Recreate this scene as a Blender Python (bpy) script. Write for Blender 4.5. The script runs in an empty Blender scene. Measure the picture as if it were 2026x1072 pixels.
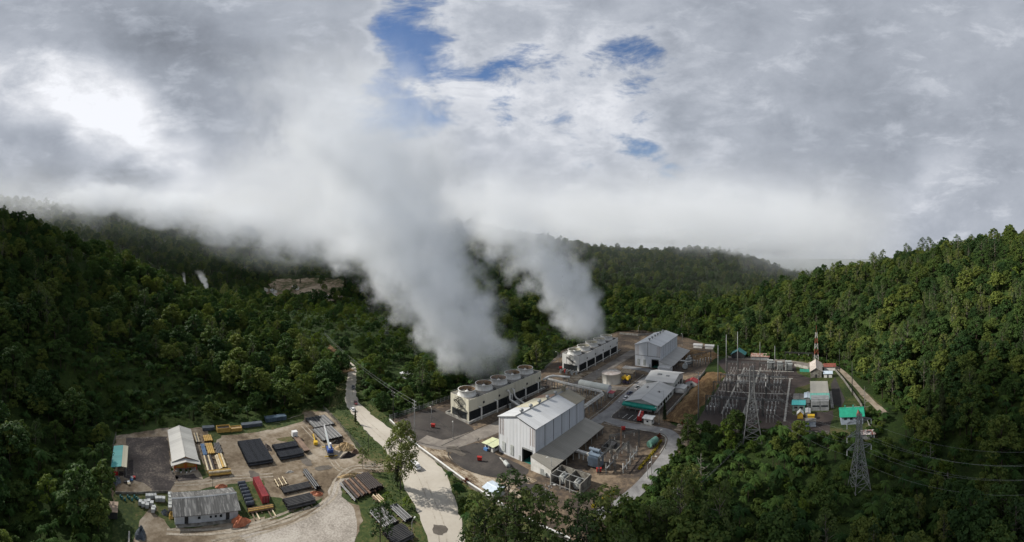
import bpy, bmesh, math, random
import numpy as np
from mathutils import Vector, Matrix, noise as mnoise

# ------------------------------------------------------------------ camera, sky, sun, exposure
# World frame: metres, X across the plant's long axis, Y along it, Z up; the drone hangs 90 m over the plant floor.
SC = bpy.context.scene
COL = SC.collection
CAM_H = 90.0
FPX, YH, XC = 840.0, 470.0, 1013.0            # cylinder radius / horizon row / centre column of the stitched panorama
TH = (1600.0 - XC) / FPX                      # heading of the plant's long axis against the optical axis

cam_d = bpy.data.cameras.new('camera')
cam_d.type = 'PANO'
cam_d.panorama_type = 'CENTRAL_CYLINDRICAL'
cam_d.central_cylindrical_range_u_min = -1013.0 / FPX
cam_d.central_cylindrical_range_u_max = 1013.0 / FPX
cam_d.central_cylindrical_range_v_min = -(1072.0 - YH) / FPX
cam_d.central_cylindrical_range_v_max = YH / FPX
cam_d.central_cylindrical_radius = 1.0
cam_d.clip_start = 0.5
cam_d.clip_end = 30000.0
cam = bpy.data.objects.new('camera', cam_d)
COL.objects.link(cam)
cam.location = (0, 0, CAM_H)
cam.rotation_euler = (math.radians(90), 0, TH)
SC.camera = cam

SUN_AZ = math.radians(-78) - TH               # clockwise from +Y
SUN_EL = math.radians(36)
sun_d = bpy.data.lights.new('sun', 'SUN')
sun_d.energy = 5.0
sun_d.angle = math.radians(0.9)
sun_d.color = (1.0, 0.95, 0.87)
sun = bpy.data.objects.new('sun', sun_d)
COL.objects.link(sun)
SUN_DIR = Vector((math.sin(SUN_AZ) * math.cos(SUN_EL), math.cos(SUN_AZ) * math.cos(SUN_EL), math.sin(SUN_EL)))
sun.rotation_euler = SUN_DIR.to_track_quat('Z', 'Y').to_euler()

SC.view_settings.view_transform = 'Standard'
SC.view_settings.look = 'None'
SC.view_settings.exposure = 0.2
SC.view_settings.gamma = 1.0
SC.view_settings.use_curve_mapping = False
SC.cycles.use_denoising = True
SC.cycles.max_bounces = 8
SC.cycles.diffuse_bounces = 2
SC.cycles.glossy_bounces = 2
SC.cycles.transmission_bounces = 4
SC.cycles.transparent_max_bounces = 4
SC.cycles.volume_bounces = 8
SC.cycles.volume_step_rate = 1.0
SC.cycles.volume_max_steps = 256
SC.cycles.sample_clamp_indirect = 4.0
SC.cycles.use_adaptive_sampling = True
SC.cycles.adaptive_threshold = 0.02


class NT:
    """small node-tree helper"""
    def __init__(self, tree):
        self.t = tree
        self.n = tree.nodes
        self.l = tree.links

    def new(self, typ, **kw):
        nd = self.n.new(typ)
        for k, v in kw.items():
            setattr(nd, k, v)
        return nd

    def put(self, sock, val):
        if val is None:
            return
        if isinstance(val, bpy.types.NodeSocket):
            self.l.new(val, sock)
        else:
            sock.default_value = val

    def math(self, op, a, b=None, c=None, clamp=False):
        nd = self.new('ShaderNodeMath', operation=op, use_clamp=clamp)
        self.put(nd.inputs[0], a)
        self.put(nd.inputs[1], b)
        if c is not None:
            self.put(nd.inputs[2], c)
        return nd.outputs[0]

    def vmath(self, op, a, b=None):
        nd = self.new('ShaderNodeVectorMath', operation=op)
        self.put(nd.inputs[0], a)
        if b is not None:
            self.put(nd.inputs[1], b)
        return nd.outputs[1] if op in ('LENGTH', 'DOT_PRODUCT', 'DISTANCE') else nd.outputs[0]

    def sep(self, v):
        nd = self.new('ShaderNodeSeparateXYZ')
        self.put(nd.inputs[0], v)
        return nd.outputs

    def comb(self, x, y, z):
        nd = self.new('ShaderNodeCombineXYZ')
        for i, v in enumerate((x, y, z)):
            self.put(nd.inputs[i], v)
        return nd.outputs[0]

    def noise(self, vec, scale, detail=3.0, rough=0.5, dist=0.0, dims='3D', lac=2.0):
        nd = self.new('ShaderNodeTexNoise', noise_dimensions=dims)
        self.put(nd.inputs['Vector'], vec)
        nd.inputs['Scale'].default_value = scale
        nd.inputs['Detail'].default_value = detail
        nd.inputs['Roughness'].default_value = rough
        nd.inputs['Lacunarity'].default_value = lac
        nd.inputs['Distortion'].default_value = dist
        return nd.outputs[0]

    def sstep(self, v, lo, hi, a=0.0, b=1.0):
        nd = self.new('ShaderNodeMapRange', interpolation_type='SMOOTHSTEP')
        self.put(nd.inputs[0], v)
        for i, x in enumerate((lo, hi, a, b)):
            self.put(nd.inputs[i + 1], x)
        return nd.outputs[0]

    def lin(self, v, lo, hi, a=0.0, b=1.0, clamp=True):
        nd = self.new('ShaderNodeMapRange', clamp=clamp)
        self.put(nd.inputs[0], v)
        for i, x in enumerate((lo, hi, a, b)):
            self.put(nd.inputs[i + 1], x)
        return nd.outputs[0]

    def mix(self, f, a, b, mode='MIX'):
        nd = self.new('ShaderNodeMix', data_type='RGBA', blend_type=mode)
        self.put(nd.inputs[0], f)
        for s, v in ((nd.inputs[6], a), (nd.inputs[7], b)):
            if isinstance(v, (tuple, list)) and len(v) == 3:
                v = (*v, 1.0)
            self.put(s, v)
        return nd.outputs[2]

    def ramp(self, v, stops):
        nd = self.new('ShaderNodeValToRGB')
        self.put(nd.inputs[0], v)
        el = nd.color_ramp.elements
        while len(el) < len(stops):
            el.new(0.5)
        for e, (p, c) in zip(el, stops):
            e.position = p
            e.color = (*c, 1.0) if len(c) == 3 else c
        return nd.outputs[0]


# sky: Nishita blue behind a broken, mostly closed deck of cloud
world = bpy.data.worlds.new('World')
SC.world = world
world.use_nodes = True
w = NT(world.node_tree)
w.n.clear()
bg = w.new('ShaderNodeBackground')
out = w.new('ShaderNodeOutputWorld')
w.l.new(bg.outputs[0], out.inputs[0])
sky = w.new('ShaderNodeTexSky', sky_type='NISHITA')
sky.sun_disc = False
sky.sun_elevation = SUN_EL
sky.sun_rotation = SUN_AZ
sky.altitude = 900
sky.air_density = 1.3
sky.dust_density = 0.6
tc = w.new('ShaderNodeTexCoord').outputs['Generated']
sx, sy, sz = w.sep(tc)
hyp = w.math('SQRT', w.math('ADD', w.math('MULTIPLY', sx, sx), w.math('MULTIPLY', sy, sy)))
# azimuth against the panorama's centre and tangent of elevation
cth, sth = math.cos(TH), math.sin(TH)
fwd = w.math('ADD', w.math('MULTIPLY', sx, -sth), w.math('MULTIPLY', sy, cth))
rgt = w.math('ADD', w.math('MULTIPLY', sx, cth), w.math('MULTIPLY', sy, sth))
azi = w.math('ARCTAN2', rgt, fwd)
ele = w.math('DIVIDE', sz, w.math('MAXIMUM', hyp, 0.05))
av = w.comb(azi, ele, 0.0)
warp_a = w.noise(av, 2.6, 2.5, 0.5)
warp_b = w.noise(w.vmath('ADD', av, (7.3, 2.1, 4.4)), 2.6, 2.5, 0.5)
azw = w.math('ADD', azi, w.math('MULTIPLY', w.math('SUBTRACT', warp_a, 0.5), 0.42))
elw = w.math('ADD', ele, w.math('MULTIPLY', w.math('SUBTRACT', warp_b, 0.5), 0.34))


def blob(px, py, rx, ry, tilt=0.0, warp=True):
    """1 at a direction of the sky, falling to 0 over an ellipse (sizes in picture pixels)"""
    a0, e0 = (px - XC) / FPX, (YH - py) / FPX
    da = w.math('SUBTRACT', azw if warp else azi, a0)
    de = w.math('SUBTRACT', elw if warp else ele, e0)
    c, s = math.cos(tilt), math.sin(tilt)
    p = w.math('ADD', w.math('MULTIPLY', da, c * FPX / rx), w.math('MULTIPLY', de, s * FPX / rx))
    q = w.math('ADD', w.math('MULTIPLY', da, -s * FPX / ry), w.math('MULTIPLY', de, c * FPX / ry))
    r = w.math('SQRT', w.math('ADD', w.math('MULTIPLY', p, p), w.math('MULTIPLY', q, q)))
    return w.sstep(r, 1.0, 0.0)


def total(*vals):
    t = vals[0]
    for v in vals[1:]:
        t = w.math('ADD', t, v)
    return t


fine = w.noise(w.comb(azi, w.math('MULTIPLY', ele, 1.45), 0.3), 3.4, 9, 0.60, 0.25)
curl = w.noise(w.comb(azi, w.math('MULTIPLY', ele, 1.5), 9.0), 10.0, 7, 0.64, 0.2)
broad = w.noise(w.comb(azi, w.math('MULTIPLY', ele, 1.7), 1.7), 1.7, 4, 0.5)
wisps = w.noise(w.comb(w.math('MULTIPLY', azi, 0.85), w.math('MULTIPLY', ele, 1.9), 5.0), 7.0, 9, 0.64, 0.3)
holes = total(w.math('MULTIPLY', blob(800, 80, 140, 260), 1.2),
              w.math('MULTIPLY', blob(1000, 150, 230, 85, -0.3), 0.85),
              w.math('MULTIPLY', blob(1268, 130, 190, 110), 0.95),
              w.math('MULTIPLY', blob(1260, 285, 300, 120, 0.2), 0.66),
              w.math('MULTIPLY', blob(865, 210, 200, 90), 0.5))
openv = w.math('ADD', holes, w.math('MULTIPLY', w.math('SUBTRACT', 0.5, wisps), 3.6))
gap = w.math('MULTIPLY', w.math('MULTIPLY', w.sstep(openv, 0.52, 1.3), w.sstep(holes, 0.02, 0.35)), 0.95)
rim = w.math('MULTIPLY', w.sstep(openv, 0.0, 0.5), w.sstep(openv, 0.95, 0.5))
glow = total(w.math('MULTIPLY', blob(215, 245, 470, 130, -0.62), 1.0),
             w.math('MULTIPLY', blob(120, 170, 220, 120, -0.5), 0.4),
             w.math('MULTIPLY', blob(1080, 190, 620, 320), 0.30), w.math('MULTIPLY', rim, 0.22),
             w.math('MULTIPLY', blob(560, 420, 420, 90, -0.25), 0.15),
             w.math('MULTIPLY', blob(1780, 400, 260, 110, 0.5), 0.22))
glow = w.math('MULTIPLY', glow, w.lin(w.math('ADD', w.math('MULTIPLY', fine, 0.7), w.math('MULTIPLY', curl, 0.3)), 0.36, 0.64, 0.35, 1.45))
dark = total(w.math('MULTIPLY', blob(330, 90, 360, 150), 0.13), w.math('MULTIPLY', blob(40, 380, 260, 90), 0.16), w.math('MULTIPLY', blob(300, 370, 130, 60), 0.22),
             w.math('MULTIPLY', blob(1700, 330, 420, 260), 0.05))
lum = total(0.40, w.math('MULTIPLY', w.math('SUBTRACT', fine, 0.5), 0.36), w.math('MULTIPLY', w.math('SUBTRACT', curl, 0.5), 0.15), w.math('MULTIPLY', w.math('SUBTRACT', broad, 0.5), 0.12),
            w.math('MULTIPLY', glow, 0.40), w.math('MULTIPLY', dark, -1.0))
lum = w.math('MINIMUM', lum, 0.86)
lum = w.math('MULTIPLY', w.math('MAXIMUM', lum, 0.06), w.lin(ele, 0.0, 1.2, 1.0, 0.9))
tint = w.mix(w.sstep(lum, 0.2, 0.8), (0.865, 0.955, 1.12), (0.965, 0.985, 1.04))
cloud_c = w.vmath('MULTIPLY', tint, w.comb(lum, lum, lum))
nsky = w.vmath('MULTIPLY', sky.outputs[0], (0.045, 0.058, 0.080))
w.l.new(w.mix(gap, cloud_c, nsky), bg.inputs[0])
bg.inputs[1].default_value = 1.0


# ------------------------------------------------------------------ helpers
RNG = np.random.default_rng(7)
random.seed(11)


def at(px, py, z=0.0):
    """point of the place seen at a picture position, at height z"""
    ph = (px - XC) / FPX - TH
    d = (CAM_H - z) * FPX / (py - YH)
    return (d * math.sin(ph), d * math.cos(ph))


def polar(px, d):
    ph = (px - XC) / FPX - TH
    return (d * math.sin(ph), d * math.cos(ph))


def poly(pts, z=0.0):
    return [at(x, y, z) for x, y in pts]


MATS = {}


def mat(name, color, rough=0.75, metal=0.0, var=0.0, vscale=0.5, col2=None, spec=0.3, bump=0.0, bscale=4.0, detail=5.0,
        stretch=(1, 1, 1), lo=0.35, hi=0.65, rnd=0.0, emit=None):
    """procedural surface: two colours mixed by noise in object space, optional relief and per-object shade"""
    if name in MATS:
        return MATS[name]
    m = bpy.data.materials.new(name)
    m.use_nodes = True
    t = NT(m.node_tree)
    bs = t.n['Principled BSDF']
    bs.inputs['Roughness'].default_value = rough
    bs.inputs['Metallic'].default_value = metal
    bs.inputs['Specular IOR Level'].default_value = spec
    c = (*color, 1.0)
    if col2 is None and var:
        col2 = tuple(max(0.0, x * (1 - var)) for x in color)
    vec = None
    if col2 is not None or bump:
        vec = t.new('ShaderNodeTexCoord').outputs['Object']
        vec = t.vmath('MULTIPLY', vec, stretch)
    if col2 is not None:
        n = t.noise(vec, vscale, detail, 0.62)
        f = t.sstep(n, lo, hi)
        csock = t.mix(f, c, (*col2, 1.0))
    else:
        csock = None
    if rnd:
        oi = t.new('ShaderNodeObjectInfo').outputs['Random']
        k = t.lin(oi, 0, 1, 1 - rnd, 1 + rnd)
        csock = t.vmath('MULTIPLY', csock if csock is not None else c[:3], t.comb(k, k, k))
    if csock is not None:
        t.l.new(csock, bs.inputs['Base Color'])
    else:
        bs.inputs['Base Color'].default_value = c
    if bump:
        b = t.new('ShaderNodeBump')
        b.inputs['Strength'].default_value = bump
        b.inputs['Distance'].default_value = 0.15
        t.l.new(t.noise(vec, bscale, 5, 0.6), b.inputs['Height'])
        t.l.new(b.outputs[0], bs.inputs['Normal'])
    if emit:
        bs.inputs['Emission Color'].default_value = (*emit, 1)
        bs.inputs['Emission Strength'].default_value = 1.0
    MATS[name] = m
    return m


class MB:
    """collects simple shapes; build() links them as one mesh object"""
    def __init__(self):
        self.v = []
        self.f = []

    def add(self, vs, fs):
        o = len(self.v)
        self.v.extend(vs)
        self.f.extend([tuple(i + o for i in f) for f in fs])
        return self

    def box(self, x0, x1, y0, y1, z0, z1):
        vs = [(x0, y0, z0), (x1, y0, z0), (x1, y1, z0), (x0, y1, z0), (x0, y0, z1), (x1, y0, z1), (x1, y1, z1), (x0, y1, z1)]
        return self.add(vs, [(3, 2, 1, 0), (4, 5, 6, 7), (0, 1, 5, 4), (1, 2, 6, 5), (2, 3, 7, 6), (3, 0, 4, 7)])

    def hexa(self, bot, top):
        """box from four bottom and four top points, both counter-clockwise seen from above"""
        return self.add(list(bot) + list(top), [(3, 2, 1, 0), (4, 5, 6, 7), (0, 1, 5, 4), (1, 2, 6, 5), (2, 3, 7, 6), (3, 0, 4, 7)])

    def bar(self, p, q, w, h=None):
        """rectangular bar between two points"""
        h = h or w
        p, q = Vector(p), Vector(q)
        d = (q - p).normalized()
        s = d.cross(Vector((0, 0, 1)))
        if s.length < 1e-4:
            s = Vector((1, 0, 0))
        s.normalize()
        u = s.cross(d).normalized()
        s *= w / 2
        u *= h / 2
        vs = [tuple(p + a) for a in (-s - u, s - u, s + u, -s + u)] + [tuple(q + a) for a in (-s - u, s - u, s + u, -s + u)]
        return self.add(vs, [(0, 3, 2, 1), (4, 5, 6, 7), (0, 1, 5, 4), (1, 2, 6, 5), (2, 3, 7, 6), (3, 0, 4, 7)])

    def tube(self, pts, r, n=8, r2=None, caps=True):
        """round tube along a path; r2 = radius at the far end"""
        pts = [Vector(p) for p in pts]
        m = len(pts)
        rings = []
        for i, p in enumerate(pts):
            d = (pts[min(i + 1, m - 1)] - pts[max(i - 1, 0)]).normalized()
            s = d.cross(Vector((0, 0, 1)))
            if s.length < 1e-3:
                s = d.cross(Vector((0, 1, 0)))
            s.normalize()
            u = s.cross(d).normalized()
            rr = r if r2 is None else r + (r2 - r) * i / max(1, m - 1)
            rings.append([tuple(p + s * (math.cos(2 * math.pi * k / n) * rr) + u * (math.sin(2 * math.pi * k / n) * rr)) for k in range(n)])
        vs = [v for rg in rings for v in rg]
        fs = []
        for i in range(m - 1):
            for k in range(n):
                a, b = i * n + k, i * n + (k + 1) % n
                fs.append((a, b, b + n, a + n))
        if caps:
            fs.append(tuple(range(n - 1, -1, -1)))
            fs.append(tuple((m - 1) * n + k for k in range(n)))
        return self.add(vs, fs)

    def lathe(self, prof, n=24, cx=0.0, cy=0.0, close=False):
        """surface of revolution round a vertical axis; prof = [(radius, z)]"""
        vs, fs = [], []
        for r, z in prof:
            vs += [(cx + r * math.cos(2 * math.pi * k / n), cy + r * math.sin(2 * math.pi * k / n), z) for k in range(n)]
        for i in range(len(prof) - 1):
            for k in range(n):
                a, b = i * n + k, i * n + (k + 1) % n
                fs.append((a, b, b + n, a + n))
        if close:
            fs.append(tuple(range(n - 1, -1, -1)))
            fs.append(tuple((len(prof) - 1) * n + k for k in range(n)))
        return self.add(vs, fs)

    def prism(self, prof, axis, a0, a1):
        """profile of (u, z) points run along axis 'x' or 'y' from a0 to a1"""
        n = len(prof)
        if axis == 'y':
            vs = [(u, a0, z) for u, z in prof] + [(u, a1, z) for u, z in prof]
        else:
            vs = [(a0, u, z) for u, z in prof] + [(a1, u, z) for u, z in prof]
        fs = [(i, (i + 1) % n, (i + 1) % n + n, i + n) for i in range(n)]
        fs += [tuple(range(n - 1, -1, -1)), tuple(range(n, 2 * n))]
        return self.add(vs, fs)

    def mesh(self, name, material=None, smooth=False):
        me = bpy.data.meshes.new(name)
        me.from_pydata(self.v, [], self.f)
        if material is not None:
            for m in (material if isinstance(material, (list, tuple)) else [material]):
                me.materials.append(m)
        bm = bmesh.new()
        bm.from_mesh(me)
        bmesh.ops.recalc_face_normals(bm, faces=bm.faces)
        bm.to_mesh(me)
        bm.free()
        if smooth:
            me.polygons.foreach_set('use_smooth', [True] * len(me.polygons))
        me.update()
        return me

    def build(self, name, material, parent=None, loc=None, rotz=0.0, smooth=False):
        return link(name, self.mesh(name, material, smooth), parent, loc, rotz)


def link(name, me, parent=None, loc=None, rotz=0.0):
    o = bpy.data.objects.new(name, me)
    COL.objects.link(o)
    if loc is not None:
        o.location = loc
    if rotz:
        o.rotation_euler = (0, 0, rotz)
    if parent is not None:
        o.parent = parent
    return o


def tag(o, label=None, cat=None, group=None, kind=None):
    if label:
        o['label'] = label
    if cat:
        o['category'] = cat
    if group:
        o['group'] = group
    if kind:
        o['kind'] = kind
    return o


def thing(name, label, cat, loc=(0, 0, 0), rotz=0.0, group=None):
    o = bpy.data.objects.new(name, None)
    COL.objects.link(o)
    o.location = loc
    o.rotation_euler = (0, 0, rotz)
    o.empty_display_size = 0.5
    return tag(o, label, cat, group)


def copy_tree(root, loc, rotz=0.0, label=None, group=None, scale=None):
    r = root.copy()
    COL.objects.link(r)
    r.location = loc
    r.rotation_euler = (0, 0, rotz)
    if scale is not None:
        r.scale = scale if isinstance(scale, (tuple, list)) else (scale,) * 3
    tag(r, label, None, group)

    def rec(src, dst):
        for ch in list(src.children):
            c = ch.copy()
            COL.objects.link(c)
            c.parent = dst
            rec(ch, c)
    rec(root, r)
    return r


def ragged(pts, amp, step=2.2):
    out_ = []
    n = len(pts)
    for i in range(n):
        a, b = np.array(pts[i], float), np.array(pts[(i + 1) % n], float)
        L_ = np.linalg.norm(b - a)
        k = max(1, int(L_ / step))
        nrm = np.array([-(b - a)[1], (b - a)[0]]) / max(L_, 1e-6)
        for j in range(k):
            f = j / k
            p = a + (b - a) * f + nrm * amp * (mnoise.noise((float(a[0] + (b - a)[0] * f) * .31, float(a[1] + (b - a)[1] * f) * .31, amp)) * 1.4 + random.uniform(-.25, .25))
            out_.append((float(p[0]), float(p[1])))
    return out_


def sheet(name, pts, z, material, label=None, cat=None, kind='structure', thick=0.0, parent=None, rag=0.0):
    if rag:
        pts = ragged(pts, rag)
    """flat polygon laid on the ground (thick > 0: a slab standing that much lower at its rim)"""
    bm = bmesh.new()
    vs = [bm.verts.new((x, y, z)) for x, y in pts]
    f = bm.faces.new(vs)
    bmesh.ops.recalc_face_normals(bm, faces=[f])
    f.normal_update()
    if f.normal.z < 0:
        bmesh.ops.reverse_faces(bm, faces=[f])
    if thick:
        r = bmesh.ops.extrude_face_region(bm, geom=[f])
        for g in r['geom']:
            if isinstance(g, bmesh.types.BMVert):
                g.co.z = z
        for v in vs:
            v.co.z = z - thick
        bmesh.ops.recalc_face_normals(bm, faces=bm.faces)
    bmesh.ops.triangulate(bm, faces=bm.faces)
    me = bpy.data.meshes.new(name)
    bm.to_mesh(me)
    bm.free()
    me.materials.append(material)
    o = link(name, me, parent)
    return tag(o, label, cat, None, kind)


def smooth_line(pts, n=6):
    """Catmull-Rom through 2-D points"""
    out_ = []
    P = [pts[0]] + list(pts) + [pts[-1]]
    for i in range(1, len(P) - 2):
        p0, p1, p2, p3 = (np.array(P[j], float) for j in (i - 1, i, i + 1, i + 2))
        for k in range(n):
            t = k / n
            out_.append(tuple(0.5 * ((2 * p1) + (-p0 + p2) * t + (2 * p0 - 5 * p1 + 4 * p2 - p3) * t * t + (-p0 + 3 * p1 - 3 * p2 + p3) * t ** 3)))
    out_.append(tuple(pts[-1]))
    return out_


def inside(P, pg):
    """which of the points lie in the polygon"""
    x, y = P[:, 0], P[:, 1]
    r = np.zeros(len(P), bool)
    n = len(pg)
    for i in range(n):
        (x1, y1), (x2, y2) = pg[i], pg[(i + 1) % n]
        if y1 == y2:
            continue
        c = ((y1 > y) != (y2 > y)) & (x < (x2 - x1) * (y - y1) / (y2 - y1) + x1)
        r ^= c
    return r


def dist_poly(P, pg):
    """distance to a polygon, 0 inside"""
    d = np.full(len(P), 1e9)
    n = len(pg)
    for i in range(n):
        a, b = np.array(pg[i]), np.array(pg[(i + 1) % n])
        ab = b - a
        t = np.clip(((P - a) @ ab) / (ab @ ab), 0, 1)
        d = np.minimum(d, np.linalg.norm(P - (a + t[:, None] * ab), axis=1))
    d[inside(P, pg)] = 0
    return d


# ------------------------------------------------------------------ terrain
FLAT = poly([(190, 1350), (205, 855), (330, 838), (600, 805), (655, 800), (672, 760), (676, 722), (712, 724), (716, 790), (760, 815),
             (890, 775), (1080, 725), (1110, 690), (1225, 648), (1400, 668), (1480, 686), (1660, 712), (1765, 812), (1735, 880),
             (1560, 868), (1400, 868), (1350, 880), (1310, 970), (1140, 1350)])
CLEAR = [polar(a, d) for a, d in ((518, 585), (560, 572), (645, 568), (682, 592), (682, 680), (610, 712), (548, 705), (522, 650))]   # far works in the valley
CTRL = [  # picture column, distance, ground height
    (-300, 420, 120), (-100, 420, 112), (0, 420, 104), (75, 425, 88), (150, 430, 74), (230, 430, 58), (300, 430, 41), (380, 430, 24),
    (440, 430, 12), (560, 430, 1),
    (-150, 250, 45), (0, 250, 36), (110, 260, 34), (230, 300, 22), (330, 300, 18), (420, 290, 12), (500, 280, 6), (600, 300, 2),
    (-150, 150, 8), (0, 150, 4), (150, 150, 1), (0, 330, 70), (120, 340, 60), (240, 365, 42), (0, 100, -4), (-200, 60, -10), (150, 90, -5),
    (0, 640, 70), (150, 640, 48), (260, 640, 25), (360, 640, 8), (430, 640, 1), (520, 570, 6), (600, 560, 3), (680, 570, 4), (500, 720, 28), (600, 730, 26), (690, 720, 26), (600, 840, 34),
    (0, 1300, 200), (120, 1300, 170), (300, 1300, 150), (500, 1300, 135), (700, 1300, 130), (900, 1250, 118),
    (0, 900, 120), (200, 900, 92), (330, 900, 62), (480, 900, 32), (620, 980, 30), (800, 900, 36),
    (720, 430, 2), (850, 430, 4), (1000, 430, 5), (800, 620, 10), (960, 640, 20), (970, 950, 80), (1080, 900, 72), (900, 330, 0),
    (1180, 560, 10), (1280, 560, 2), (1400, 540, -8), (1180, 750, 12), (1300, 750, -4), (1400, 750, -20), (1500, 780, -20), (1600, 800, -20), (1200, 980, 50), (1320, 980, 42), (1430, 980, 38), (1540, 980, -4), (1600, 1000, -25),
    (1200, 1400, 5), (1430, 1400, -20), (1600, 1400, -50), (1700, 1600, -60), (1250, 400, 1),
    (1440, 500, 8), (1520, 480, 25), (1600, 470, 38), (1720, 440, 49), (1850, 420, 68), (2026, 400, 84), (2200, 400, 96),
    (1500, 380, 3), (1600, 330, 5), (1720, 330, 20), (1850, 300, 30), (2026, 280, 36), (2200, 280, 40),
    (1780, 225, 4), (1900, 210, 8), (2026, 200, 12), (1720, 620, 12), (2026, 620, 50), (1560, 620, -10), (1850, 620, 30),
    (1850, 150, -3), (2026, 140, 0), (1700, 150, -5), (1560, 150, -5), (1450, 140, -5), (1400, 100, -9), (1700, 100, -9), (2026, 90, -6),
    (1000, 60, -10), (700, 60, -10), (2300, 60, -6), (-200, 1500, 180), (2300, 1300, -40), (1900, 1300, -70), (1900, 900, -20), (1000, 2200, 0), (1000, 4200, -150),
    (100, 2500, 160), (1700, 2500, -140), (2000, 2200, -140), (300, 4500, 0), (2000, 4500, -260), (1500, 6500, -300), (2100, 8000, -350), (1000, 8500, -300),
]
CP = np.array([polar(a, d) for a, d, z in CTRL])
CZ = np.array([z for a, d, z in CTRL], float)


def _phi(r):
    return np.sqrt(r * r + 60.0 ** 2)


_A = _phi(np.linalg.norm(CP[:, None] - CP[None], axis=2)) + np.eye(len(CP)) * -2.0
_n = len(CP)
_M = np.zeros((_n + 1, _n + 1))
_M[:_n, :_n] = _A
_M[_n, :_n] = _M[:_n, _n] = 1
_W = np.linalg.solve(_M, np.append(CZ, 0))


def smooth01(x):
    x = np.clip(x, 0, 1)
    return x * x * (3 - 2 * x)


_OCT = [(RNG.uniform(-1, 1, 2) * s, RNG.uniform(0, 6.28), a) for s, a in ((0.012, 4), (0.02, 3), (0.03, 2.2), (0.05, 1.2), (0.09, 0.6), (0.07, 0.8), (0.015, 4), (0.024, 3)) for _ in (0, 1)]


def ground_z(P):
    P = np.atleast_2d(np.asarray(P, float))
    z = np.empty(len(P))
    for i in range(0, len(P), 20000):
        Q = P[i:i + 20000]
        r = np.linalg.norm(Q[:, None] - CP[None], axis=2)
        z[i:i + 20000] = _phi(r) @ _W[:_n] + _W[_n]
    dn = np.linalg.norm(P, axis=1)
    b = np.zeros(len(P))
    for k, ph, a in _OCT:
        b += a * np.sin(P @ k + ph)
    z = z + b * np.clip(dn / 1100.0, 0.12, 0.6)
    m = smooth01((dist_poly(P, FLAT) - 4) / 45.0)
    return z * m


def gz(x, y):
    return float(ground_z([(x, y)])[0])


NR, NA = 250, 340
radii = np.concatenate([[4], np.geomspace(25, 9000, NR - 1)])
azs = np.linspace(math.radians(-112), math.radians(112), NA) - TH
RR, AA = np.meshgrid(radii, azs, indexing='ij')
TP = np.stack([(RR * np.sin(AA)).ravel(), (RR * np.cos(AA)).ravel()], 1)
TZ = ground_z(TP)
tv = np.column_stack([TP, TZ])
ii, jj = np.meshgrid(np.arange(NR - 1), np.arange(NA - 1), indexing='ij')
q0 = (ii * NA + jj).ravel()
tf = np.stack([q0, q0 + NA, q0 + NA + 1, q0 + 1], 1)


def np_mesh(name, v, f, material, smooth=True):
    me = bpy.data.meshes.new(name)
    me.vertices.add(len(v))
    me.vertices.foreach_set('co', np.ascontiguousarray(v, dtype=np.float32).ravel())
    k = f.shape[1]
    me.loops.add(f.size)
    me.loops.foreach_set('vertex_index', f.astype(np.int32).ravel())
    me.polygons.add(len(f))
    me.polygons.foreach_set('loop_start', np.arange(0, f.size, k, dtype=np.int32))
    me.polygons.foreach_set('loop_total', np.full(len(f), k, np.int32))
    me.update(calc_edges=True)
    if smooth:
        me.polygons.foreach_set('use_smooth', [True] * len(f))
    for m in (material if isinstance(material, (list, tuple)) else [material]):
        me.materials.append(m)
    return me


def ground_mat():
    m = bpy.data.materials.new('forest_ground')
    m.use_nodes = True
    t = NT(m.node_tree)
    bs = t.n['Principled BSDF']
    bs.inputs['Roughness'].default_value = 0.95
    bs.inputs['Specular IOR Level'].default_value = 0.1
    v = t.new('ShaderNodeTexCoord').outputs['Object']
    a = t.noise(v, 0.03, 6, 0.6)
    b = t.noise(v, 0.6, 6, 0.7)
    c = t.ramp(a, [(0.3, (0.018, 0.030, 0.010)), (0.5, (0.036, 0.062, 0.016)), (0.7, (0.062, 0.088, 0.020))])
    c = t.mix(t.sstep(b, 0.35, 0.7), c, (0.020, 0.032, 0.010))
    soil = t.sstep(t.noise(v, 0.11, 4, 0.6), 0.66, 0.74)
    c = t.mix(soil, c, (0.07, 0.055, 0.03))
    t.l.new(c, bs.inputs['Base Color'])
    bp = t.new('ShaderNodeBump')
    bp.inputs['Strength'].default_value = 0.8
    bp.inputs['Distance'].default_value = 0.5
    t.l.new(t.noise(v, 1.3, 6, 0.7), bp.inputs['Height'])
    t.l.new(bp.outputs[0], bs.inputs['Normal'])
    return m


M_GROUND = ground_mat()
tag(link('terrain', np_mesh('terrain', tv, tf, M_GROUND)), None, None, None, 'structure')


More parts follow.
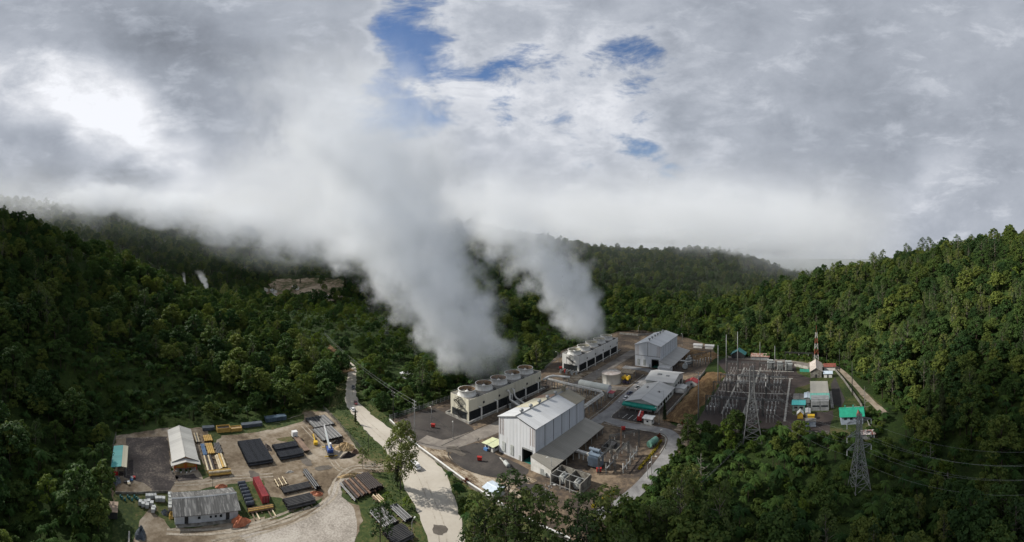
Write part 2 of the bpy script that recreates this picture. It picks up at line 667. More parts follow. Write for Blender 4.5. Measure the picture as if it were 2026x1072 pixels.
# ------------------------------------------------------------------ plants
def leaf_mat(name, dark, mid, light, trans=0.25, rough=0.6):
    m = bpy.data.materials.new(name)
    m.use_nodes = True
    t = NT(m.node_tree)
    t.n.clear()
    o = t.new('ShaderNodeOutputMaterial')
    rnd = t.new('ShaderNodeObjectInfo').outputs['Random']
    isl = t.new('ShaderNodeNewGeometry').outputs['Random Per Island']
    v = t.math('ADD', t.math('MULTIPLY', rnd, 0.75), t.math('MULTIPLY', isl, 0.25))
    c = t.ramp(v, [(0.05, dark), (0.5, mid), (0.95, light)])
    d = t.new('ShaderNodeBsdfPrincipled')
    d.inputs['Roughness'].default_value = rough
    d.inputs['Specular IOR Level'].default_value = 0.08
    t.l.new(c, d.inputs['Base Color'])
    tr = t.new('ShaderNodeBsdfTranslucent')
    t.l.new(t.vmath('MULTIPLY', c, (1.1, 1.25, 0.6)), tr.inputs[0])
    mx = t.new('ShaderNodeMixShader')
    mx.inputs[0].default_value = trans
    t.l.new(d.outputs[0], mx.inputs[1])
    t.l.new(tr.outputs[0], mx.inputs[2])
    t.l.new(mx.outputs[0], o.inputs[0])
    MATS[name] = m
    return m


M_LEAF = leaf_mat('broad_leaves', (0.026, 0.058, 0.022), (0.060, 0.104, 0.029), (0.150, 0.176, 0.040))
M_EUC = leaf_mat('eucalypt_leaves', (0.030, 0.058, 0.024), (0.072, 0.104, 0.033), (0.150, 0.166, 0.046))
M_CAS = leaf_mat('needle_sprays', (0.016, 0.026, 0.012), (0.028, 0.040, 0.017), (0.045, 0.055, 0.022))
M_FERN = leaf_mat('fern_fronds', (0.018, 0.044, 0.012), (0.036, 0.078, 0.018), (0.078, 0.125, 0.028), 0.3, 0.6)
M_SHRUB = leaf_mat('shrub_leaves', (0.026, 0.052, 0.014), (0.048, 0.085, 0.020), (0.090, 0.125, 0.028))
M_BRIGHT = leaf_mat('bright_leaves', (0.055, 0.095, 0.016), (0.095, 0.145, 0.024), (0.15, 0.19, 0.035))
M_BARK = mat('bark', (0.075, 0.058, 0.042), 0.9, var=0.5, vscale=1.2)
M_PALEBARK = mat('pale_bark', (0.17, 0.155, 0.125), 0.85, col2=(0.085, 0.072, 0.055), vscale=0.8)
M_DEAD = mat('dead_wood', (0.24, 0.22, 0.19), 0.9, var=0.4, vscale=1.5)


def cards(cent, norm, size, rng, asp=0.6, bend=0.25):
    """leaf-clump faces: one kite of four points per centre, facing norm"""
    n = len(cent)
    norm = norm / np.maximum(np.linalg.norm(norm, axis=1, keepdims=True), 1e-6)
    t = rng.normal(size=(n, 3))
    t -= norm * np.sum(t * norm, axis=1, keepdims=True)
    t /= np.maximum(np.linalg.norm(t, axis=1, keepdims=True), 1e-6)
    b = np.cross(norm, t)
    L = (size * rng.uniform(0.7, 1.3, n))[:, None]
    W = L * asp
    v = np.stack([cent - t * L * 0.5 - norm * L * bend, cent - b * W * 0.5, cent + t * L * 0.5 - norm * L * bend, cent + b * W * 0.5], 1)
    f = (np.arange(n)[:, None] * 4 + np.array([[0, 1, 2, 3]]))
    return v.reshape(-1, 3), f


def crown_points(lobes, per_m2, rng):
    C, N = [], []
    for (cx, cy, cz, rx, ry, rz) in lobes:
        n = max(8, int(per_m2 * 4 * math.pi * ((rx * ry + rx * rz + ry * rz) / 3)))
        d = rng.normal(size=(n, 3))
        d /= np.linalg.norm(d, axis=1, keepdims=True)
        d[:, 2] = np.where(d[:, 2] < -0.45, -d[:, 2], d[:, 2])
        rad = rng.uniform(0.55, 1.08, n) ** 0.7
        R = np.array([rx, ry, rz])
        C.append(np.array([cx, cy, cz]) + d * R * rad[:, None])
        N.append(d / R * min(R) + rng.normal(size=(n, 3)) * 0.26 + np.array([0, 0, 0.30]))
    return np.concatenate(C), np.concatenate(N)


def branch_mb(paths, n=6):
    mb = MB()
    for pts, r0, r1 in paths:
        mb.tube(pts, r0, n, r1)
    return mb


class Proto:
    """crown and trunk meshes of one plant form"""
    def __init__(self, name, cv, cf, tmb, leafm, barkm, height, radius):
        self.name, self.height, self.radius = name, height, radius
        self.crown = np_mesh(name + '_crown', cv, cf, leafm, smooth=False)
        self.trunk = tmb.mesh(name + '_trunk', barkm, True) if tmb is not None and tmb.v else None
        if self.trunk is not None:
            tvv = np.array(tmb.v)
            me = bpy.data.meshes.new(name)
            v = [tuple(x) for x in cv] + tmb.v
            f = [tuple(int(i) for i in q) for q in cf] + [tuple(i + len(cv) for i in q) for q in tmb.f]
            me.from_pydata(v, [], f)
            me.materials.append(leafm)
            me.materials.append(barkm)
            mi = np.zeros(len(f), np.int32)
            mi[len(cf):] = 1
            me.polygons.foreach_set('material_index', mi)
            me.update()
            self.joined = me
        else:
            self.joined = self.crown


def broadleaf(name, seed, H=14.0, R=4.6, nl=13, dens=1.8, size=1.0, leafm=None, barkm=None, low=0.42, flat=0.75):
    rng = np.random.default_rng(seed)
    lobes, paths = [], []
    zb = H * low
    top = Vector((rng.uniform(-.5, .5), rng.uniform(-.5, .5), H * 0.78))
    paths.append(([(0, 0, -1.5), (rng.uniform(-.2, .2), rng.uniform(-.2, .2), zb * .7), tuple(top)], H * 0.018, H * 0.007))
    for i in range(nl):
        k = (i + 0.5) / nl
        a = i * 2.399 + rng.uniform(-.5, .5)
        zz = zb + (H - zb) * k * 0.93
        rr = R * math.sqrt(max(0.0, 1 - (k * 0.98) ** 1.8)) * rng.uniform(0.5, 0.85)
        lr = R * rng.uniform(0.30, 0.48) * (1.05 - 0.35 * k)
        lobes.append((rr * math.cos(a), rr * math.sin(a), zz, lr, lr, lr * flat))
        if i % 2 == 0:
            paths.append(([(top.x * .6, top.y * .6, zz * 0.68), (rr * .55 * math.cos(a), rr * .55 * math.sin(a), zz * .86), (rr * .9 * math.cos(a), rr * .9 * math.sin(a), zz)], H * 0.007, H * 0.003))
    C, N = crown_points(lobes, dens, rng)
    v, f = cards(C, N, size, rng)
    return Proto(name, v, f, branch_mb(paths, 5), leafm or M_LEAF, barkm or M_BARK, H, R)


def eucalypt(name, seed, H=19.0, R=3.4, nl=20, dens=1.9, size=0.8, leafm=None):
    rng = np.random.default_rng(seed)
    lobes = []
    lean = rng.uniform(-1, 1, 2) * 0.8
    tp = [(0, 0, -1.5), (lean[0] * .3, lean[1] * .3, H * .35), (lean[0] * .8, lean[1] * .8, H * .7), (lean[0], lean[1], H * .93)]
    paths = [(tp, H * 0.013, H * 0.004)]
    for i in range(nl):
        k = (i + 0.3) / nl
        zz = H * (0.26 + 0.70 * k)
        a = i * 2.399 + rng.uniform(-.7, .7)
        rr = R * (0.35 + 0.75 * math.sin(math.pi * min(1, 0.18 + k * 0.85))) * rng.uniform(0.45, 0.9)
        lr = R * rng.uniform(0.22, 0.38)
        cx, cy = lean[0] * k + rr * math.cos(a), lean[1] * k + rr * math.sin(a)
        lobes.append((cx, cy, zz, lr, lr, lr * 1.15))
        paths.append(([(lean[0] * k, lean[1] * k, zz * .86), (cx, cy, zz)], H * 0.005, H * 0.002))
    C, N = crown_points(lobes, dens, rng)
    N[:, 2] *= 0.6
    v, f = cards(C, N, size, rng, 0.45)
    return Proto(name, v, f, branch_mb(paths, 5), leafm or M_EUC, M_PALEBARK, H, R)


def casuarina(name, seed, H=17.0, R=3.6, n=1500):
    rng = np.random.default_rng(seed)
    k = rng.uniform(0.10, 1.0, n) ** 0.8
    a = rng.uniform(0, 6.283, n)
    tier = 0.75 + 0.25 * np.sin(k * 40 + a * 1.0)
    rr = R * (1.03 - k) ** 0.75 * np.sqrt(rng.uniform(0.15, 1, n)) * tier
    C = np.column_stack([rr * np.cos(a), rr * np.sin(a), k * H - 0.15 * rr])
    N = np.column_stack([np.cos(a), np.sin(a), np.full(n, 0.8)]) + rng.normal(size=(n, 3)) * 0.45
    v, f = cards(C, N, 0.95, rng, 0.38)
    return Proto(name, v, f, branch_mb([([(0, 0, -1.5), (0.1, 0, H * .5), (0, 0, H * .97)], H * .014, 0.04)], 5), M_CAS, M_BARK, H, R)


def fern(name, seed, H=4.5, L=3.3, nf=15, seg=5, leafm=None):
    rng = np.random.default_rng(seed)
    V, Fc = [], []
    for i in range(nf):
        a = i * 2 * math.pi / nf + rng.uniform(-.15, .15)
        up = rng.uniform(-0.1, 1.1)
        ln = L * rng.uniform(0.55, 1.15)
        ca, sa = math.cos(a), math.sin(a)
        base = len(V)
        for s in range(seg + 1):
            t = s / seg
            r = ln * (t - 0.12 * t * t)
            z = H + ln * (up * t - (up + 0.42) * t * t)
            w_ = ln * 0.17 * math.sin(math.pi * min(1.0, 0.12 + 0.88 * t)) + 0.02
            droop = w_ * 0.45
            V += [(r * ca - w_ * sa, r * sa + w_ * ca, z - droop), (r * ca, r * sa, z), (r * ca + w_ * sa, r * sa - w_ * ca, z - droop)]
        for s in range(seg):
            o = base + s * 3
            Fc += [(o, o + 1, o + 4, o + 3), (o + 1, o + 2, o + 5, o + 4)]
    tmb = branch_mb([([(0, 0, -1.5), (rng.uniform(-.2, .2), rng.uniform(-.2, .2), H * .6), (0, 0, H)], 0.16, 0.11)], 5)
    return Proto(name, np.array(V), np.array(Fc), tmb, leafm or M_FERN, M_BARK, H, L)


def shrub(name, seed, H=2.4, R=2.2, n=260, leafm=None):
    rng = np.random.default_rng(seed)
    lobes = [(rng.uniform(-1, 1) * R * .55, rng.uniform(-1, 1) * R * .55, H * rng.uniform(.25, .6), R * rng.uniform(.35, .6), R * rng.uniform(.35, .6), H * rng.uniform(.3, .5)) for _ in range(6)]
    C, N = crown_points(lobes, n / 60.0, rng)
    v, f = cards(C, N, 0.75, rng, 0.5)
    return Proto(name, v, f, None, leafm or M_SHRUB, M_BARK, H, R)


def deadtree(name, seed, H=11.0):
    rng = np.random.default_rng(seed)
    paths = [([(0, 0, -1), (0.2, 0.1, H * .5), (0.3, 0, H)], 0.22, 0.05)]
    for i in range(13):
        k = 0.35 + 0.6 * i / 13
        a = i * 2.4 + rng.uniform(-.4, .4)
        ln = (1.15 - k) * 4.2 * rng.uniform(.7, 1.2)
        p = (0.25, 0, H * k)
        m_ = (0.25 + ln * .6 * math.cos(a), ln * .6 * math.sin(a), H * k + ln * .1)
        e = (0.25 + ln * math.cos(a), ln * math.sin(a), H * k + ln * .45)
        paths.append(([p, m_, e], 0.07, 0.03))
    return branch_mb(paths, 5)


PROTOS = {
    'broad': [broadleaf('broadleaf_tree', s, H, R, nl, leafm=M_LEAF) for s, H, R, nl in ((1, 13.5, 5.6, 18), (2, 15, 5.0, 18), (3, 12, 5.4, 16), (4, 17, 5.2, 21), (5, 10.5, 4.6, 13))],
    'euc': [eucalypt('eucalyptus_tree', s, H, R) for s, H, R in ((21, 17, 3.9), (22, 15, 3.5), (23, 18.5, 4.2))],
    'cas': [casuarina('casuarina_tree', s, H, R) for s, H, R in ((31, 17, 3.4), (32, 14, 3.0))],
    'fern': [fern('tree_fern', s, H, L, nf) for s, H, L, nf in ((41, 4.2, 3.4, 15), (42, 6.0, 3.1, 12), (43, 3.0, 3.0, 17), (44, 7.0, 3.6, 11), (45, 2.2, 2.4, 9), (46, 5.0, 2.8, 20))],
    'shrub': [shrub('shrub', s, H, R) for s, H, R in ((51, 2.4, 2.2), (52, 3.4, 2.4), (53, 1.8, 2.0))],
    'bright': [broadleaf('bright_tree', s, H, R, nl, leafm=M_BRIGHT, low=.3) for s, H, R, nl in ((61, 9, 3.6, 11), (62, 7.5, 3.4, 9))],
}
FORMS = [(k, i) for k in PROTOS for i in range(len(PROTOS[k]))]
FORM_IX = {fk: n for n, fk in enumerate(FORMS)}

# prototypes for the mass of the forest, in a collection that only the forest's points draw from
pcol = bpy.data.collections.new('plant_forms')
for n, (k, i) in enumerate(FORMS):
    o = bpy.data.objects.new('form_%02d' % n, PROTOS[k][i].joined)
    pcol.objects.link(o)

NO_TREES = [poly(p) for p in (
    [(190, 1350), (208, 858), (330, 841), (600, 808), (650, 806), (676, 760), (680, 730), (712, 732), (716, 790), (760, 817), (895, 783),
     (1080, 728), (1112, 692), (1222, 655), (1390, 672), (1480, 690), (1655, 716), (1700, 745), (1765, 815), (1725, 880), (1690, 880),
     (1640, 858), (1560, 858), (1390, 850), (1356, 880), (1352, 950), (1332, 1015), (1290, 1070), (1190, 1100), (1130, 1350)],
    [(762, 752), (778, 726), (800, 718), (820, 735), (800, 748)],
    [(640, 700), (655, 688), (700, 735), (682, 738)],
    [(1648, 730), (1662, 722), (1700, 745), (1740, 785), (1775, 822), (1800, 850), (1780, 885), (1720, 875), (1700, 790)],
)]


def noise2(P, scale, seed):
    r = np.random.default_rng(seed)
    z = np.zeros(len(P))
    for i in range(7):
        k = r.normal(size=2)
        k *= 2 * math.pi / scale * r.uniform(0.6, 1.6) / np.linalg.norm(k)
        z += np.sin(P @ k + r.uniform(0, 6.28))
    return z / 7 ** 0.5


def scatter(rmin, rmax, spacing, rng, amin=-1.30, amax=1.30, low=False):
    """jittered points in a sector round the drone"""
    n = int((amax - amin) / 2 * (rmax ** 2 - rmin ** 2) / spacing ** 2)
    r = np.sqrt(rng.uniform(rmin ** 2, rmax ** 2, n))
    a = rng.uniform(amin, amax, n)
    P = np.column_stack([r * np.sin(a - TH), r * np.cos(a - TH)])
    # thin out the closest pairs on a coarse hash
    key = np.floor(P / (spacing * 0.62)).astype(np.int64)
    _, u = np.unique(key[:, 0] * 1000003 + key[:, 1], return_index=True)
    P = P[u]
    ok = np.ones(len(P), bool)
    for pg in NO_TREES:
        ok &= ~inside(P, pg)
    ok &= ~(inside(P, CLEAR) & (rng.uniform(size=len(P)) < 0.88))
    for c, r_ in ([] if low else CLEARINGS):
        ok &= np.hypot(P[:, 0] - c[0], P[:, 1] - c[1]) > r_
    return P[ok]


def pix(P, z):
    d = np.linalg.norm(P, axis=1)
    a = np.arctan2(P[:, 0], P[:, 1]) + TH
    return XC + FPX * a, YH + (CAM_H - z) * FPX / d


# low open ground, where ferns and shrubs rule instead of tall trees (picture positions of the ground)
LOW = [poly(p) for p in (
    [(1345, 1000), (1370, 870), (1560, 868), (1720, 880), (1690, 960), (1640, 990), (1560, 1010), (1450, 1100)],
    [(860, 740), (760, 800), (712, 780), (700, 740), (760, 680), (900, 690)],
    [(100, 790), (215, 858), (340, 835), (520, 815), (480, 790), (300, 760)],
    [(40, 930), (190, 880), (200, 1350), (90, 1350)],
    [(1640, 872), (1770, 870), (1960, 905), (1985, 990), (1800, 1015), (1735, 1040), (1660, 1040), (1640, 990)],
)]
CLEARINGS = [((18.6, 155.4), 8.0), ((-25.2, 187.4), 7.0), ((14, 145), 7.0), ((12, 138), 6.0)]
MIXED = [poly(p) for p in ([(480, 622), (720, 602), (960, 640), (1070, 705), (880, 765), (760, 805), (712, 780), (690, 735), (610, 705)], [(1080, 720), (1230, 645), (1480, 670), (1460, 640), (1220, 622), (1060, 660)])]

frng = np.random.default_rng(99)
cols = {k: [] for k in ('P', 'kind', 's')}
for (r0, r1, sp) in ((68, 330, 5.6), (330, 620, 6.1), (620, 1100, 8.0), (1100, 1700, 12.0)):
    P = scatter(r0, r1, sp, frng)
    nz = noise2(P, 90, 3) * 0.6 + noise2(P, 30, 4) * 0.5
    low = np.zeros(len(P), bool)
    for pg in LOW:
        low |= inside(P, pg)
    mixd = np.zeros(len(P), bool)
    for pg in MIXED:
        mixd |= inside(P, pg)
    u = frng.uniform(size=len(P))
    right = (np.arctan2(P[:, 0], P[:, 1]) + TH) > 0.45
    kind = np.where(u < 0.62, 'broad', np.where(u < np.where(right, 0.86, 0.72), 'euc', np.where(u < 0.93, 'broad', np.where(u < 0.98, 'fern', 'cas'))))
    kind = np.where(nz > 0.95, np.where(u < 0.5, 'fern', np.where(u < 0.7, 'bright', 'broad')), kind)
    kind = np.where(low, np.where(u < 0.30, 'fern', np.where(u < 0.84, 'shrub', np.where(u < 0.95, 'bright', 'broad'))), kind)
    kind = np.where(mixd, np.where(u < 0.32, 'fern', np.where(u < 0.60, 'bright', np.where(u < 0.76, 'shrub', 'broad'))), kind)
    s = np.where(frng.uniform(size=len(P)) < 0.025, frng.uniform(1.25, 1.45, len(P)), np.clip(frng.lognormal(-0.27, 0.28, len(P)), 0.38, 1.3)) * (1.0 if r0 < 620 else (1.12 if r0 < 1100 else 1.35))
    s = np.where(mixd & (kind == 'broad'), s * 0.72, s)
    cols['P'].append(P)
    cols['kind'].append(kind)
    cols['s'].append(s)
# extra ferns and shrubs between the nearer trees
P = scatter(68, 280, 3.6, frng, low=True)
u = frng.uniform(size=len(P))
cols['P'].append(P)
cols['kind'].append(np.where(u < 0.45, 'fern', 'shrub'))
cols['s'].append(frng.uniform(0.6, 1.15, len(P)))
FP = np.concatenate(cols['P'])
FK = np.concatenate(cols['kind'])
FS = np.concatenate(cols['s'])
FZ = ground_z(FP)
FD = np.linalg.norm(FP, axis=1)
fx, fy = pix(FP, FZ)
H_OF = {k: np.mean([p.height for p in v]) for k, v in PROTOS.items()}
FH = np.array([H_OF[k] for k in FK]) * FS
_, ftop = pix(FP, FZ + FH)
inview = (fx > -60) & (fx < 2086) & (ftop < 1100)
keep = inview | (FD < 500) & (fx > -250) & (fx < 2276)
FP, FK, FS, FZ, FD, fx, ftop, FH = (a[keep] for a in (FP, FK, FS, FZ, FD, fx, ftop, FH))
FV = np.array([frng.integers(len(PROTOS[k])) for k in FK])
FR = frng.uniform(0, 6.283, len(FP))

# the plants that show largest stand as things of their own; the rest is one mass
KNAME = {'broad': 'broadleaf_tree', 'euc': 'eucalyptus_tree', 'cas': 'casuarina_tree', 'fern': 'tree_fern', 'shrub': 'shrub', 'bright': 'bright_tree'}
KWORD = {'broad': ('broadleaf tree', 'tree'), 'euc': ('slender eucalyptus', 'tree'), 'cas': ('dark conical casuarina', 'tree'), 'fern': ('star-shaped tree fern', 'tree fern'),
         'shrub': ('leafy green shrub', 'shrub'), 'bright': ('yellow-green tree', 'tree')}


MARKS = [(120, 1000, 'the shaded forest left of the paved lot'), (60, 860, 'the left edge of the forest slope'), (150, 760, 'the fern gully above the turquoise canopy'), (300, 800, 'the slope behind the long house'),
         (470, 800, 'the forest edge behind the yellow skips'), (600, 760, 'the forest edge behind the striped pipes'), (660, 690, 'the bushes where the road disappears'), (300, 660, 'the upper left slope'),
         (1000, 1070, 'the grove left of the plant gate road'), (1200, 1060, 'the grove below the ring road'), (1360, 900, 'the trees outside the ring road bend'), (1430, 900, 'the ferns before the earth bank'),
         (1500, 960, 'the scrub under the broad pylon'), (1400, 1050, 'the scrub at the bottom by the dark line pole'), (1560, 1050, 'the dark trees at the bottom of the scrub'), (1620, 900, 'the bushes between the two pylons'),
         (1700, 1040, 'the trees below the bright pylon'), (1770, 900, 'the forest beside the tin shed'), (1850, 850, 'the forest right of the gravel track'), (1870, 980, 'the ferns round the bare dead tree'),
         (1970, 900, 'the right edge under the upper cables'), (1980, 1040, 'the bottom right corner'), (1820, 1060, 'the bottom edge under the cables'), (1900, 760, 'the foot of the sunlit hill')]


def region(px, py):
    mx, my, w_ = min(MARKS, key=lambda m: (m[0] - px) ** 2 + (1.5 * (m[1] - py)) ** 2)
    dx, dy = px - mx, 1.5 * (py - my)
    if math.hypot(dx, dy) < 22:
        side = 'amid'
    elif abs(dx) > abs(dy):
        side = 'right of' if dx > 0 else 'left of'
    else:
        side = 'in front of' if dy > 0 else 'behind'
    return side, w_


def place_plant(kind, var, loc, rot, s, label, group):
    p = PROTOS[kind][var]
    root = thing(KNAME[kind], label, KWORD[kind][1], loc, rot, group)
    root.scale = (s, s, s) if not isinstance(s, tuple) else s
    link('fronds' if kind == 'fern' else 'crown', p.crown, root)
    if p.trunk is not None:
        link('trunk', p.trunk, root)
    return root


show = FH / FD * ((fx > 5) & (fx < 2021) & (ftop < 1060))
order = np.argsort(-show)
single = np.zeros(len(FP), bool)
single[order[:270]] = True
for i in np.where(single)[0]:
    k = FK[i]
    _, gy = pix(FP[i:i + 1], FZ[i])
    side, rg = region(fx[i], gy[0])
    word = 'tall' if FS[i] > 1.08 else ('small' if FS[i] < 0.84 else 'middling')
    place_plant(k, FV[i], (FP[i, 0], FP[i, 1], FZ[i]), FR[i], float(FS[i]), '%s %s %s %s' % (word, KWORD[k][0], side, rg), KWORD[k][1] + 's of ' + rg)

rest = ~single
FI = np.array([FORM_IX[(k, v)] for k, v in zip(FK, FV)], np.int32)


def plant_mass(name, label, cat, sel, data=None):
    me = bpy.data.meshes.new(name)
    aP, aZ, aI, aR, aS = data if data is not None else (FP[sel], FZ[sel], FI[sel], FR[sel], FS[sel])
    P3 = np.column_stack([aP, aZ]).astype(np.float32)
    n = len(P3)
    me.vertices.add(n)
    me.vertices.foreach_set('co', P3.ravel())
    a = me.attributes.new('form', 'INT', 'POINT')
    a.data.foreach_set('value', aI)
    a = me.attributes.new('turn', 'FLOAT_VECTOR', 'POINT')
    a.data.foreach_set('vector', np.column_stack([frng.normal(0, .04, n), frng.normal(0, .04, n), aR]).astype(np.float32).ravel())
    a = me.attributes.new('size', 'FLOAT', 'POINT')
    a.data.foreach_set('value', aS.astype(np.float32))
    o = link(name, me)
    tag(o, label, cat, None, 'stuff')
    g = bpy.data.node_groups.new(name, 'GeometryNodeTree')
    g.interface.new_socket('Geometry', in_out='INPUT', socket_type='NodeSocketGeometry')
    g.interface.new_socket('Geometry', in_out='OUTPUT', socket_type='NodeSocketGeometry')
    gi, go = g.nodes.new('NodeGroupInput'), g.nodes.new('NodeGroupOutput')
    ci = g.nodes.new('GeometryNodeCollectionInfo')
    ci.inputs['Collection'].default_value = pcol
    ci.inputs['Separate Children'].default_value = True
    ci.inputs['Reset Children'].default_value = True
    ip = g.nodes.new('GeometryNodeInstanceOnPoints')
    ip.inputs['Pick Instance'].default_value = True

    def attr(nm, typ):
        nd = g.nodes.new('GeometryNodeInputNamedAttribute')
        nd.data_type = typ
        nd.inputs['Name'].default_value = nm
        return nd.outputs['Attribute']
    L = g.links.new
    L(gi.outputs[0], ip.inputs['Points'])
    L(ci.outputs[0], ip.inputs['Instance'])
    L(attr('form', 'INT'), ip.inputs['Instance Index'])
    er = g.nodes.new('FunctionNodeEulerToRotation')
    L(attr('turn', 'FLOAT_VECTOR'), er.inputs[0])
    L(er.outputs[0], ip.inputs['Rotation'])
    L(attr('size', 'FLOAT'), ip.inputs['Scale'])
    L(ip.outputs[0], go.inputs[0])
    md = o.modifiers.new('plants', 'NODES')
    md.node_group = g
    return o


isf = np.isin(FK, ['fern', 'shrub'])
plant_mass('forest', 'unbroken green rainforest covering the hills round the plant', 'forest', rest & ~isf)
plant_mass('undergrowth', 'green ferns and shrubs filling the gaps between the trees', 'undergrowth', rest & isf)
print('plants', len(FP), 'single', int(single.sum()))


# ------------------------------------------------------------------ steam and low cloud (real volumes)
def vol_mat(name, dens_fn, rate=0.35, aniso=0.0, color=(0.95, 0.972, 1.0)):
    m = bpy.data.materials.new(name)
    m.use_nodes = True
    t = NT(m.node_tree)
    t.n.clear()
    o = t.new('ShaderNodeOutputMaterial')
    pv = t.new('ShaderNodeVolumePrincipled')
    pv.inputs['Color'].default_value = (*color, 1)
    pv.inputs['Anisotropy'].default_value = aniso
    pos = t.new('ShaderNodeTexCoord').outputs['Object']
    t.l.new(dens_fn(t, pos), pv.inputs['Density'])
    t.l.new(pv.outputs[0], o.inputs['Volume'])
    try:
        m.cycles.volume_step_rate = rate
    except Exception:
        pass
    try:
        m.volume_step_rate = rate
    except Exception:
        pass
    return m


def vol_body(name, bounds, m, label, cat, loc, rotz=0.0):
    x0, x1, y0, y1, z0, z1 = bounds
    mb = MB().box(x0, x1, y0, y1, z0, z1)
    o = mb.build(name, m, None, loc, rotz)
    return tag(o, label, cat, None, 'stuff')


def puffs(t, pos, scale):
    """cauliflower relief: high in the middle of each cell, low in the folds between"""
    nd = t.new('ShaderNodeTexVoronoi', feature='F1')
    t.put(nd.inputs['Vector'], pos)
    nd.inputs['Scale'].default_value = scale
    return t.math('SUBTRACT', 0.42, nd.outputs['Distance'])


def plume(name, label, loc, half, top, lean, r_top, dens, seed, hook=0.0, base=15.0, grow=0.62):
    """steam rising from a row of fan stacks along local Y (half-length half), drifting along -X as it climbs.
    The body's frame is turned so that -X is where the wind takes it."""
    def fn(t, pos):
        fine = t.noise(t.vmath('ADD', pos, (-seed, seed, seed)), 0.05, 4, 0.66)
        off = t.math('MULTIPLY', t.math('SUBTRACT', fine, 0.5), 22.0)
        pw = t.vmath('ADD', pos, t.comb(off, off, t.math('MULTIPLY', off, -0.6)))
        x, y, z = t.sep(pw)
        k = t.math('MAXIMUM', t.math('DIVIDE', z, top), 0.0)
        cx = t.math('MULTIPLY', t.math('POWER', k, 0.74), -lean)
        if hook:
            cx = t.math('ADD', cx, t.math('MULTIPLY', t.math('SINE', t.math('MULTIPLY', k, 7.0)), hook))
        rx = t.math('MULTIPLY_ADD', t.math('POWER', k, grow), r_top - base, base)
        ry = t.math('MULTIPLY_ADD', k, r_top * 0.8 - half, half)
        dx = t.math('DIVIDE', t.math('SUBTRACT', x, cx), rx)
        dy = t.math('DIVIDE', y, ry)
        r = t.math('SQRT', t.math('ADD', t.math('MULTIPLY', dx, dx), t.math('MULTIPLY', dy, dy)))
        s = t.math('SUBTRACT', 1.0, r)
        s = t.math('ADD', s, t.math('MULTIPLY', t.math('SUBTRACT', fine, 0.5), 2.0))
        s = t.math('ADD', s, t.math('MULTIPLY', puffs(t, pw, 0.06), 0.55))
        s = t.sstep(s, t.lin(k, 0, 1, 0.12, 0.0), t.lin(k, 0, 1, 0.42, 1.0))
        zz = t.math('DIVIDE', t.sep(pos)[2], top)
        s = t.math('MULTIPLY', s, t.sstep(zz, 0.0, 0.09))
        s = t.math('MULTIPLY', s, t.sstep(zz, 1.0, 0.55))
        d = t.lin(k, 0.0, 0.9, dens, dens * 0.4)
        return t.math('MULTIPLY', s, d)
    m = vol_mat(name, fn, 0.36)
    # closed hull that follows the lean of the steam
    prof = [(0.0, -base * 1.9 - 4, base * 1.5 + hook, half * 1.25)]
    for k_ in (0.15, 0.4, 0.7, 1.0):
        r_ = base + (r_top - base) * k_ ** grow
        c_ = -lean * k_ ** 0.74
        prof.append((k_ * top, c_ - r_ * 1.4 - 8 - hook, c_ + r_ * 1.4 + 8 + hook, (half + (r_top * .8 - half) * k_) * 1.4 + 4))
    mb = MB()
    for z_, xa_, xb_, yb_ in prof:
        mb.v += [(xa_, -yb_, z_), (xb_, -yb_, z_), (xb_, yb_, z_), (xa_, yb_, z_)]
    n_ = len(prof)
    mb.f = [(3, 2, 1, 0), tuple(4 * (n_ - 1) + q for q in range(4))] + [(4 * i + q, 4 * i + (q + 1) % 4, 4 * i + 4 + (q + 1) % 4, 4 * i + 4 + q) for i in range(n_ - 1) for q in range(4)]
    return tag(mb.build(name, m, None, loc, TH), label, 'steam', None, 'stuff')


# the wind drifts to the drone's left: -X of a frame turned by TH
plume('steam_plume', 'dense white steam plume rising from the nearer cooling tower', (-159, 178, 12.6), 30, 215, 116, 88, 0.06, 3.0, 0.0, 13.0)
plume('steam_plume', 'hooked white steam plume rising from the farther cooling tower', (-157, 279, 12.6), 30, 150, 78, 58, 0.055, 11.0, 9.0, 13.0)


def bank(name, label, centre, radii, dens, seed, scale, erode, lo=0.0, hi=0.5, zsoft=None, rate=0.4, stretch=(1, 1, 1)):
    """billowing body of cloud inside an ellipsoid, edges eaten away by noise"""
    def fn(t, pos):
        p = t.vmath('MULTIPLY', pos, tuple(1.0 / r for r in radii))
        r = t.vmath('LENGTH', p)
        q = t.vmath('MULTIPLY', t.vmath('ADD', pos, (seed * 31.0, seed * 17.0, seed * 7.0)), stretch)
        n = t.noise(q, scale, 4, 0.62)
        s = t.math('SUBTRACT', t.math('ADD', 1.0, t.math('MULTIPLY', t.math('SUBTRACT', n, 0.5), erode)), r)
        s = t.sstep(s, lo, hi)
        s = t.math('MULTIPLY', s, t.sstep(r, 1.0, 0.8))
        return t.math('MULTIPLY', s, dens)
    m = vol_mat(name, fn, rate)
    mb = MB().lathe([(max(0.01, 1.03 * math.sin(math.pi * q / 8)), -1.03 * math.cos(math.pi * q / 8)) for q in range(9)], 14, close=True)
    mb.v = [(x * radii[0], y * radii[1], z * radii[2]) for x, y, z in mb.v]
    return tag(mb.build(name, m, None, centre, TH), label, 'cloud', None, 'stuff')


def cam_frame(right, fwd, z):
    return (right * math.cos(TH) - fwd * math.sin(TH), right * math.sin(TH) + fwd * math.cos(TH), z)



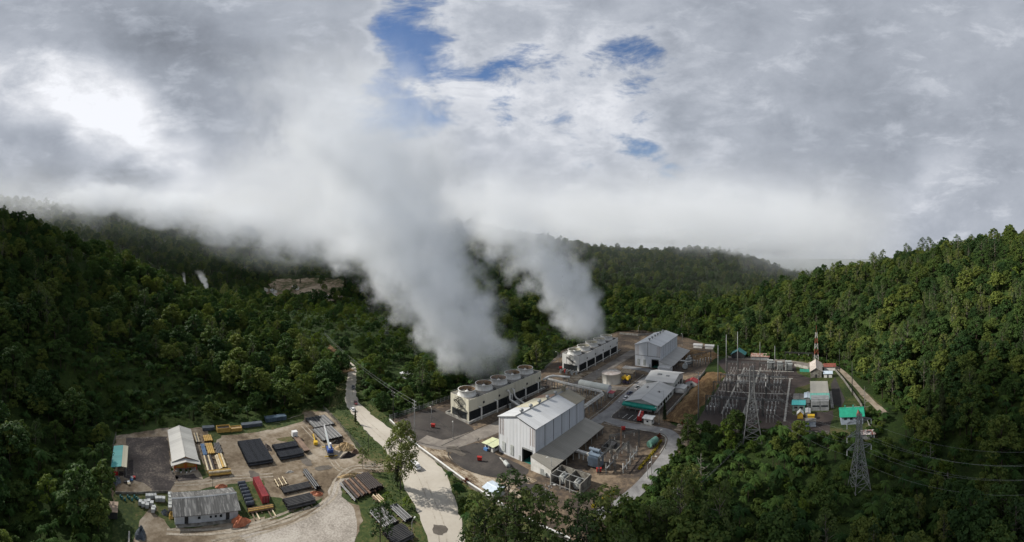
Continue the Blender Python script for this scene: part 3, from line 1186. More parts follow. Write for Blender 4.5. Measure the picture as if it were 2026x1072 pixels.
def deck(t, pos):
    """ragged underside of the cloud deck resting on the far hills: higher to the left, lowest over the gap on the right"""
    x, y, z = t.sep(pos)
    ratio = t.math('DIVIDE', x, y)
    rad = t.math('SQRT', t.math('ADD', t.math('MULTIPLY', x, x), t.math('MULTIPLY', y, y)))
    big = t.noise(pos, 0.0035, 3, 0.55)
    fine = t.noise(t.vmath('MULTIPLY', pos, (1, 1, 1.4)), 0.013, 5, 0.64)
    zb = t.math('ADD', t.sstep(ratio, -0.72, -1.5, 76.0, 132.0), t.sstep(ratio, 0.45, 0.75, 0.0, -62.0))
    zb = t.math('ADD', zb, t.math('MULTIPLY', t.math('SUBTRACT', big, 0.5), -190.0))
    zb = t.math('ADD', zb, t.math('MULTIPLY', t.math('SUBTRACT', fine, 0.5), -150.0))
    zb = t.math('SUBTRACT', zb, t.math('MULTIPLY', t.math('MAXIMUM', t.math('SUBTRACT', rad, 1000.0), 0.0), t.sstep(ratio, -0.5, 0.2, 0.0, 0.16)))
    s = t.sstep(t.math('SUBTRACT', z, zb), 0.0, 85.0)
    s = t.math('MULTIPLY', s, t.math('MULTIPLY', t.sstep(fine, 0.34, 0.60, 0.15, 1.0), t.sstep(big, 0.34, 0.56, 0.25, 1.0)))
    top = t.sstep(z, 265.0, 110.0)
    ring = t.math('MULTIPLY', t.sstep(rad, 530.0, 820.0), t.sstep(rad, 1950.0, 1700.0))
    s = t.math('MULTIPLY', t.math('MULTIPLY_ADD', s, 0.0070, 0.00022), t.sstep(ratio, 1.45, 0.5))
    return t.math('MULTIPLY', t.math('MULTIPLY', s, top), ring)


def ring_body(r0, r1, a0, a1, z0, z1, n=18):
    mb = MB()
    for i in range(n + 1):
        a = math.radians(a0 + (a1 - a0) * i / n)
        k_ = 1 / math.cos(math.radians((a1 - a0) / n / 2))
        for r_, z_ in ((r0, z0), (r1 * k_, z0), (r1 * k_, z1), (r0, z1)):
            mb.v.append((r_ * math.sin(a), r_ * math.cos(a), z_))
    mb.f = [(0, 1, 2, 3), tuple(4 * n + q for q in (3, 2, 1, 0))] + [(4 * i + q, 4 * i + (q + 1) % 4, 4 * i + 4 + (q + 1) % 4, 4 * i + 4 + q) for i in range(n) for q in range(4)]
    return mb


tag(ring_body(535, 1940, -77, 57, -90, 265).build('low_cloud', vol_mat('low_cloud', deck, 0.45), None, (0, 0, 0), TH), 'ragged grey cloud deck resting on the far forested hills', 'cloud', None, 'stuff')
bank('steam_drift', 'thin veil of drifting steam over the valley trees', cam_frame(-205, 420, 146), (225, 120, 108), 0.006, 3.0, 0.015, 3.2, 0.1, 0.85, rate=0.4)


# torn shreds of cloud caught on the far slopes
def shred(label, px, py, d, radii, dens, seed):
    a = (px - XC) / FPX
    z = CAM_H - (py - YH) * d / FPX
    bank('cloud_shred', label, cam_frame(d * math.sin(a), d * math.cos(a), z), radii, dens, seed, 0.021, 3.6, 0.15, 0.75, rate=0.42)


shred('torn cloud shred on the far left mountain top', 190, 395, 930, (150, 110, 42), 0.016, 21.0)
shred('torn white cloud shred hanging on the left mountain', 330, 415, 830, (140, 95, 44), 0.020, 22.0)
shred('ragged cloud shred over the steam jets', 470, 445, 760, (135, 90, 46), 0.018, 23.0)
shred('ragged cloud shred above the valley clearing', 610, 470, 660, (120, 85, 50), 0.018, 24.0)
shred('low torn shred left of the near steam plume', 735, 500, 540, (80, 65, 46), 0.015, 25.0)
shred('small shred between the two steam plumes', 975, 470, 560, (55, 50, 34), 0.016, 26.0)
shred('flat cloud shred on the ridge beyond the farther hall', 1270, 470, 960, (190, 90, 24), 0.014, 27.0)
shred('flat cloud shred sinking into the gap beyond the switchyard', 1500, 488, 960, (150, 90, 30), 0.018, 28.0)


# two unseen clouds added above the frame, placed to shade the near ground
def shade_cloud(label, right, fwd, radii, seed):
    h = 1500.0
    off = h / math.tan(SUN_EL)
    c = cam_frame(right, fwd, 0)
    bank('cloud', label, (c[0] + off * math.sin(SUN_AZ), c[1] + off * math.cos(SUN_AZ), h), radii, 0.03, seed, 0.007, 1.3, 0.0, 0.5, rate=0.8)


shade_cloud('broad unseen cloud added overhead to shade the left slope and the store yard', -275, 120, (205, 112, 60), 5.0)
shade_cloud('smaller unseen cloud added overhead to shade the scrub and forest below the switchyard', 132, 60, (170, 96, 50), 6.0)


# ------------------------------------------------------------------ open ground, roads, verges
def soil_mat(name, stops, s1=0.06, s2=0.9, rough=0.92, stretch=(1, 1, 1), bump=0.5, fleck=0.35):
    """ground of mixed tone: broad patches over a fine grain"""
    m = bpy.data.materials.new(name)
    m.use_nodes = True
    t = NT(m.node_tree)
    bs = t.n['Principled BSDF']
    bs.inputs['Roughness'].default_value = rough
    bs.inputs['Specular IOR Level'].default_value = 0.2
    v = t.vmath('MULTIPLY', t.new('ShaderNodeTexCoord').outputs['Object'], stretch)
    a = t.noise(v, s1, 7, 0.62, 0.6)
    b = t.noise(v, s2, 6, 0.7)
    f = t.math('ADD', a, t.math('MULTIPLY', t.math('SUBTRACT', b, 0.5), fleck))
    t.l.new(t.ramp(f, stops), bs.inputs['Base Color'])
    bp = t.new('ShaderNodeBump')
    bp.inputs['Strength'].default_value = bump
    bp.inputs['Distance'].default_value = 0.12
    t.l.new(b, bp.inputs['Height'])
    t.l.new(bp.outputs[0], bs.inputs['Normal'])
    MATS[name] = m
    return m


M_PLANTG = soil_mat('plant_hardstand', [(0.32, (0.044, 0.036, 0.031)), (0.45, (0.072, 0.057, 0.045)), (0.54, (0.125, 0.093, 0.064)), (0.66, (0.21, 0.160, 0.110))], 0.06, 0.6, fleck=0.6)
M_DARKG = soil_mat('dark_gravel', [(0.3, (0.035, 0.032, 0.031)), (0.55, (0.058, 0.052, 0.048)), (0.75, (0.085, 0.075, 0.066))], 0.09, 1.2)
M_STREAK = soil_mat('streaked_dirt', [(0.34, (0.055, 0.040, 0.028)), (0.44, (0.13, 0.095, 0.062)), (0.53, (0.25, 0.20, 0.14)), (0.66, (0.38, 0.33, 0.26))], 0.17, 0.9, stretch=(0.55, 1.5, 1), fleck=0.8)
M_INROAD = soil_mat('worn_plant_road', [(0.3, (0.10, 0.09, 0.08)), (0.5, (0.18, 0.16, 0.14)), (0.7, (0.26, 0.235, 0.20))], 0.12, 0.9)
M_ASPH = soil_mat('grey_asphalt', [(0.3, (0.13, 0.128, 0.128)), (0.5, (0.21, 0.207, 0.205)), (0.7, (0.29, 0.285, 0.28))], 0.15, 1.4)
M_ROAD = soil_mat('pale_dusty_road', [(0.25, (0.31, 0.275, 0.23)), (0.45, (0.40, 0.365, 0.31)), (0.7, (0.47, 0.435, 0.375))], 0.05, 0.6, fleck=0.3)
M_YARD = soil_mat('yard_gravel', [(0.30, (0.075, 0.055, 0.036)), (0.42, (0.135, 0.103, 0.069)), (0.54, (0.22, 0.18, 0.132)), (0.68, (0.32, 0.28, 0.225))], 0.055, 0.5, fleck=0.45)
M_TURN = soil_mat('loose_stone', [(0.3, (0.18, 0.16, 0.135)), (0.5, (0.30, 0.27, 0.235)), (0.7, (0.40, 0.37, 0.325))], 0.09, 1.6, fleck=1.1, bump=0.9)
M_PARK = soil_mat('dark_paving', [(0.36, (0.040, 0.034, 0.033)), (0.52, (0.064, 0.055, 0.052)), (0.60, (0.12, 0.10, 0.085)), (0.72, (0.24, 0.21, 0.17))], 0.09, 1.3, fleck=0.6)
M_GRASS = soil_mat('rough_grass', [(0.28, (0.020, 0.034, 0.010)), (0.47, (0.038, 0.058, 0.015)), (0.6, (0.075, 0.080, 0.026)), (0.72, (0.11, 0.085, 0.045))], 0.06, 0.7, fleck=1.1, bump=1.0)
M_SWITCH = soil_mat('switchyard_gravel', [(0.3, (0.036, 0.029, 0.027)), (0.5, (0.056, 0.045, 0.041)), (0.72, (0.090, 0.070, 0.060))], 0.06, 1.3)
M_EARTH = soil_mat('bare_ochre_earth', [(0.3, (0.060, 0.034, 0.016)), (0.48, (0.115, 0.068, 0.030)), (0.66, (0.22, 0.145, 0.070))], 0.14, 0.8, stretch=(1.6, 0.6, 1), fleck=0.8, bump=1.0)
M_CONC = mat('concrete', (0.36, 0.35, 0.32), 0.85, col2=(0.20, 0.19, 0.17), vscale=0.5)
M_OLDCONC = mat('stained_concrete', (0.26, 0.25, 0.22), 0.9, col2=(0.11, 0.10, 0.085), vscale=0.6)
M_WHITE = mat('white_paint', (0.72, 0.72, 0.70), 0.6, col2=(0.55, 0.54, 0.50), vscale=0.35)

GRASSY = poly([(500, 1300), (600, 806), (655, 800), (676, 730), (712, 726), (718, 790), (765, 822), (1000, 1000), (1150, 1110), (1080, 1300)])
sheet('verge', GRASSY, 0.03, M_GRASS, rag=0.5)
sheet('compound_lane', poly([(1652, 745), (1672, 790), (1664, 806), (1648, 800), (1644, 760)]), 0.06, M_DARKG)
sheet('compound_yard', poly([(1562, 822), (1564, 770), (1600, 760), (1604, 748), (1580, 740), (1566, 720), (1556, 720), (1552, 856), (1640, 855), (1650, 812)]), 0.055, M_SWITCH, rag=0.8)
sheet('compound_ground', poly([(1556, 870), (1566, 700), (1655, 720), (1760, 815), (1730, 878), (1640, 866)]), 0.03, M_GRASS, rag=0.6)
PLANT = poly([(770, 832), (895, 787), (1078, 729), (1112, 693), (1222, 656), (1262, 652), (1345, 663), (1400, 682), (1418, 700), (1392, 735), (1345, 792), (1318, 832),
              (1348, 850), (1332, 892), (1272, 970), (1222, 1010), (1165, 1100), (1126, 1071), (930, 964), (830, 889)])
sheet('plant_yard_ground', PLANT, 0.06, M_PLANTG, rag=0.5)


def ribbon(name, pts, width, z, m, label=None, kind='structure', n=6, edge=None):
    L = smooth_line(pts, n)
    mb = MB()
    vs, fs = [], []
    for i, p in enumerate(L):
        a, b = np.array(L[max(i - 1, 0)]), np.array(L[min(i + 1, len(L) - 1)])
        d = b - a
        d /= np.linalg.norm(d)
        s = np.array([d[1], -d[0]])
        w_ = width if not callable(width) else width(i / (len(L) - 1))
        vs += [(p[0] - s[0] * w_ / 2, p[1] - s[1] * w_ / 2, z), (p[0] + s[0] * w_ / 2, p[1] + s[1] * w_ / 2, z)]
    for i in range(len(L) - 1):
        fs.append((2 * i, 2 * i + 1, 2 * i + 3, 2 * i + 2))
    mb.add(vs, fs)
    o = mb.build(name, m)
    return tag(o, label, None, None, kind)


# hardstands and tracks inside the plant
sheet('gravel_bed', [(-172, 118), (-172, 143), (-164, 143), (-146, 142), (-141, 140), (-141, 120), (-150, 113)], 0.09, M_DARKG, rag=0.5)
sheet('gravel_bed', smooth_line([(-134, 124), (-131, 132), (-121, 134), (-119, 131), (-101, 130), (-102, 122), (-112, 116), (-124, 114), (-132, 117)], 4), 0.09, M_DARKG, rag=0.5)
sheet('dirt_strip', poly([(780, 842), (818, 838), (862, 866), (905, 872), (925, 892), (950, 925), (1000, 935), (1045, 942), (1062, 950), (1030, 985), (985, 990), (930, 955), (868, 911), (830, 884)]), 0.08, M_STREAK, rag=1.2)
ribbon('plant_road', [(-150, 116), (-140, 120), (-137, 131), (-135, 150), (-135, 180), (-134, 210), (-134, 250), (-134, 310)], 9.0, 0.105, M_INROAD)
ribbon('plant_road', [(-137, 229), (-120, 227), (-105, 230)], 6.0, 0.112, M_INROAD)
ribbon('plant_road', [(-100, 160), (-99.5, 186), (-99, 200), (-100, 218), (-101, 245), (-100, 262), (-108, 268), (-125, 268)], 6.5, 0.12, M_ASPH)
ribbon('ring_road', [(-101, 192), (-97, 187.5), (-86, 185.5), (-72, 186.5), (-63, 185), (-58.5, 178), (-57.5, 166), (-58, 152), (-60, 136), (-66, 118)], 5.6, 0.135, M_ASPH)
sheet('car_park', [(-96, 190), (-77, 190.5), (-76, 202), (-95, 203)], 0.10, M_DARKG)
ribbon('kerb', [(-95.5, 182.2), (-86, 182.2), (-72, 183.2), (-64.5, 181.5), (-61.6, 176), (-60.8, 166)], 0.5, 0.22, M_CONC)
ribbon('kerb', [(-96, 230), (-96, 192.6), (-90, 189.2), (-78, 189.6)], 0.4, 0.22, M_CONC)
ribbon('kerb', [(-104, 182), (-104, 200), (-105, 214), (-105.5, 258)], 0.4, 0.22, M_CONC)
for k in range(5):
    sheet('parking_line', [(-90 + 3 * k, 191.5), (-89.8 + 3 * k, 191.5), (-89.4 + 3 * k, 197), (-89.6 + 3 * k, 197)], 0.115, M_WHITE)
# earth bank between office road and switchyard: a long rounded ridge
mb = MB()
prof = [(-67.5, 0.0), (-65.5, 1.2), (-63.5, 2.3), (-61, 2.7), (-58.5, 2.1), (-56, 0.9), (-54, 0.0)]
vs, fs = [], []
NYB = 26
for j in range(NYB):
    y = 196 + (276 - 196) * j / (NYB - 1)
    k = math.sin(math.pi * min(1, max(0, (j + .3) / (NYB - .4)))) ** 0.5
    for i, (x, z) in enumerate(prof):
        vs.append((x + 0.8 * math.sin(j * 1.7 + i) - 3.0 * (1 - j / NYB), y + 0.7 * math.sin(i * 3 + j * 2.1), 0.1 + z * k * (0.9 + 0.2 * math.sin(j * 2.3 + i * 1.3))))
n_ = len(prof)
for j in range(NYB - 1):
    for i in range(n_ - 1):
        fs.append((j * n_ + i, j * n_ + i + 1, (j + 1) * n_ + i + 1, (j + 1) * n_ + i))
mb.add(vs, fs)
tag(mb.build('earth_bank', M_EARTH, smooth=True), None, None, None, 'structure')
sheet('dirt_patch', poly([(1330, 850), (1345, 836), (1385, 838), (1392, 856), (1360, 880), (1338, 905)]), 0.09, M_STREAK, rag=1.2)
sheet('bare_soil', [(-146, 205), (-110, 205), (-110, 258), (-128, 262), (-146, 240)], 0.08, M_STREAK, rag=1.6)
sheet('bare_soil', [(-100, 300), (-70, 300), (-66, 322), (-100, 330)], 0.08, M_EARTH, rag=1.6)
sheet('switchyard_ground', [(-54, 198), (-8.5, 199), (-8, 262), (-9, 306), (-62, 312), (-66, 300), (-54, 276)], 0.10, M_SWITCH)
sheet('back_track', poly([(1440, 700), (1560, 712), (1660, 727), (1655, 733), (1560, 720), (1440, 708)]), 0.09, M_INROAD, rag=0.6)

# the public road, its junction and the store yard
road = poly([(850, 1300), (848, 1072), (828, 1020), (803, 968), (786, 926), (764, 893), (726, 853), (694, 818), (683, 795), (684, 765), (690, 733),
             (705, 738), (704, 770), (708, 793), (738, 823), (800, 868), (852, 903), (884, 938), (902, 990), (918, 1045), (940, 1300)])
sheet('road', road, 0.10, M_ROAD, rag=0.7)
ribbon('road', [at(697, 736), at(692, 722), at(668, 706), at(650, 694)], 6.0, 0.07, M_ROAD)
sheet('yard_ground', poly([(215, 1300), (235, 1070), (222, 975), (229, 862), (330, 846), (430, 846), (545, 838), (606, 814), (650, 812), (690, 862), (716, 900), (745, 918),
                           (790, 908), (800, 925), (748, 934), (690, 936), (668, 958), (672, 985), (712, 1000), (716, 1030), (700, 1072), (690, 1300)]), 0.09, M_YARD, rag=1.0)
sheet('loose_stone_apron', smooth_line(poly([(470, 1060), (560, 1040), (640, 1000), (652, 965), (690, 940), (720, 935), (690, 950), (672, 975), (700, 1005), (706, 1040), (680, 1110), (560, 1130)]), 4), 0.12, M_TURN, rag=1.0)
sheet('paved_lot', poly([(249, 866), (331, 864), (336, 900), (340, 930), (352, 945), (338, 972), (304, 974), (285, 955), (246, 945)]), 0.13, M_PARK, rag=0.8)
sheet('paved_lot', poly([(346, 940), (384, 937), (400, 948), (352, 953)]), 0.13, M_PARK, rag=0.8)
sheet('grass_patch', poly([(334, 846), (352, 846), (396, 905), (412, 942), (404, 948), (388, 926), (345, 928), (338, 905)]), 0.12, M_GRASS, rag=1.0)
sheet('grass_patch', poly([(226, 976), (330, 976), (455, 958), (520, 950), (530, 1000), (560, 1015), (480, 1030), (340, 1045), (300, 1005), (280, 1020), (262, 1072), (215, 1200)]), 0.11, M_GRASS, rag=1.0)
sheet('grass_patch', poly([(535, 986), (556, 985), (580, 1005), (640, 985), (632, 1000), (560, 1026), (520, 1030)]), 0.12, M_GRASS, rag=1.0)
sheet('grass_patch', poly([(410, 846), (545, 838), (602, 818), (600, 834), (540, 850), (440, 862), (420, 885)]), 0.11, M_GRASS, rag=1.0)
sheet('grass_patch', poly([(545, 868), (575, 864), (592, 870), (575, 878)]), 0.11, M_GRASS, rag=1.0)

# the works clearing far down the valley follows the slope
def draped(name, pts, m, lift=0.6, step=9.0, kind='structure'):
    P = np.array(pts)
    lo, hi = P.min(0), P.max(0)
    xs, ys = np.arange(lo[0], hi[0], step), np.arange(lo[1], hi[1], step)
    gx, gy = np.meshgrid(xs, ys, indexing='ij')
    Q = np.stack([gx.ravel(), gy.ravel()], 1)
    Z = ground_z(Q) + lift
    ok = inside(Q + step / 2, pts).reshape(gx.shape)
    mb = MB()
    mb.v = [(float(a), float(b), float(c)) for (a, b), c in zip(Q, Z)]
    ny = len(ys)
    for i in range(len(xs) - 1):
        for j in range(ny - 1):
            if ok[i, j]:
                mb.f.append((i * ny + j, (i + 1) * ny + j, (i + 1) * ny + j + 1, i * ny + j + 1))
    return tag(mb.build(name, m, smooth=True), None, None, None, kind)


M_CLEAR = soil_mat('cleared_earth', [(0.3, (0.04, 0.06, 0.018)), (0.42, (0.09, 0.085, 0.04)), (0.50, (0.18, 0.135, 0.09)), (0.64, (0.33, 0.27, 0.195))], 0.03, 0.15, fleck=0.7)
draped('valley_clearing', CLEAR, M_CLEAR)
draped('hut_clearing', NO_TREES[2], M_EARTH, 0.25, 2.0)
M_TANTRACK = soil_mat('tan_track', [(0.3, (0.17, 0.135, 0.095)), (0.5, (0.27, 0.22, 0.165)), (0.7, (0.35, 0.30, 0.235))], 0.12, 0.8, fleck=0.6)
gt_ = ribbon('gravel_track', [at(1600, 718), at(1636, 723), at(1660, 731), at(1686, 756), at(1714, 786), at(1738, 808), at(1752, 820)], lambda f: 3.8 + .4 * math.sin(f * 31), 0.0, M_TANTRACK, n=10)
Q_ = np.array([v.co[:2] for v in gt_.data.vertices])
Z_ = ground_z(Q_)
for v, z_ in zip(gt_.data.vertices, Z_):
    v.co.z = max(z_, 0) + .5

# wheel tracks, worn lines and wet patches
M_TRACK = soil_mat('wheel_track', [(0.3, (0.26, 0.23, 0.19)), (0.5, (0.37, 0.335, 0.28)), (0.7, (0.46, 0.42, 0.36))], 0.25, 1.5, fleck=0.9)
M_TRACKL = soil_mat('pale_wheel_track', [(0.3, (0.17, 0.145, 0.11)), (0.5, (0.27, 0.235, 0.185)), (0.7, (0.36, 0.32, 0.265))], 0.2, 1.2, fleck=1.0)
M_WET = soil_mat('damp_ground', [(0.3, (0.07, 0.06, 0.05)), (0.6, (0.12, 0.105, 0.088))], 0.3, 1.5, rough=0.55)


def tracks(name, pix_pts, gauge, width, z, m):
    L_ = smooth_line([at(*p) for p in pix_pts], 6)
    for sgn in (-1, 1):
        q = []
        for i, p in enumerate(L_):
            a, b = np.array(L_[max(i - 1, 0)]), np.array(L_[min(i + 1, len(L_) - 1)])
            d = (b - a) / np.linalg.norm(b - a)
            q.append((p[0] + d[1] * sgn * gauge / 2, p[1] - d[0] * sgn * gauge / 2))
        ribbon(name, q, lambda f: width * (0.75 + 0.5 * abs(math.sin(f * 23 + sgn))), z, m, n=1)


tracks('wheel_track', [(880, 1120), (872, 1040), (850, 985), (828, 935), (790, 893), (745, 853), (712, 822), (696, 795), (694, 765), (697, 742)], 2.2, .35, .125, M_TRACK)
tracks('wheel_track', [(420, 1075), (520, 1050), (600, 1022), (655, 985), (668, 950), (700, 925), (750, 925), (790, 918)], 2.0, .8, .135, M_TRACKL)
tracks('wheel_track', [(600, 842), (640, 885), (668, 925), (690, 932)], 2.0, .5, .132, M_TRACKL)
tracks('wheel_track', [(345, 958), (400, 955), (460, 945), (540, 940)], 1.9, .7, .137, M_TRACKL)
tracks('wheel_track', [(330, 1052), (420, 1052), (520, 1035), (610, 1000)], 2.0, .9, .138, M_TRACKL)
for k, (px_, py_, a_, b_) in enumerate(((870, 1048, 3.0, 2.2), (790, 872, 2.2, 1.3), (607, 914, 3.0, 2.4), (500, 940, 2.5, 1.6), (640, 925, 2.4, 3.4), (470, 1044, 1.0, 2.5))):
    x, y = at(px_, py_)
    sheet('damp_patch', [(x + a_ * math.cos(q * .524), y + b_ * math.sin(q * .524)) for q in range(12)], .142 + .002 * k, M_WET, rag=1.5)
for k, (x, y, a_, b_) in enumerate(((-140, 190, 2, 7), (-132, 120, 5, 2), (-111, 122, 3, 5), (-97, 176, 2, 6), (-84, 205, 3, 4), (-128, 258, 3, 6), (-90, 120, 8, 4), (-76, 165, 6, 3), (-82, 138, 4, 3), (-100, 122, 5, 3))):
    sheet('damp_patch', [(x + a_ * math.cos(q * .524), y + b_ * math.sin(q * .524)) for q in range(12)], .145 + .002 * k, M_WET if k % 2 else M_DARKG, rag=2.0)

# open drains and worn edges inside the plant
M_DRAIN = mat('dark_drain', (0.03, 0.028, 0.026), .8)
for pts in ([(-139.6, 119), (-140.4, 141), (-140.4, 205)], [(-133.6, 136), (-131, 133.4), (-121, 135)], [(-134.6, 124.5), (-133, 117), (-124, 113.6), (-112, 115.6), (-101, 121.6)], [(-128.6, 140), (-128.6, 205)], [(-172.6, 117), (-172.6, 144)], [(-130, 262), (-130, 318)], [(-66.6, 204), (-66.6, 270)]):
    ribbon('drain', pts, .45, .118, M_DRAIN, n=3)


# ------------------------------------------------------------------ power plant
def sheet_mat(name, color, axis=0, period=0.9, rough=0.5, stain=(0.35, 0.30, 0.24), amount=0.35, run=(0.9, 0.9, 0.12), lo=0.52, hi=0.75, metal=0.0, tone=0.1):
    """ribbed metal sheeting with weather streaks running down it; axis = the ribs repeat along it"""
    m = bpy.data.materials.new(name)
    m.use_nodes = True
    t = NT(m.node_tree)
    bs = t.n['Principled BSDF']
    bs.inputs['Roughness'].default_value = rough
    bs.inputs['Metallic'].default_value = metal
    bs.inputs['Specular IOR Level'].default_value = 0.35
    v = t.new('ShaderNodeTexCoord').outputs['Object']
    ax = t.sep(v)[axis]
    w_ = t.math('SINE', t.math('MULTIPLY', ax, 2 * math.pi / period))
    n = t.noise(t.vmath('MULTIPLY', v, run), 0.8, 6, 0.65)
    n2 = t.noise(v, 0.10, 4, 0.6)
    # every sheet a slightly different tone
    sid = t.math('FLOOR', t.math('DIVIDE', ax, period * 2.2))
    wn = t.new('ShaderNodeTexWhiteNoise', noise_dimensions='1D')
    t.l.new(sid, wn.inputs['W'])
    k = t.lin(wn.outputs['Value'], 0, 1, 1 - tone, 1 + tone * 0.4)
    c = t.vmath('MULTIPLY', color, t.comb(k, k, k))
    c = t.mix(t.math('MULTIPLY', t.sstep(n, lo, hi), amount), c, stain)
    c = t.mix(t.math('MULTIPLY', t.sstep(n2, 0.45, 0.7), amount * 0.5), c, tuple(x * 0.75 for x in color))
    t.l.new(c, bs.inputs['Base Color'])
    bp = t.new('ShaderNodeBump')
    bp.inputs['Strength'].default_value = 0.5
    bp.inputs['Distance'].default_value = 0.06
    t.l.new(w_, bp.inputs['Height'])
    t.l.new(bp.outputs[0], bs.inputs['Normal'])
    MATS[name] = m
    return m


M_WALLW = sheet_mat('white_wall_sheet', (0.64, 0.66, 0.68), 0, 0.75, stain=(0.36, 0.30, 0.25), amount=0.38, tone=0.06)
M_WALLS = sheet_mat('side_wall_sheet', (0.58, 0.61, 0.66), 1, 0.75, stain=(0.42, 0.42, 0.41), amount=0.4)
M_ROOFW = sheet_mat('white_roof_sheet', (0.56, 0.57, 0.575), 1, 1.1, stain=(0.45, 0.43, 0.39), amount=0.35, run=(0.12, 0.9, 0.9))
M_ROOFT = sheet_mat('tan_roof_sheet', (0.25, 0.225, 0.165), 1, 1.1, stain=(0.16, 0.13, 0.09), amount=0.5, run=(0.12, 0.9, 0.9))
M_ROOFR = sheet_mat('rusted_roof_sheet', (0.30, 0.17, 0.10), 1, 1.1, stain=(0.45, 0.40, 0.33), amount=0.7, run=(0.12, 0.9, 0.9))
M_ROOFC = sheet_mat('cream_roof_sheet', (0.58, 0.54, 0.40), 1, 1.1, stain=(0.4, 0.33, 0.22), amount=0.4, run=(0.12, 0.9, 0.9))
M_ANNEX = sheet_mat('annex_roof_sheet', (0.265, 0.25, 0.215), 1, 1.0, stain=(0.18, 0.17, 0.14), amount=0.5, run=(0.12, 0.9, 0.9))
M_ANNEX2 = sheet_mat('grey_annex_roof', (0.34, 0.335, 0.32), 1, 1.0, stain=(0.2, 0.19, 0.17), amount=0.5, run=(0.12, 0.9, 0.9))
M_ROOFG = sheet_mat('grey_white_roof', (0.44, 0.44, 0.43), 1, 0.9, stain=(0.38, 0.37, 0.34), amount=0.4, run=(0.12, 0.9, 0.9))
M_DARK = mat('dark_joint', (0.035, 0.037, 0.04), 0.7)
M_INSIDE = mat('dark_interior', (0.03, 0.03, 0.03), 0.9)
M_TEALF = mat('teal_floor', (0.03, 0.16, 0.13), 0.5)
M_CREAM = sheet_mat('cream_tower_board', (0.60, 0.57, 0.46), 1, 2.4, stain=(0.28, 0.25, 0.19), amount=0.5, run=(0.7, 0.7, 0.10))
M_CREAME = sheet_mat('cream_tower_end', (0.64, 0.61, 0.49), 0, 2.4, stain=(0.34, 0.30, 0.22), amount=0.35, run=(0.7, 0.7, 0.10))
M_PALE = sheet_mat('white_tower_board', (0.66, 0.655, 0.63), 1, 2.4, stain=(0.36, 0.34, 0.30), amount=0.45, run=(0.7, 0.7, 0.10))
M_PALEE = sheet_mat('white_tower_end', (0.70, 0.695, 0.66), 0, 2.4, stain=(0.4, 0.38, 0.33), amount=0.35, run=(0.7, 0.7, 0.10))
M_STACK = mat('fan_stack_shell', (0.66, 0.66, 0.64), 0.55, col2=(0.46, 0.45, 0.42), vscale=0.5, stretch=(1, 1, .3))
M_STACKIN = mat('stained_stack_lining', (0.36, 0.24, 0.14), 0.8, col2=(0.20, 0.14, 0.09), vscale=0.6)
M_STACKIN2 = mat('pale_stack_lining', (0.50, 0.47, 0.36), 0.8, col2=(0.36, 0.33, 0.25), vscale=0.6)
M_DECK = mat('fan_deck', (0.13, 0.125, 0.115), 0.85, col2=(0.22, 0.21, 0.19), vscale=0.4)
M_LOUV = mat('louvre_blade', (0.055, 0.066, 0.072), 0.6, var=0.4, vscale=0.8)
M_STEEL = mat('dark_steel', (0.05, 0.05, 0.05), 0.6, var=0.3)
M_GALV = mat('galvanised_steel', (0.33, 0.34, 0.34), 0.55, 0.3, var=0.3, vscale=0.8)
M_PIPE = mat('pale_pipe_lagging', (0.58, 0.58, 0.56), 0.45, 0.2, col2=(0.40, 0.38, 0.34), vscale=0.6)
M_RED = mat('red_paint', (0.45, 0.035, 0.03), 0.5, var=0.3)
M_YEL = mat('yellow_paint', (0.62, 0.40, 0.03), 0.5, var=0.25)
M_GLASS = mat('dark_glass', (0.02, 0.025, 0.03), 0.12, spec=0.6)
M_TEAL = mat('teal_paint', (0.02, 0.26, 0.20), 0.5, var=0.25)
M_BLUEG = mat('blue_grey_enamel', (0.17, 0.22, 0.28), 0.5, col2=(0.11, 0.14, 0.18))
M_GREYE = mat('grey_enamel', (0.40, 0.42, 0.41), 0.5, col2=(0.26, 0.27, 0.26))
M_PORC = mat('porcelain', (0.40, 0.39, 0.37), 0.35, var=0.3)
M_BLACK = mat('black_rubber', (0.018, 0.018, 0.018), 0.7)


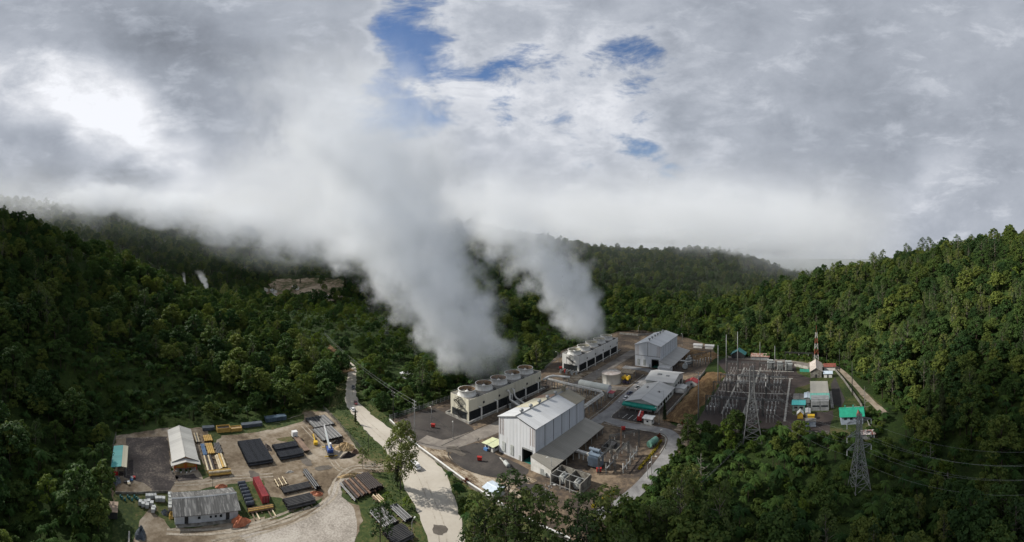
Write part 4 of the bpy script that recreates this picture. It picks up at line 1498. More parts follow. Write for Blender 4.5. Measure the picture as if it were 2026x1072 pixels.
def cooling_tower(label, X0, Y0, cream, stain_in):
    WX, LY, HT = 13.6, 59.0, 10.4
    r = thing('cooling_tower', label, 'cooling tower', (X0, Y0, 0.06))
    wl, we = (M_CREAM, M_CREAME) if cream else (M_PALE, M_PALEE)
    mb = MB()
    mb.box(-1.5, WX + 1.5, -2.0, -1.6, 0, 1.1).box(-1.5, WX + 1.5, LY + 1.6, LY + 2.0, 0, 1.1).box(-1.9, -1.5, -2.0, LY + 2.0, 0, 1.1).box(WX + 1.5, WX + 1.9, -2.0, LY + 2.0, 0, 1.1)
    mb.box(-1.5, WX + 1.5, -1.6, LY + 1.6, 0, 0.35)
    mb.build('basin', M_CONC if cream else M_OLDCONC, r)
    # side walls, one board per bay so that the joints show
    bays = 5
    for s, x in ((0, -0.12), (1, WX - 0.12)):
        for k in range(bays):
            y0, y1 = LY * k / bays + 0.06, LY * (k + 1) / bays - 0.06
            MB().box(x, x + 0.24, y0, y1, 4.9, HT + 0.25).build('side_board', wl, r)
            lv = MB()
            for q in range(9):
                z = 0.9 + q * 0.44
                lv.hexa([(x - .1, y0 + .3, z), (x + .15, y0 + .3, z + .30), (x + .15, y1 - .3, z + .30), (x - .1, y1 - .3, z)],
                        [(x - .1, y0 + .3, z + .06), (x + .15, y0 + .3, z + .36), (x + .15, y1 - .3, z + .36), (x - .1, y1 - .3, z + .06)])
            lv.build('louvre', M_LOUV, r)
    MB().box(0.35, WX - 0.35, 0.4, LY - 0.4, 0.36, 9.0).build('fill_core', M_INSIDE, r)
    for y in (-0.12, LY - 0.12):
        MB().box(0.2, WX - 0.2, y, y + 0.24, 4.0, HT + 0.25).build('end_board', we, r)
        MB().box(0.2, 1.1, y, y + 0.24, 0.36, 4.0).build('corner_panel', we, r)
        MB().box(WX - 1.5, WX - 0.2, y, y + 0.24, 0.36, 4.0).build('corner_panel', we, r)
        lv = MB()
        for q in range(7):
            lv.box(1.2, WX - 1.6, y + .02, y + .2, 0.8 + q * .46, 1.06 + q * .46)
        lv.build('louvre', M_LOUV, r)
    # white posts and riser pipes on the side that faces the halls
    for k in range(bays):
        y = LY * (k + 0.5) / bays + 0.5
        MB().box(WX + 1.9, WX + 2.4, y - .28, y + .28, 0, 5.6).box(WX - .1, WX + 2.4, y - .2, y + .2, 5.6, 6.0).build('post', M_WHITE, r)
        MB().box(WX + 0.15, WX + .45, y + 3.1, y + 4.0, 6.6, 7.6).build('hatch', M_STEEL, r)
    MB().tube([(WX + 2.2, -1, 1.5), (WX + 2.2, LY, 1.5)], 0.11, 6).build('rail', M_WHITE, r)
    dk = MB().box(0.15, WX - .15, 0.15, LY - .15, HT - .2, HT)
    dk.build('fan_deck', M_DECK, r)
    rl = MB()
    for x in (0.1, WX - 0.1):
        for z in (HT + .75, HT + 1.15):
            rl.bar((x, 0, z), (x, LY, z), 0.06)
        for k in range(25):
            rl.bar((x, LY * k / 24, HT), (x, LY * k / 24, HT + 1.15), 0.06)
    rl.build('guard_rail', M_GALV, r)
    R = 4.45
    sm = MB().lathe([(R + .55, 0), (R + .32, .4), (R + .05, 1.0), (R - .02, 1.6), (R + .04, 2.5), (R + .2, 2.62), (R + .2, 2.76), (R - .16, 2.76)], 36).mesh('fan_stack', M_STACK, True)
    im = MB().lathe([(R - .16, 2.76), (R - .22, 1.9), (R - .1, 0.8), (R + .1, 0.02)], 36).mesh('lining', M_STACKIN if stain_in else M_STACKIN2, True)
    hb = MB().lathe([(0.01, 1.75), (0.75, 1.75), (0.95, 1.5), (0.95, 1.0), (0.01, 1.0)], 16)
    hub = hb.mesh('hub', M_WHITE, True)
    bl = MB()
    for k in range(8):
        a = k * math.pi / 4
        c, s = math.cos(a), math.sin(a)
        for (r0, r1) in ((0.8, R - .4),):
            p = [(r0 * c - .28 * s, r0 * s + .28 * c, 1.18), (r1 * c - .42 * s, r1 * s + .42 * c, 1.22), (r1 * c + .42 * s, r1 * s - .42 * c, 1.42), (r0 * c + .28 * s, r0 * s - .28 * c, 1.5)]
            bl.hexa(p, [(a_, b_, z_ + .06) for a_, b_, z_ in p])
    blades = bl.mesh('blade_set', M_DECK)
    mot = MB().box(-.5, .5, -.7, .7, 0, 1.0).mesh('motor', M_STEEL)
    for k in range(bays):
        y = LY * (k + 0.5) / bays - (0.6 if k == 0 else 0)
        st = link('fan_stack', sm, r, (WX / 2 - 0.4, y, HT))
        link('lining', im, st)
        link('hub', hub, st)
        link('blades', blades, st)
        link('motor', mot, r, (WX - 1.1, y + 1.8, HT))
    # zigzag stair on the end wall
    sb = MB()
    for k, (x0, x1, z0, z1) in enumerate(((9.8, 4.2, 0.4, 3.6), (4.2, 9.2, 3.6, 6.4), (9.2, 4.6, 6.4, 8.6), (4.6, 7.6, 8.6, 10.5))):
        for dy in (-1.9, -0.7) if k % 2 == 0 else (-1.7, -0.5):
            sb.bar((x0, dy, z0), (x1, dy, z1), 0.14, 0.26).bar((x0, dy, z0 + 1.0), (x1, dy, z1 + 1.0), 0.07)
        for q in range(9):
            t_ = (q + .5) / 9
            sb.box(x0 + (x1 - x0) * t_ - .14, x0 + (x1 - x0) * t_ + .14, -1.8, -.6, z0 + (z1 - z0) * t_ - .04, z0 + (z1 - z0) * t_)
        sb.box(x1 - .6, x1 + .6, -2.0, -.4, z1 - .08, z1)
        sb.bar((x1, -1.95, 0), (x1, -1.95, z1 + 1), 0.12)
    sb.build('stair', M_STEEL, r)
    return r


cooling_tower('long cream cooling tower with five rust-stained fan stacks', -162.2, 144.5, True, True)
cooling_tower('long white cooling tower farther off with five pale fan stacks', -159.6, 243.5, False, False)


def gable_wall(mb, x0, x1, y, z0, ze, zr, holes=()):
    """front wall in the XZ plane as strips round rectangular openings, pointed top"""
    xs = sorted({x0, x1, (x0 + x1) / 2, *[h[0] for h in holes], *[h[1] for h in holes]})
    top = lambda x: ze + (zr - ze) * (1 - abs((x - (x0 + x1) / 2) / ((x1 - x0) / 2)))
    for a, b in zip(xs[:-1], xs[1:]):
        zs = [(z0, None)]
        cut = [h for h in holes if h[0] <= a + 1e-6 and h[1] >= b - 1e-6]
        segs = []
        cur = z0
        for h in sorted(cut, key=lambda h: h[2]):
            if h[2] > cur:
                segs.append((cur, cur, h[2], h[2]))
            cur = h[3]
        segs.append((cur, cur, top(a), top(b)))
        for (za0, zb0, za1, zb1) in segs:
            mb.hexa([(a, y, za0), (b, y, zb0), (b, y + .25, zb0), (a, y + .25, za0)], [(a, y, za1), (b, y, zb1), (b, y + .25, zb1), (a, y + .25, za1)])


def turbine_hall(label, X0, Y0, first):
    WX, LY, ZE, ZR = 19.0, 38.0, 14.8, 17.4
    r = thing('turbine_hall', label, 'hall', (X0, Y0, 0.06))
    wm = MB()
    gable_wall(wm, 0, WX, 0, 0, ZE, ZR, [(12.6, 17.4, 0, 5.4)])
    wm.build('front_wall', M_WALLW, r)
    wm = MB()
    gable_wall(wm, 0, WX, LY - .25, 0, ZE, ZR)
    wm.build('back_wall', M_WALLW, r)
    # side walls in bays with dark joints between
    nb = 6 if first else 7
    for x, nm in ((0.0, 'side_panel'), (WX - .2, 'side_panel')):
        for k in range(nb):
            y0, y1 = .3 + (LY - .6) * k / nb + .22, .3 + (LY - .6) * (k + 1) / nb - .22
            MB().box(x, x + .2, y0, y1, 7.7, ZE - .05).build(nm, M_WALLS, r)
            MB().box(x, x + .2, y0, y1, 0, 7.62 if not first else 7.66).build(nm, M_WALLS, r)
        MB().box(x + .04, x + .16, .3, LY - .3, 0, ZE - .2).build('joint_backing', M_DARK, r)
    # trim at the corners and half-way up the front
    for tx in (-.06, WX - .3):
        MB().box(tx, tx + .36, -.06, .2, 0, ZE).build('corner_trim', M_WALLW, r)
    if not first:
        MB().box(.3, WX - .3, -.05, 0, 7.5, 7.75).box(WX / 2 - .12, WX / 2 + .12, -.05, 0, 7.75, ZR - .6).build('front_trim', M_DARK, r)
    # roof sheets
    ov = .55
    sl = (ZR - ZE) / (WX / 2)
    def roof(x0, x1, y0, y1, m, nm='roof_sheet', up=0.0):
        z = lambda x: ZR + .12 + up - abs(x - WX / 2) * sl
        p = [(x0, y0, z(x0)), (x1, y0, z(x1)), (x1, y1, z(x1)), (x0, y1, z(x0))]
        return MB().hexa(p, [(a, b, c + .18) for a, b, c in p]).build(nm, m, r)
    if first:
        roof(WX / 2, WX + ov, -ov, LY * .78, M_ROOFW)
        roof(WX / 2, WX + ov, LY * .78 + .02, LY + ov, M_ROOFT)
        roof(-ov, WX / 2 - .02, -ov, LY * .30, M_ROOFW)
        roof(-ov, WX / 2 - .02, LY * .30 + .02, LY * .66, M_ROOFC)
        roof(-ov, WX / 2 - .02, LY * .66 + .02, LY * .80, M_ROOFR)
        roof(-ov, WX / 2 - .02, LY * .80 + .02, LY + ov, M_ROOFT)
        MB().hexa([(WX / 2 + .1, -ov - .12, ZR + .02), (WX + ov, -ov - .12, ZE - .05), (WX + ov, -ov, ZE - .05), (WX / 2 + .1, -ov, ZR + .02)],
                  [(WX / 2 + .1, -ov - .12, ZR + .24), (WX + ov, -ov - .12, ZE + .18), (WX + ov, -ov, ZE + .18), (WX / 2 + .1, -ov, ZR + .24)]).build('dark_verge', M_STEEL, r)
    else:
        for k in range(2):
            roof(WX / 2, WX + ov, -ov + k * (LY / 2 + ov) + .01, LY / 2 + k * (LY / 2 + ov), M_ROOFW)
            roof(-ov, WX / 2 - .02, -ov + k * (LY / 2 + ov) + .01, LY / 2 + k * (LY / 2 + ov), M_ROOFW)
    MB().prism([(WX / 2 - .5, ZR + .2), (WX / 2 + .5, ZR + .2), (WX / 2, ZR + .5)], 'y', -ov, LY + ov).build('ridge_cap', M_GALV if first else M_WHITE, r)
    vm = MB().lathe([(.35, 0), (.35, .7), (.85, .85), (.95, 1.25), (.8, 1.65), (.4, 1.85), (.01, 1.9)], 14).mesh('roof_vent', M_GALV, True)
    for k in range(5 if first else 6):
        link('roof_vent', vm, r, (WX / 2, 3.2 + k * (6.2 if first else 5.6), ZR + .3))
    if first:
        MB().box(WX / 2 - .7, WX / 2 + .7, 34.3, 35.7, ZR, ZR + 2.6).build('roof_flue', M_ROOFT, r)
    # doorway: dark room behind, raised shutter, floor showing
    MB().box(12.5, 17.5, .3, 9, .02, .1).build('door_floor', M_TEALF, r)
    MB().box(12.2, 12.4, .3, 9, 0, 5.6).box(17.6, 17.8, .3, 9, 0, 5.6).box(12.2, 17.8, 9, 9.2, 0, 5.6).box(12.2, 17.8, .3, 9.2, 5.6, 5.8).build('door_recess', M_INSIDE, r)
    MB().box(12.4, 17.6, -.12, -.01, 5.4, 6.0).build('shutter_box', M_GALV, r)
    for tx in (12.35, 17.4):
        MB().box(tx, tx + .25, -.1, .0, 0, 5.4).build('door_jamb', M_DARK, r)
    # louvred windows
    for x in (1.8, 6.2):
        f = MB().box(x, x + 1.8, -.09, -.01, .9, 4.9).build('louvre_window', mat('louvre_green', (0.30, 0.33, 0.25), .6, var=.2), r)
        sm_ = MB()
        for q in range(12):
            sm_.hexa([(x + .1, -.2, 1 + q * .32), (x + 1.7, -.2, 1 + q * .32), (x + 1.7, -.1, 1.2 + q * .32), (x + .1, -.1, 1.2 + q * .32)],
                     [(x + .1, -.2, 1.04 + q * .32), (x + 1.7, -.2, 1.04 + q * .32), (x + 1.7, -.1, 1.24 + q * .32), (x + .1, -.1, 1.24 + q * .32)])
        sm_.build('slats', M_GREYE, f)
    MB().box(10.6, 11.5, -.08, -.01, .05, 2.1).build('side_door', M_GREYE, r)
    dp = mat('downpipe', (0.42, 0.33, 0.29), .6)
    for x in (.6, 1.6, 2.4, 16.6, 17.6, 18.3):
        MB().box(x, x + .16, -.12, -.01, 7.7, ZE - .2).build('rust_streaked_downpipe', dp, r)
    # lean-to along the far side of the hall
    ax0, ax1 = WX + .02, WX + 10.0
    ym, yM = (-3.2, LY + 1.2)
    zh, zl = 5.4, 3.3
    p = [(ax0, ym, zh), (ax1, ym, zl), (ax1, yM, zl), (ax0, yM, zh)]
    MB().hexa(p, [(a, b, c + .16) for a, b, c in p]).build('lean_to_roof', M_ANNEX if first else M_ANNEX2, r)
    fw = MB()
    fw.hexa([(ax0, ym + .3, 0), (ax1 - .5, ym + .3, 0), (ax1 - .5, ym + .5, 0), (ax0, ym + .5, 0)], [(ax0, ym + .3, zh - .02), (ax1 - .5, ym + .3, zl + .08), (ax1 - .5, ym + .5, zl + .08), (ax0, ym + .5, zh - .02)])
    fw.build('lean_to_front', M_WHITE, r)
    MB().box(ax1 - 3.5, ax1 - 3.3, ym + .6, yM - .3, 0, zl).build('lean_to_wall', M_CONC, r)
    for k in range(9):
        y = ym + 1.0 + (yM - ym - 2) * k / 8
        MB().box(ax1 - .7, ax1 - .4, y - .15, y + .15, 0, zl).build('lean_to_post', M_CONC, r)
        if k % 2:
            MB().box(ax1 - 3.28, ax1 - 3.2, y - 1.2, y + 1.2, .9, 2.3).build('window', M_GLASS, r)
    MB().box(ax0 + 4.6, ax0 + 6, ym + .2, ym + .29, .05, 2.3).build('side_door', M_GREYE, r)
    MB().box(ax0 + 6.6, ax0 + 7.6, ym - .5, ym + .28, .5, 1.5).build('cooler_unit', M_GREYE, r)
    return r


turbine_hall('white gabled turbine hall with tan end roof and louvred ridge vents', -119, 133.2, True)
turbine_hall('farther white gabled turbine hall with dark trim across its front', -118.8, 274.3, False)


def gable_house(name, label, cat, x0, x1, y0, y1, ze, zr, axis, wall, roof, ov=.6, wins=(), doors=(), z0=.06, gable=None, group=None, rotz=0.0, winmat=None):
    """small building in local metres: origin at its near-left corner; ridge along axis"""
    r = thing(name, label, cat, (x0, y0, z0), rotz, group)
    W_, L_ = x1 - x0, y1 - y0
    t_ = .18
    if axis == 'y':
        for y in (0, L_ - t_):
            MB().prism([(0, 0), (W_, 0), (W_, ze), (W_ / 2, zr), (0, ze)], 'y', y, y + t_).build('wall', gable or wall, r)
        for x in (0, W_ - t_):
            MB().box(x, x + t_, t_ + .003, L_ - t_ - .003, 0, ze).build('wall', wall, r)
        sl = (zr - ze) / (W_ / 2)
        for sgn in (-1, 1):
            xe = W_ / 2 + sgn * (W_ / 2 + ov)
            ze_ = ze - ov * sl
            p = [(W_ / 2, -ov, zr), (xe, -ov, ze_), (xe, L_ + ov, ze_), (W_ / 2, L_ + ov, zr)]
            if sgn < 0:
                p = p[::-1]
            MB().hexa([(a, b, c + .03) for a, b, c in p], [(a, b, c + .17) for a, b, c in p]).build('roof_slope', roof, r)
        MB().prism([(W_ / 2 - .3, zr + .1), (W_ / 2 + .3, zr + .1), (W_ / 2, zr + .32)], 'y', -ov, L_ + ov).build('ridge', roof, r)
    else:
        for x in (0, W_ - t_):
            MB().prism([(0, 0), (L_, 0), (L_, ze), (L_ / 2, zr), (0, ze)], 'x', x, x + t_).build('wall', gable or wall, r)
        for y in (0, L_ - t_):
            MB().box(t_ + .003, W_ - t_ - .003, y, y + t_, 0, ze).build('wall', wall, r)
        sl = (zr - ze) / (L_ / 2)
        for sgn in (-1, 1):
            ye = L_ / 2 + sgn * (L_ / 2 + ov)
            ze_ = ze - ov * sl
            p = [(-ov, L_ / 2, zr), (-ov, ye, ze_), (W_ + ov, ye, ze_), (W_ + ov, L_ / 2, zr)]
            if sgn > 0:
                p = p[::-1]
            MB().hexa([(a, b, c + .03) for a, b, c in p], [(a, b, c + .17) for a, b, c in p]).build('roof_slope', roof, r)
        MB().prism([(L_ / 2 - .3, zr + .1), (L_ / 2 + .3, zr + .1), (L_ / 2, zr + .32)], 'x', -ov, W_ + ov).build('ridge', roof, r)
    wm = winmat or M_GLASS
    for side, u, w_, za, zb in wins:
        put_panel(r, 'window', side, W_, L_, u, w_, za, zb, wm)
    for side, u, w_, za, zb in doors:
        put_panel(r, 'door', side, W_, L_, u, w_, za, zb, M_STEEL)
    return r


def put_panel(r, nm, side, W_, L_, u, w_, za, zb, m, d=.06):
    if side == 's':
        b = (u, u + w_, -d, -.003, za, zb)
    elif side == 'n':
        b = (u, u + w_, L_ + .003, L_ + d, za, zb)
    elif side == 'w':
        b = (-d, -.003, u, u + w_, za, zb)
    else:
        b = (W_ + .003, W_ + d, u, u + w_, za, zb)
    o = MB().box(*b).build(nm, m, r)
    return o


# office with teal canopy, and the workshop behind it
M_OFFW = mat('office_wall', (0.50, 0.51, 0.48), .8, var=.2)
of = gable_house('office_building', 'grey gabled office building with teal canopy across its front', 'building', -93.4, -76.4, 204, 231.5, 3.9, 6.1, 'y', M_OFFW, M_ROOFG, .8,
                 wins=[('e', 2 + 4 * k, 2.2, 1.2, 2.6) for k in range(6)] + [('w', 2 + 4 * k, 2.2, 1.2, 2.6) for k in range(6)] + [('s', 1.5 + 2.6 * k, 1.9, .9, 2.5) for k in range(5)],
                 doors=[('s', 14.4, 1.4, 0, 2.2)])
MB().hexa([(-1.4, -2.6, 2.7), (17.6, -2.6, 2.7), (17.6, -.3, 3.5), (-1.4, -.3, 3.5)], [(-1.4, -2.6, 2.95), (17.6, -2.6, 2.95), (17.6, -.3, 3.75), (-1.4, -.3, 3.75)]).build('canopy', M_TEAL, of)
MB().box(-1.4, 17.6, -2.72, -2.6, 2.2, 3.0).build('canopy_fascia', M_TEAL, of)
for k in range(6):
    MB().box(-.9 + 3.5 * k, -.7 + 3.5 * k, -2.4, -2.2, 0, 2.72).build('canopy_post', M_GALV, of)
vm = MB().lathe([(.5, 0), (.5, .5), (.8, .6), (.01, .95)], 10).mesh('vent', M_GALV, True)
link('vent', vm, of, (4.5, 19, 5.2))
link('vent', vm, of, (13, 15, 5.0))
ws = gable_house('workshop', 'broad grey workshop with two roof boxes behind the office', 'building', -94, -77, 233.2, 252.5, 6.0, 8.2, 'x', M_OFFW, M_ROOFG, .7,
                 wins=[('e', 4 + 5 * k, 2.4, 1.6, 3.4) for k in range(3)], doors=[('e', 13, 3, 0, 3.6)])
MB().box(5.0, 7.4, 6.0, 7.4, 7.2, 8.3).build('roof_box', M_GALV, ws)
MB().box(10.6, 12.4, 5.4, 6.6, 7.0, 8.0).build('roof_box', M_GALV, ws)
gable_house('side_store', 'small flat pale store leaning on the workshop', 'building', -76.2, -71, 234.5, 241, 2.6, 3.0, 'y', M_WHITE, M_ROOFG, .4)
gable_house('red_roof_hut', 'small white hut with bright red roof beside the workshop', 'building', -73.5, -66.5, 246.5, 251.5, 2.5, 3.9, 'y', M_WHITE, mat('red_roof', (0.42, 0.05, 0.05), .6, var=.3), .5, doors=[('s', 3, 1.4, 0, 2.1)])

# guard hut and the blue-white roof by the wall
M_LIME = mat('lime_roof', (0.56, 0.60, 0.38), .6, col2=(0.50, 0.50, 0.30))
gh = gable_house('guard_hut', 'small hut with pale lime roof beside the hall', 'hut', -125, -120.3, 130.8, 135.6, 2.6, 2.8, 'y', M_WHITE, M_LIME, 1.0, wins=[('s', .6, 1.2, 1, 1.9), ('e', 1, 2, 1, 1.9)], doors=[('s', 2.6, .9, 0, 2)])
MB().box(.3, 2.2, -1.2, -.1, .1, 1.0).build('blue_counter', mat('blue_paint', (0.10, 0.22, 0.45), .5), gh)
M_BLUEW = mat('blue_white_roof', (0.55, 0.63, 0.70), .45, col2=(0.45, 0.52, 0.58), vscale=.7)
gable_house('roadside_shelter', 'open shelter with pale blue roof by the perimeter wall', 'shelter', -103.4, -97.6, 107.6, 112.2, 2.3, 2.7, 'x', M_OFFW, M_BLUEW, .5)

# storage tank
tk = thing('water_tank', 'round white storage tank with stained conical lid', 'tank', (-118.6, 236.5, .06))
M_TANK = mat('tank_paint', (0.62, 0.61, 0.57), .5, col2=(0.42, 0.36, 0.28), vscale=.4, stretch=(1, 1, .2), lo=.5, hi=.75)
MB().lathe([(5.9, 0), (5.9, 6.0), (6.05, 6.02), (6.05, 6.2)], 40).build('shell', M_TANK, tk, smooth=True)
MB().lathe([(6.05, 6.2), (3, 6.75), (.4, 7.2), (.01, 7.2)], 40).build('lid', mat('tank_lid', (0.36, 0.33, 0.31), .7, col2=(0.24, 0.20, 0.18), vscale=.5), tk, smooth=True)
MB().bar((-2, -1.5, 7.0), (3.5, 1.2, 7.3), .35, .3).bar((.5, 4.8, 6.5), (-1, .5, 7.2), .3, .3).build('lid_walkway', M_PIPE, tk)
lad = MB()
for dx in (-.25, .25):
    lad.bar((dx, -6.05, 0), (dx, -6.05, 6.4), .07)
for q in range(16):
    lad.bar((-.25, -6.05, .3 + q * .38), (.25, -6.05, .3 + q * .38), .05)
lad.build('ladder', M_GALV, tk)
# yellow tanks on a stand
yt = thing('chemical_tanks', 'pair of yellow tanks on a dark stand beside the round tank', 'tank', (-109.6, 239, .06))
for dx in (-1.5, 1.3):
    MB().tube([(dx, -1.4, 3.3), (dx, -1.1, 3.3), (dx, 1.6, 3.3), (dx, 1.9, 3.3)], 1.1, 14).build('yellow_tank', M_YEL, yt, smooth=False)
st = MB()
for x in (-2.4, 0, 2.2):
    for y in (-1, 1.4):
        st.box(x - .12, x + .12, y - .12, y + .12, 0, 2.3)
st.box(-2.7, 2.5, -1.5, 1.9, 2.1, 2.3)
st.build('stand', M_STEEL, yt)
MB().box(-2, 1.8, -.8, 1.2, .1, 1.5).build('pump', mat('purple_grey', (0.12, 0.10, 0.16), .6), yt)
# covered pipe shed next to the tank
cs = thing('open_shed', 'rusty-edged open shed behind the round tank', 'shed', (-118, 247, .06))
MB().hexa([(0, 0, 3.2), (9, 0, 3.2), (9, 6, 3.9), (0, 6, 3.9)], [(0, 0, 3.4), (9, 0, 3.4), (9, 6, 4.1), (0, 6, 4.1)]).build('roof', mat('ochre_roof', (0.36, 0.29, 0.20), .8, var=.4), cs)
for x in (.3, 4.5, 8.7):
    for y in (.3, 5.7):
        MB().box(x - .1, x + .1, y - .1, y + .1, 0, 3.3 + y * .11).build('post', M_GALV, cs)
MB().box(5.5, 9, -3.5, -.5, 0, 2.0).build('dark_skid', M_STEEL, cs)

# barrel-roofed pump house
ph = thing('pump_house', 'long pump house under a rounded pale roof', 'building', (-128.4, 212.3, .06))
prof = [(5.2 * (.5 - .5 * math.cos(math.pi * k / 10)), 4.0 + 2.3 * math.sin(math.pi * k / 10)) for k in range(11)]
n0 = len(prof)
rp = MB().prism(prof + [(u, z - .15) for u, z in prof[::-1]], 'x', 0, 19.6)
rp.build('barrel_roof', sheet_mat('barrel_roof_sheet', (0.50, 0.52, 0.48), 0, 0.9, stain=(.36, .36, .32), run=(.9, .12, .9)), ph)
MB().prism([(0.15, 2.4)] + [(u * .94 + .15, z - .2) for u, z in prof] + [(5.05, 2.4)], 'x', 19.2, 19.4).build('gable_sheet', M_WALLS, ph)
for k in range(6):
    for y in (.25, 4.95):
        MB().box(.4 + 3.7 * k, .65 + 3.7 * k, y - .12, y + .12, 0, 4.1).build('post', M_WHITE, ph)
for k in range(4):
    MB().tube([(2 + 4.4 * k, 2.6, 0), (2 + 4.4 * k, 2.6, 1.6), (2 + 4.4 * k, 2.6, 2.2)], .8, 10, .5).build('pump', M_GREYE, ph)
MB().box(19.6, 22, 1.2, 3.4, 0, 2.4).build('switch_kiosk', M_GREYE, ph)
MB().hexa([(19.2, .6, 2.5), (22.6, .6, 2.5), (22.6, 4, 2.9), (19.2, 4, 2.9)], [(19.2, .6, 2.65), (22.6, .6, 2.65), (22.6, 4, 3.05), (19.2, 4, 3.05)]).build('red_awning', mat('pink_red_sheet', (0.40, 0.09, 0.10), .6), ph)

# pipe bridge: from the near tower across to the far end of the first hall
pb = thing('pipe_bridge', 'raised steel bridge carrying pale pipes behind the near hall', 'pipe bridge', (0, 0, .06))
for dx, z, rr in ((0, 5.2, .42), (1.1, 5.1, .28), (-1.0, 5.0, .30)):
    MB().tube([(-149, 208.6 + dx, z), (-130, 208 + dx, z), (-110 - dx, 207 + dx, z), (-107.6 - dx, 204.6 + dx, z), (-107.6 - dx, 188, z), (-107.6 - dx, 176, z), (-107.6 - dx, 172, z)], rr, 10).build('pipe', M_PIPE, pb, smooth=True)
for k in range(11):
    x = -147 + k * 3.9
    MB().box(x - .12, x + .12, 207.2, 207.5, 0, 4.6).box(x - .12, x + .12, 209.6, 209.9, 0, 4.6).box(x - .12, x + .12, 207.2, 209.9, 4.35, 4.6).build('trestle', M_GALV, pb)
for k in range(7):
    y = 174 + k * 4.4
    MB().box(-109.6, -109.35, y - .12, y + .12, 0, 4.6).box(-106.6, -106.35, y - .12, y + .12, 0, 4.6).box(-109.6, -106.35, y - .12, y + .12, 4.35, 4.6).build('trestle', M_GALV, pb)
bp_ = thing('steam_main', 'thick pale pipe looping out of the near tower towards the hall', 'pipe', (0, 0, .06))
MB().tube([(-148.2, 172, 8.2), (-146.8, 172, 8.2), (-146, 172, 7.4), (-146, 172, 4.6), (-145.4, 171.6, 4.0), (-134, 168, 3.6), (-126, 166, 3.6), (-123.5, 165, 4), (-122.6, 164.6, 5.5), (-121, 164.4, 6), (-118.9, 164.3, 6)], .62, 12).build('pipe', M_PIPE, bp_, smooth=True)
MB().tube([(-148.2, 176, 8.2), (-146.6, 176, 8.0), (-146, 176, 4.9), (-144.5, 175.5, 4.2), (-133, 171.5, 3.7), (-124, 168.6, 3.7), (-118.9, 168.4, 3.7)], .45, 10).build('pipe', M_PIPE, bp_, smooth=True)
for x, y in ((-142, 170.4), (-136, 168.6), (-130, 167), (-125, 165.6)):
    MB().box(x - .15, x + .15, y - .2, y + .2, 0, 3.2).box(x - .9, x + .9, y - .15, y + 4, 2.95, 3.15).build('trestle', M_GALV, bp_)
bp_ = thing('steam_main', 'thick white pipe lying between the two cooling towers', 'pipe', (0, 0, .06))
MB().tube([(-148, 205, 5.5), (-148, 211, 5.6), (-147, 214, 5.5), (-141, 216, 5.5), (-137, 217.4, 5.5)], .65, 12).build('pipe', M_WHITE, bp_, smooth=True)
for x, y in ((-147.5, 212.5), (-141, 216), (-137.6, 217.2)):
    MB().box(x - .2, x + .2, y - .2, y + .2, 0, 4.9).build('support', M_GALV, bp_)
pg = thing('pump_group', 'cluster of pumps and valves at the foot of the farther cooling tower', 'machinery', (-156, 236, .06))
for k in range(6):
    MB().tube([(k * 2.2, (k % 2) * 2.0, 0), (k * 2.2, (k % 2) * 2, 1.6), (k * 2.2, (k % 2) * 2, 2.2)], .75, 10, .4).build('pump', M_GREYE if k != 1 else M_RED, pg)
    MB().tube([(k * 2.2, (k % 2) * 2, 1.2), (k * 2.2, 4.0, 1.2), (k * 2.2, 5.5, 1.2)], .3, 8).build('pipe', M_PIPE, pg)
vg = thing('valve_group', 'pipes and pumps bunched against the middle of the near tower', 'machinery', (-146, 170, .06))
for k in range(5):
    MB().box(-.3, .3, k * 2.3, k * 2.3 + .25, 0, 5.2).build('frame_post', M_STEEL, vg)
    MB().tube([(1.2, k * 2.3 + 1, 0), (1.2, k * 2.3 + 1, 1.8), (1.2, k * 2.3 + 1, 2.4)], .7, 10, .4).build('pump', M_GREYE, vg)

# transformer cells at the corner of the first hall's lean-to
bx = thing('transformer_cells', 'two roofless concrete cells holding pale transformers beside the lean-to', 'enclosure', (-88.4, 126.8, .06))
for x in (0, 6.2, 12.4):
    MB().box(x, x + .3, .2, 7.6, 0, 4.0).build('cell_wall', M_OLDCONC, bx)
MB().box(.3, 12.4, 7.3, 7.6, 0, 4.0).build('cell_wall', M_OLDCONC, bx)
for x in (0, 4.1, 8.2, 12.4):
    MB().box(x - .05, x + .35, 0, .2, 0, 4.1).build('post', M_CONC, bx)
fr = MB().box(.3, 12.4, .02, .14, .9, 1.1).box(.3, 12.4, .02, .14, 3.85, 4.05).box(.3, 12.4, 3.6, 3.8, 3.85, 4.05)
for k in range(20):
    fr.box(.5 + k * .6, .56 + k * .6, .05, .11, .1, .9)
fr.build('cell_fence', M_GALV, bx)


def transformer(name, label, loc, s, m, rotz=0.0, group=None):
    t_ = thing(name, label, 'transformer', loc, rotz, group)
    t_.scale = (s, s, s)
    MB().box(-1.3, 1.3, -.8, .8, .35, 2.6).build('tank', m, t_)
    MB().box(-1.45, 1.45, -.95, .95, 2.6, 2.75).build('lid', m, t_)
    for sg in (-1, 1):
        fn = MB()
        for k in range(9):
            fn.box(-1.1 + k * .26, -1.02 + k * .26, sg * .82 if sg > 0 else -1.4, 1.4 if sg > 0 else -.82, .6, 2.4)
        fn.build('radiator', m, t_)
    MB().box(-1.5, 1.5, -.9, .9, .06, .35).build('skid', M_STEEL, t_)
    MB().tube([(-1.4, -.2, 3.5), (1.0, -.2, 3.5)], .32, 10).build('conservator', m, t_)
    for x in (-.8, 0, .8):
        MB().lathe([(.1, 2.75), (.22, 2.85), (.1, 2.98), (.22, 3.1), (.1, 3.22), (.22, 3.35), (.1, 3.5), (.05, 3.75)], 8, x, .35).build('bushing', M_PORC, t_)
    return t_


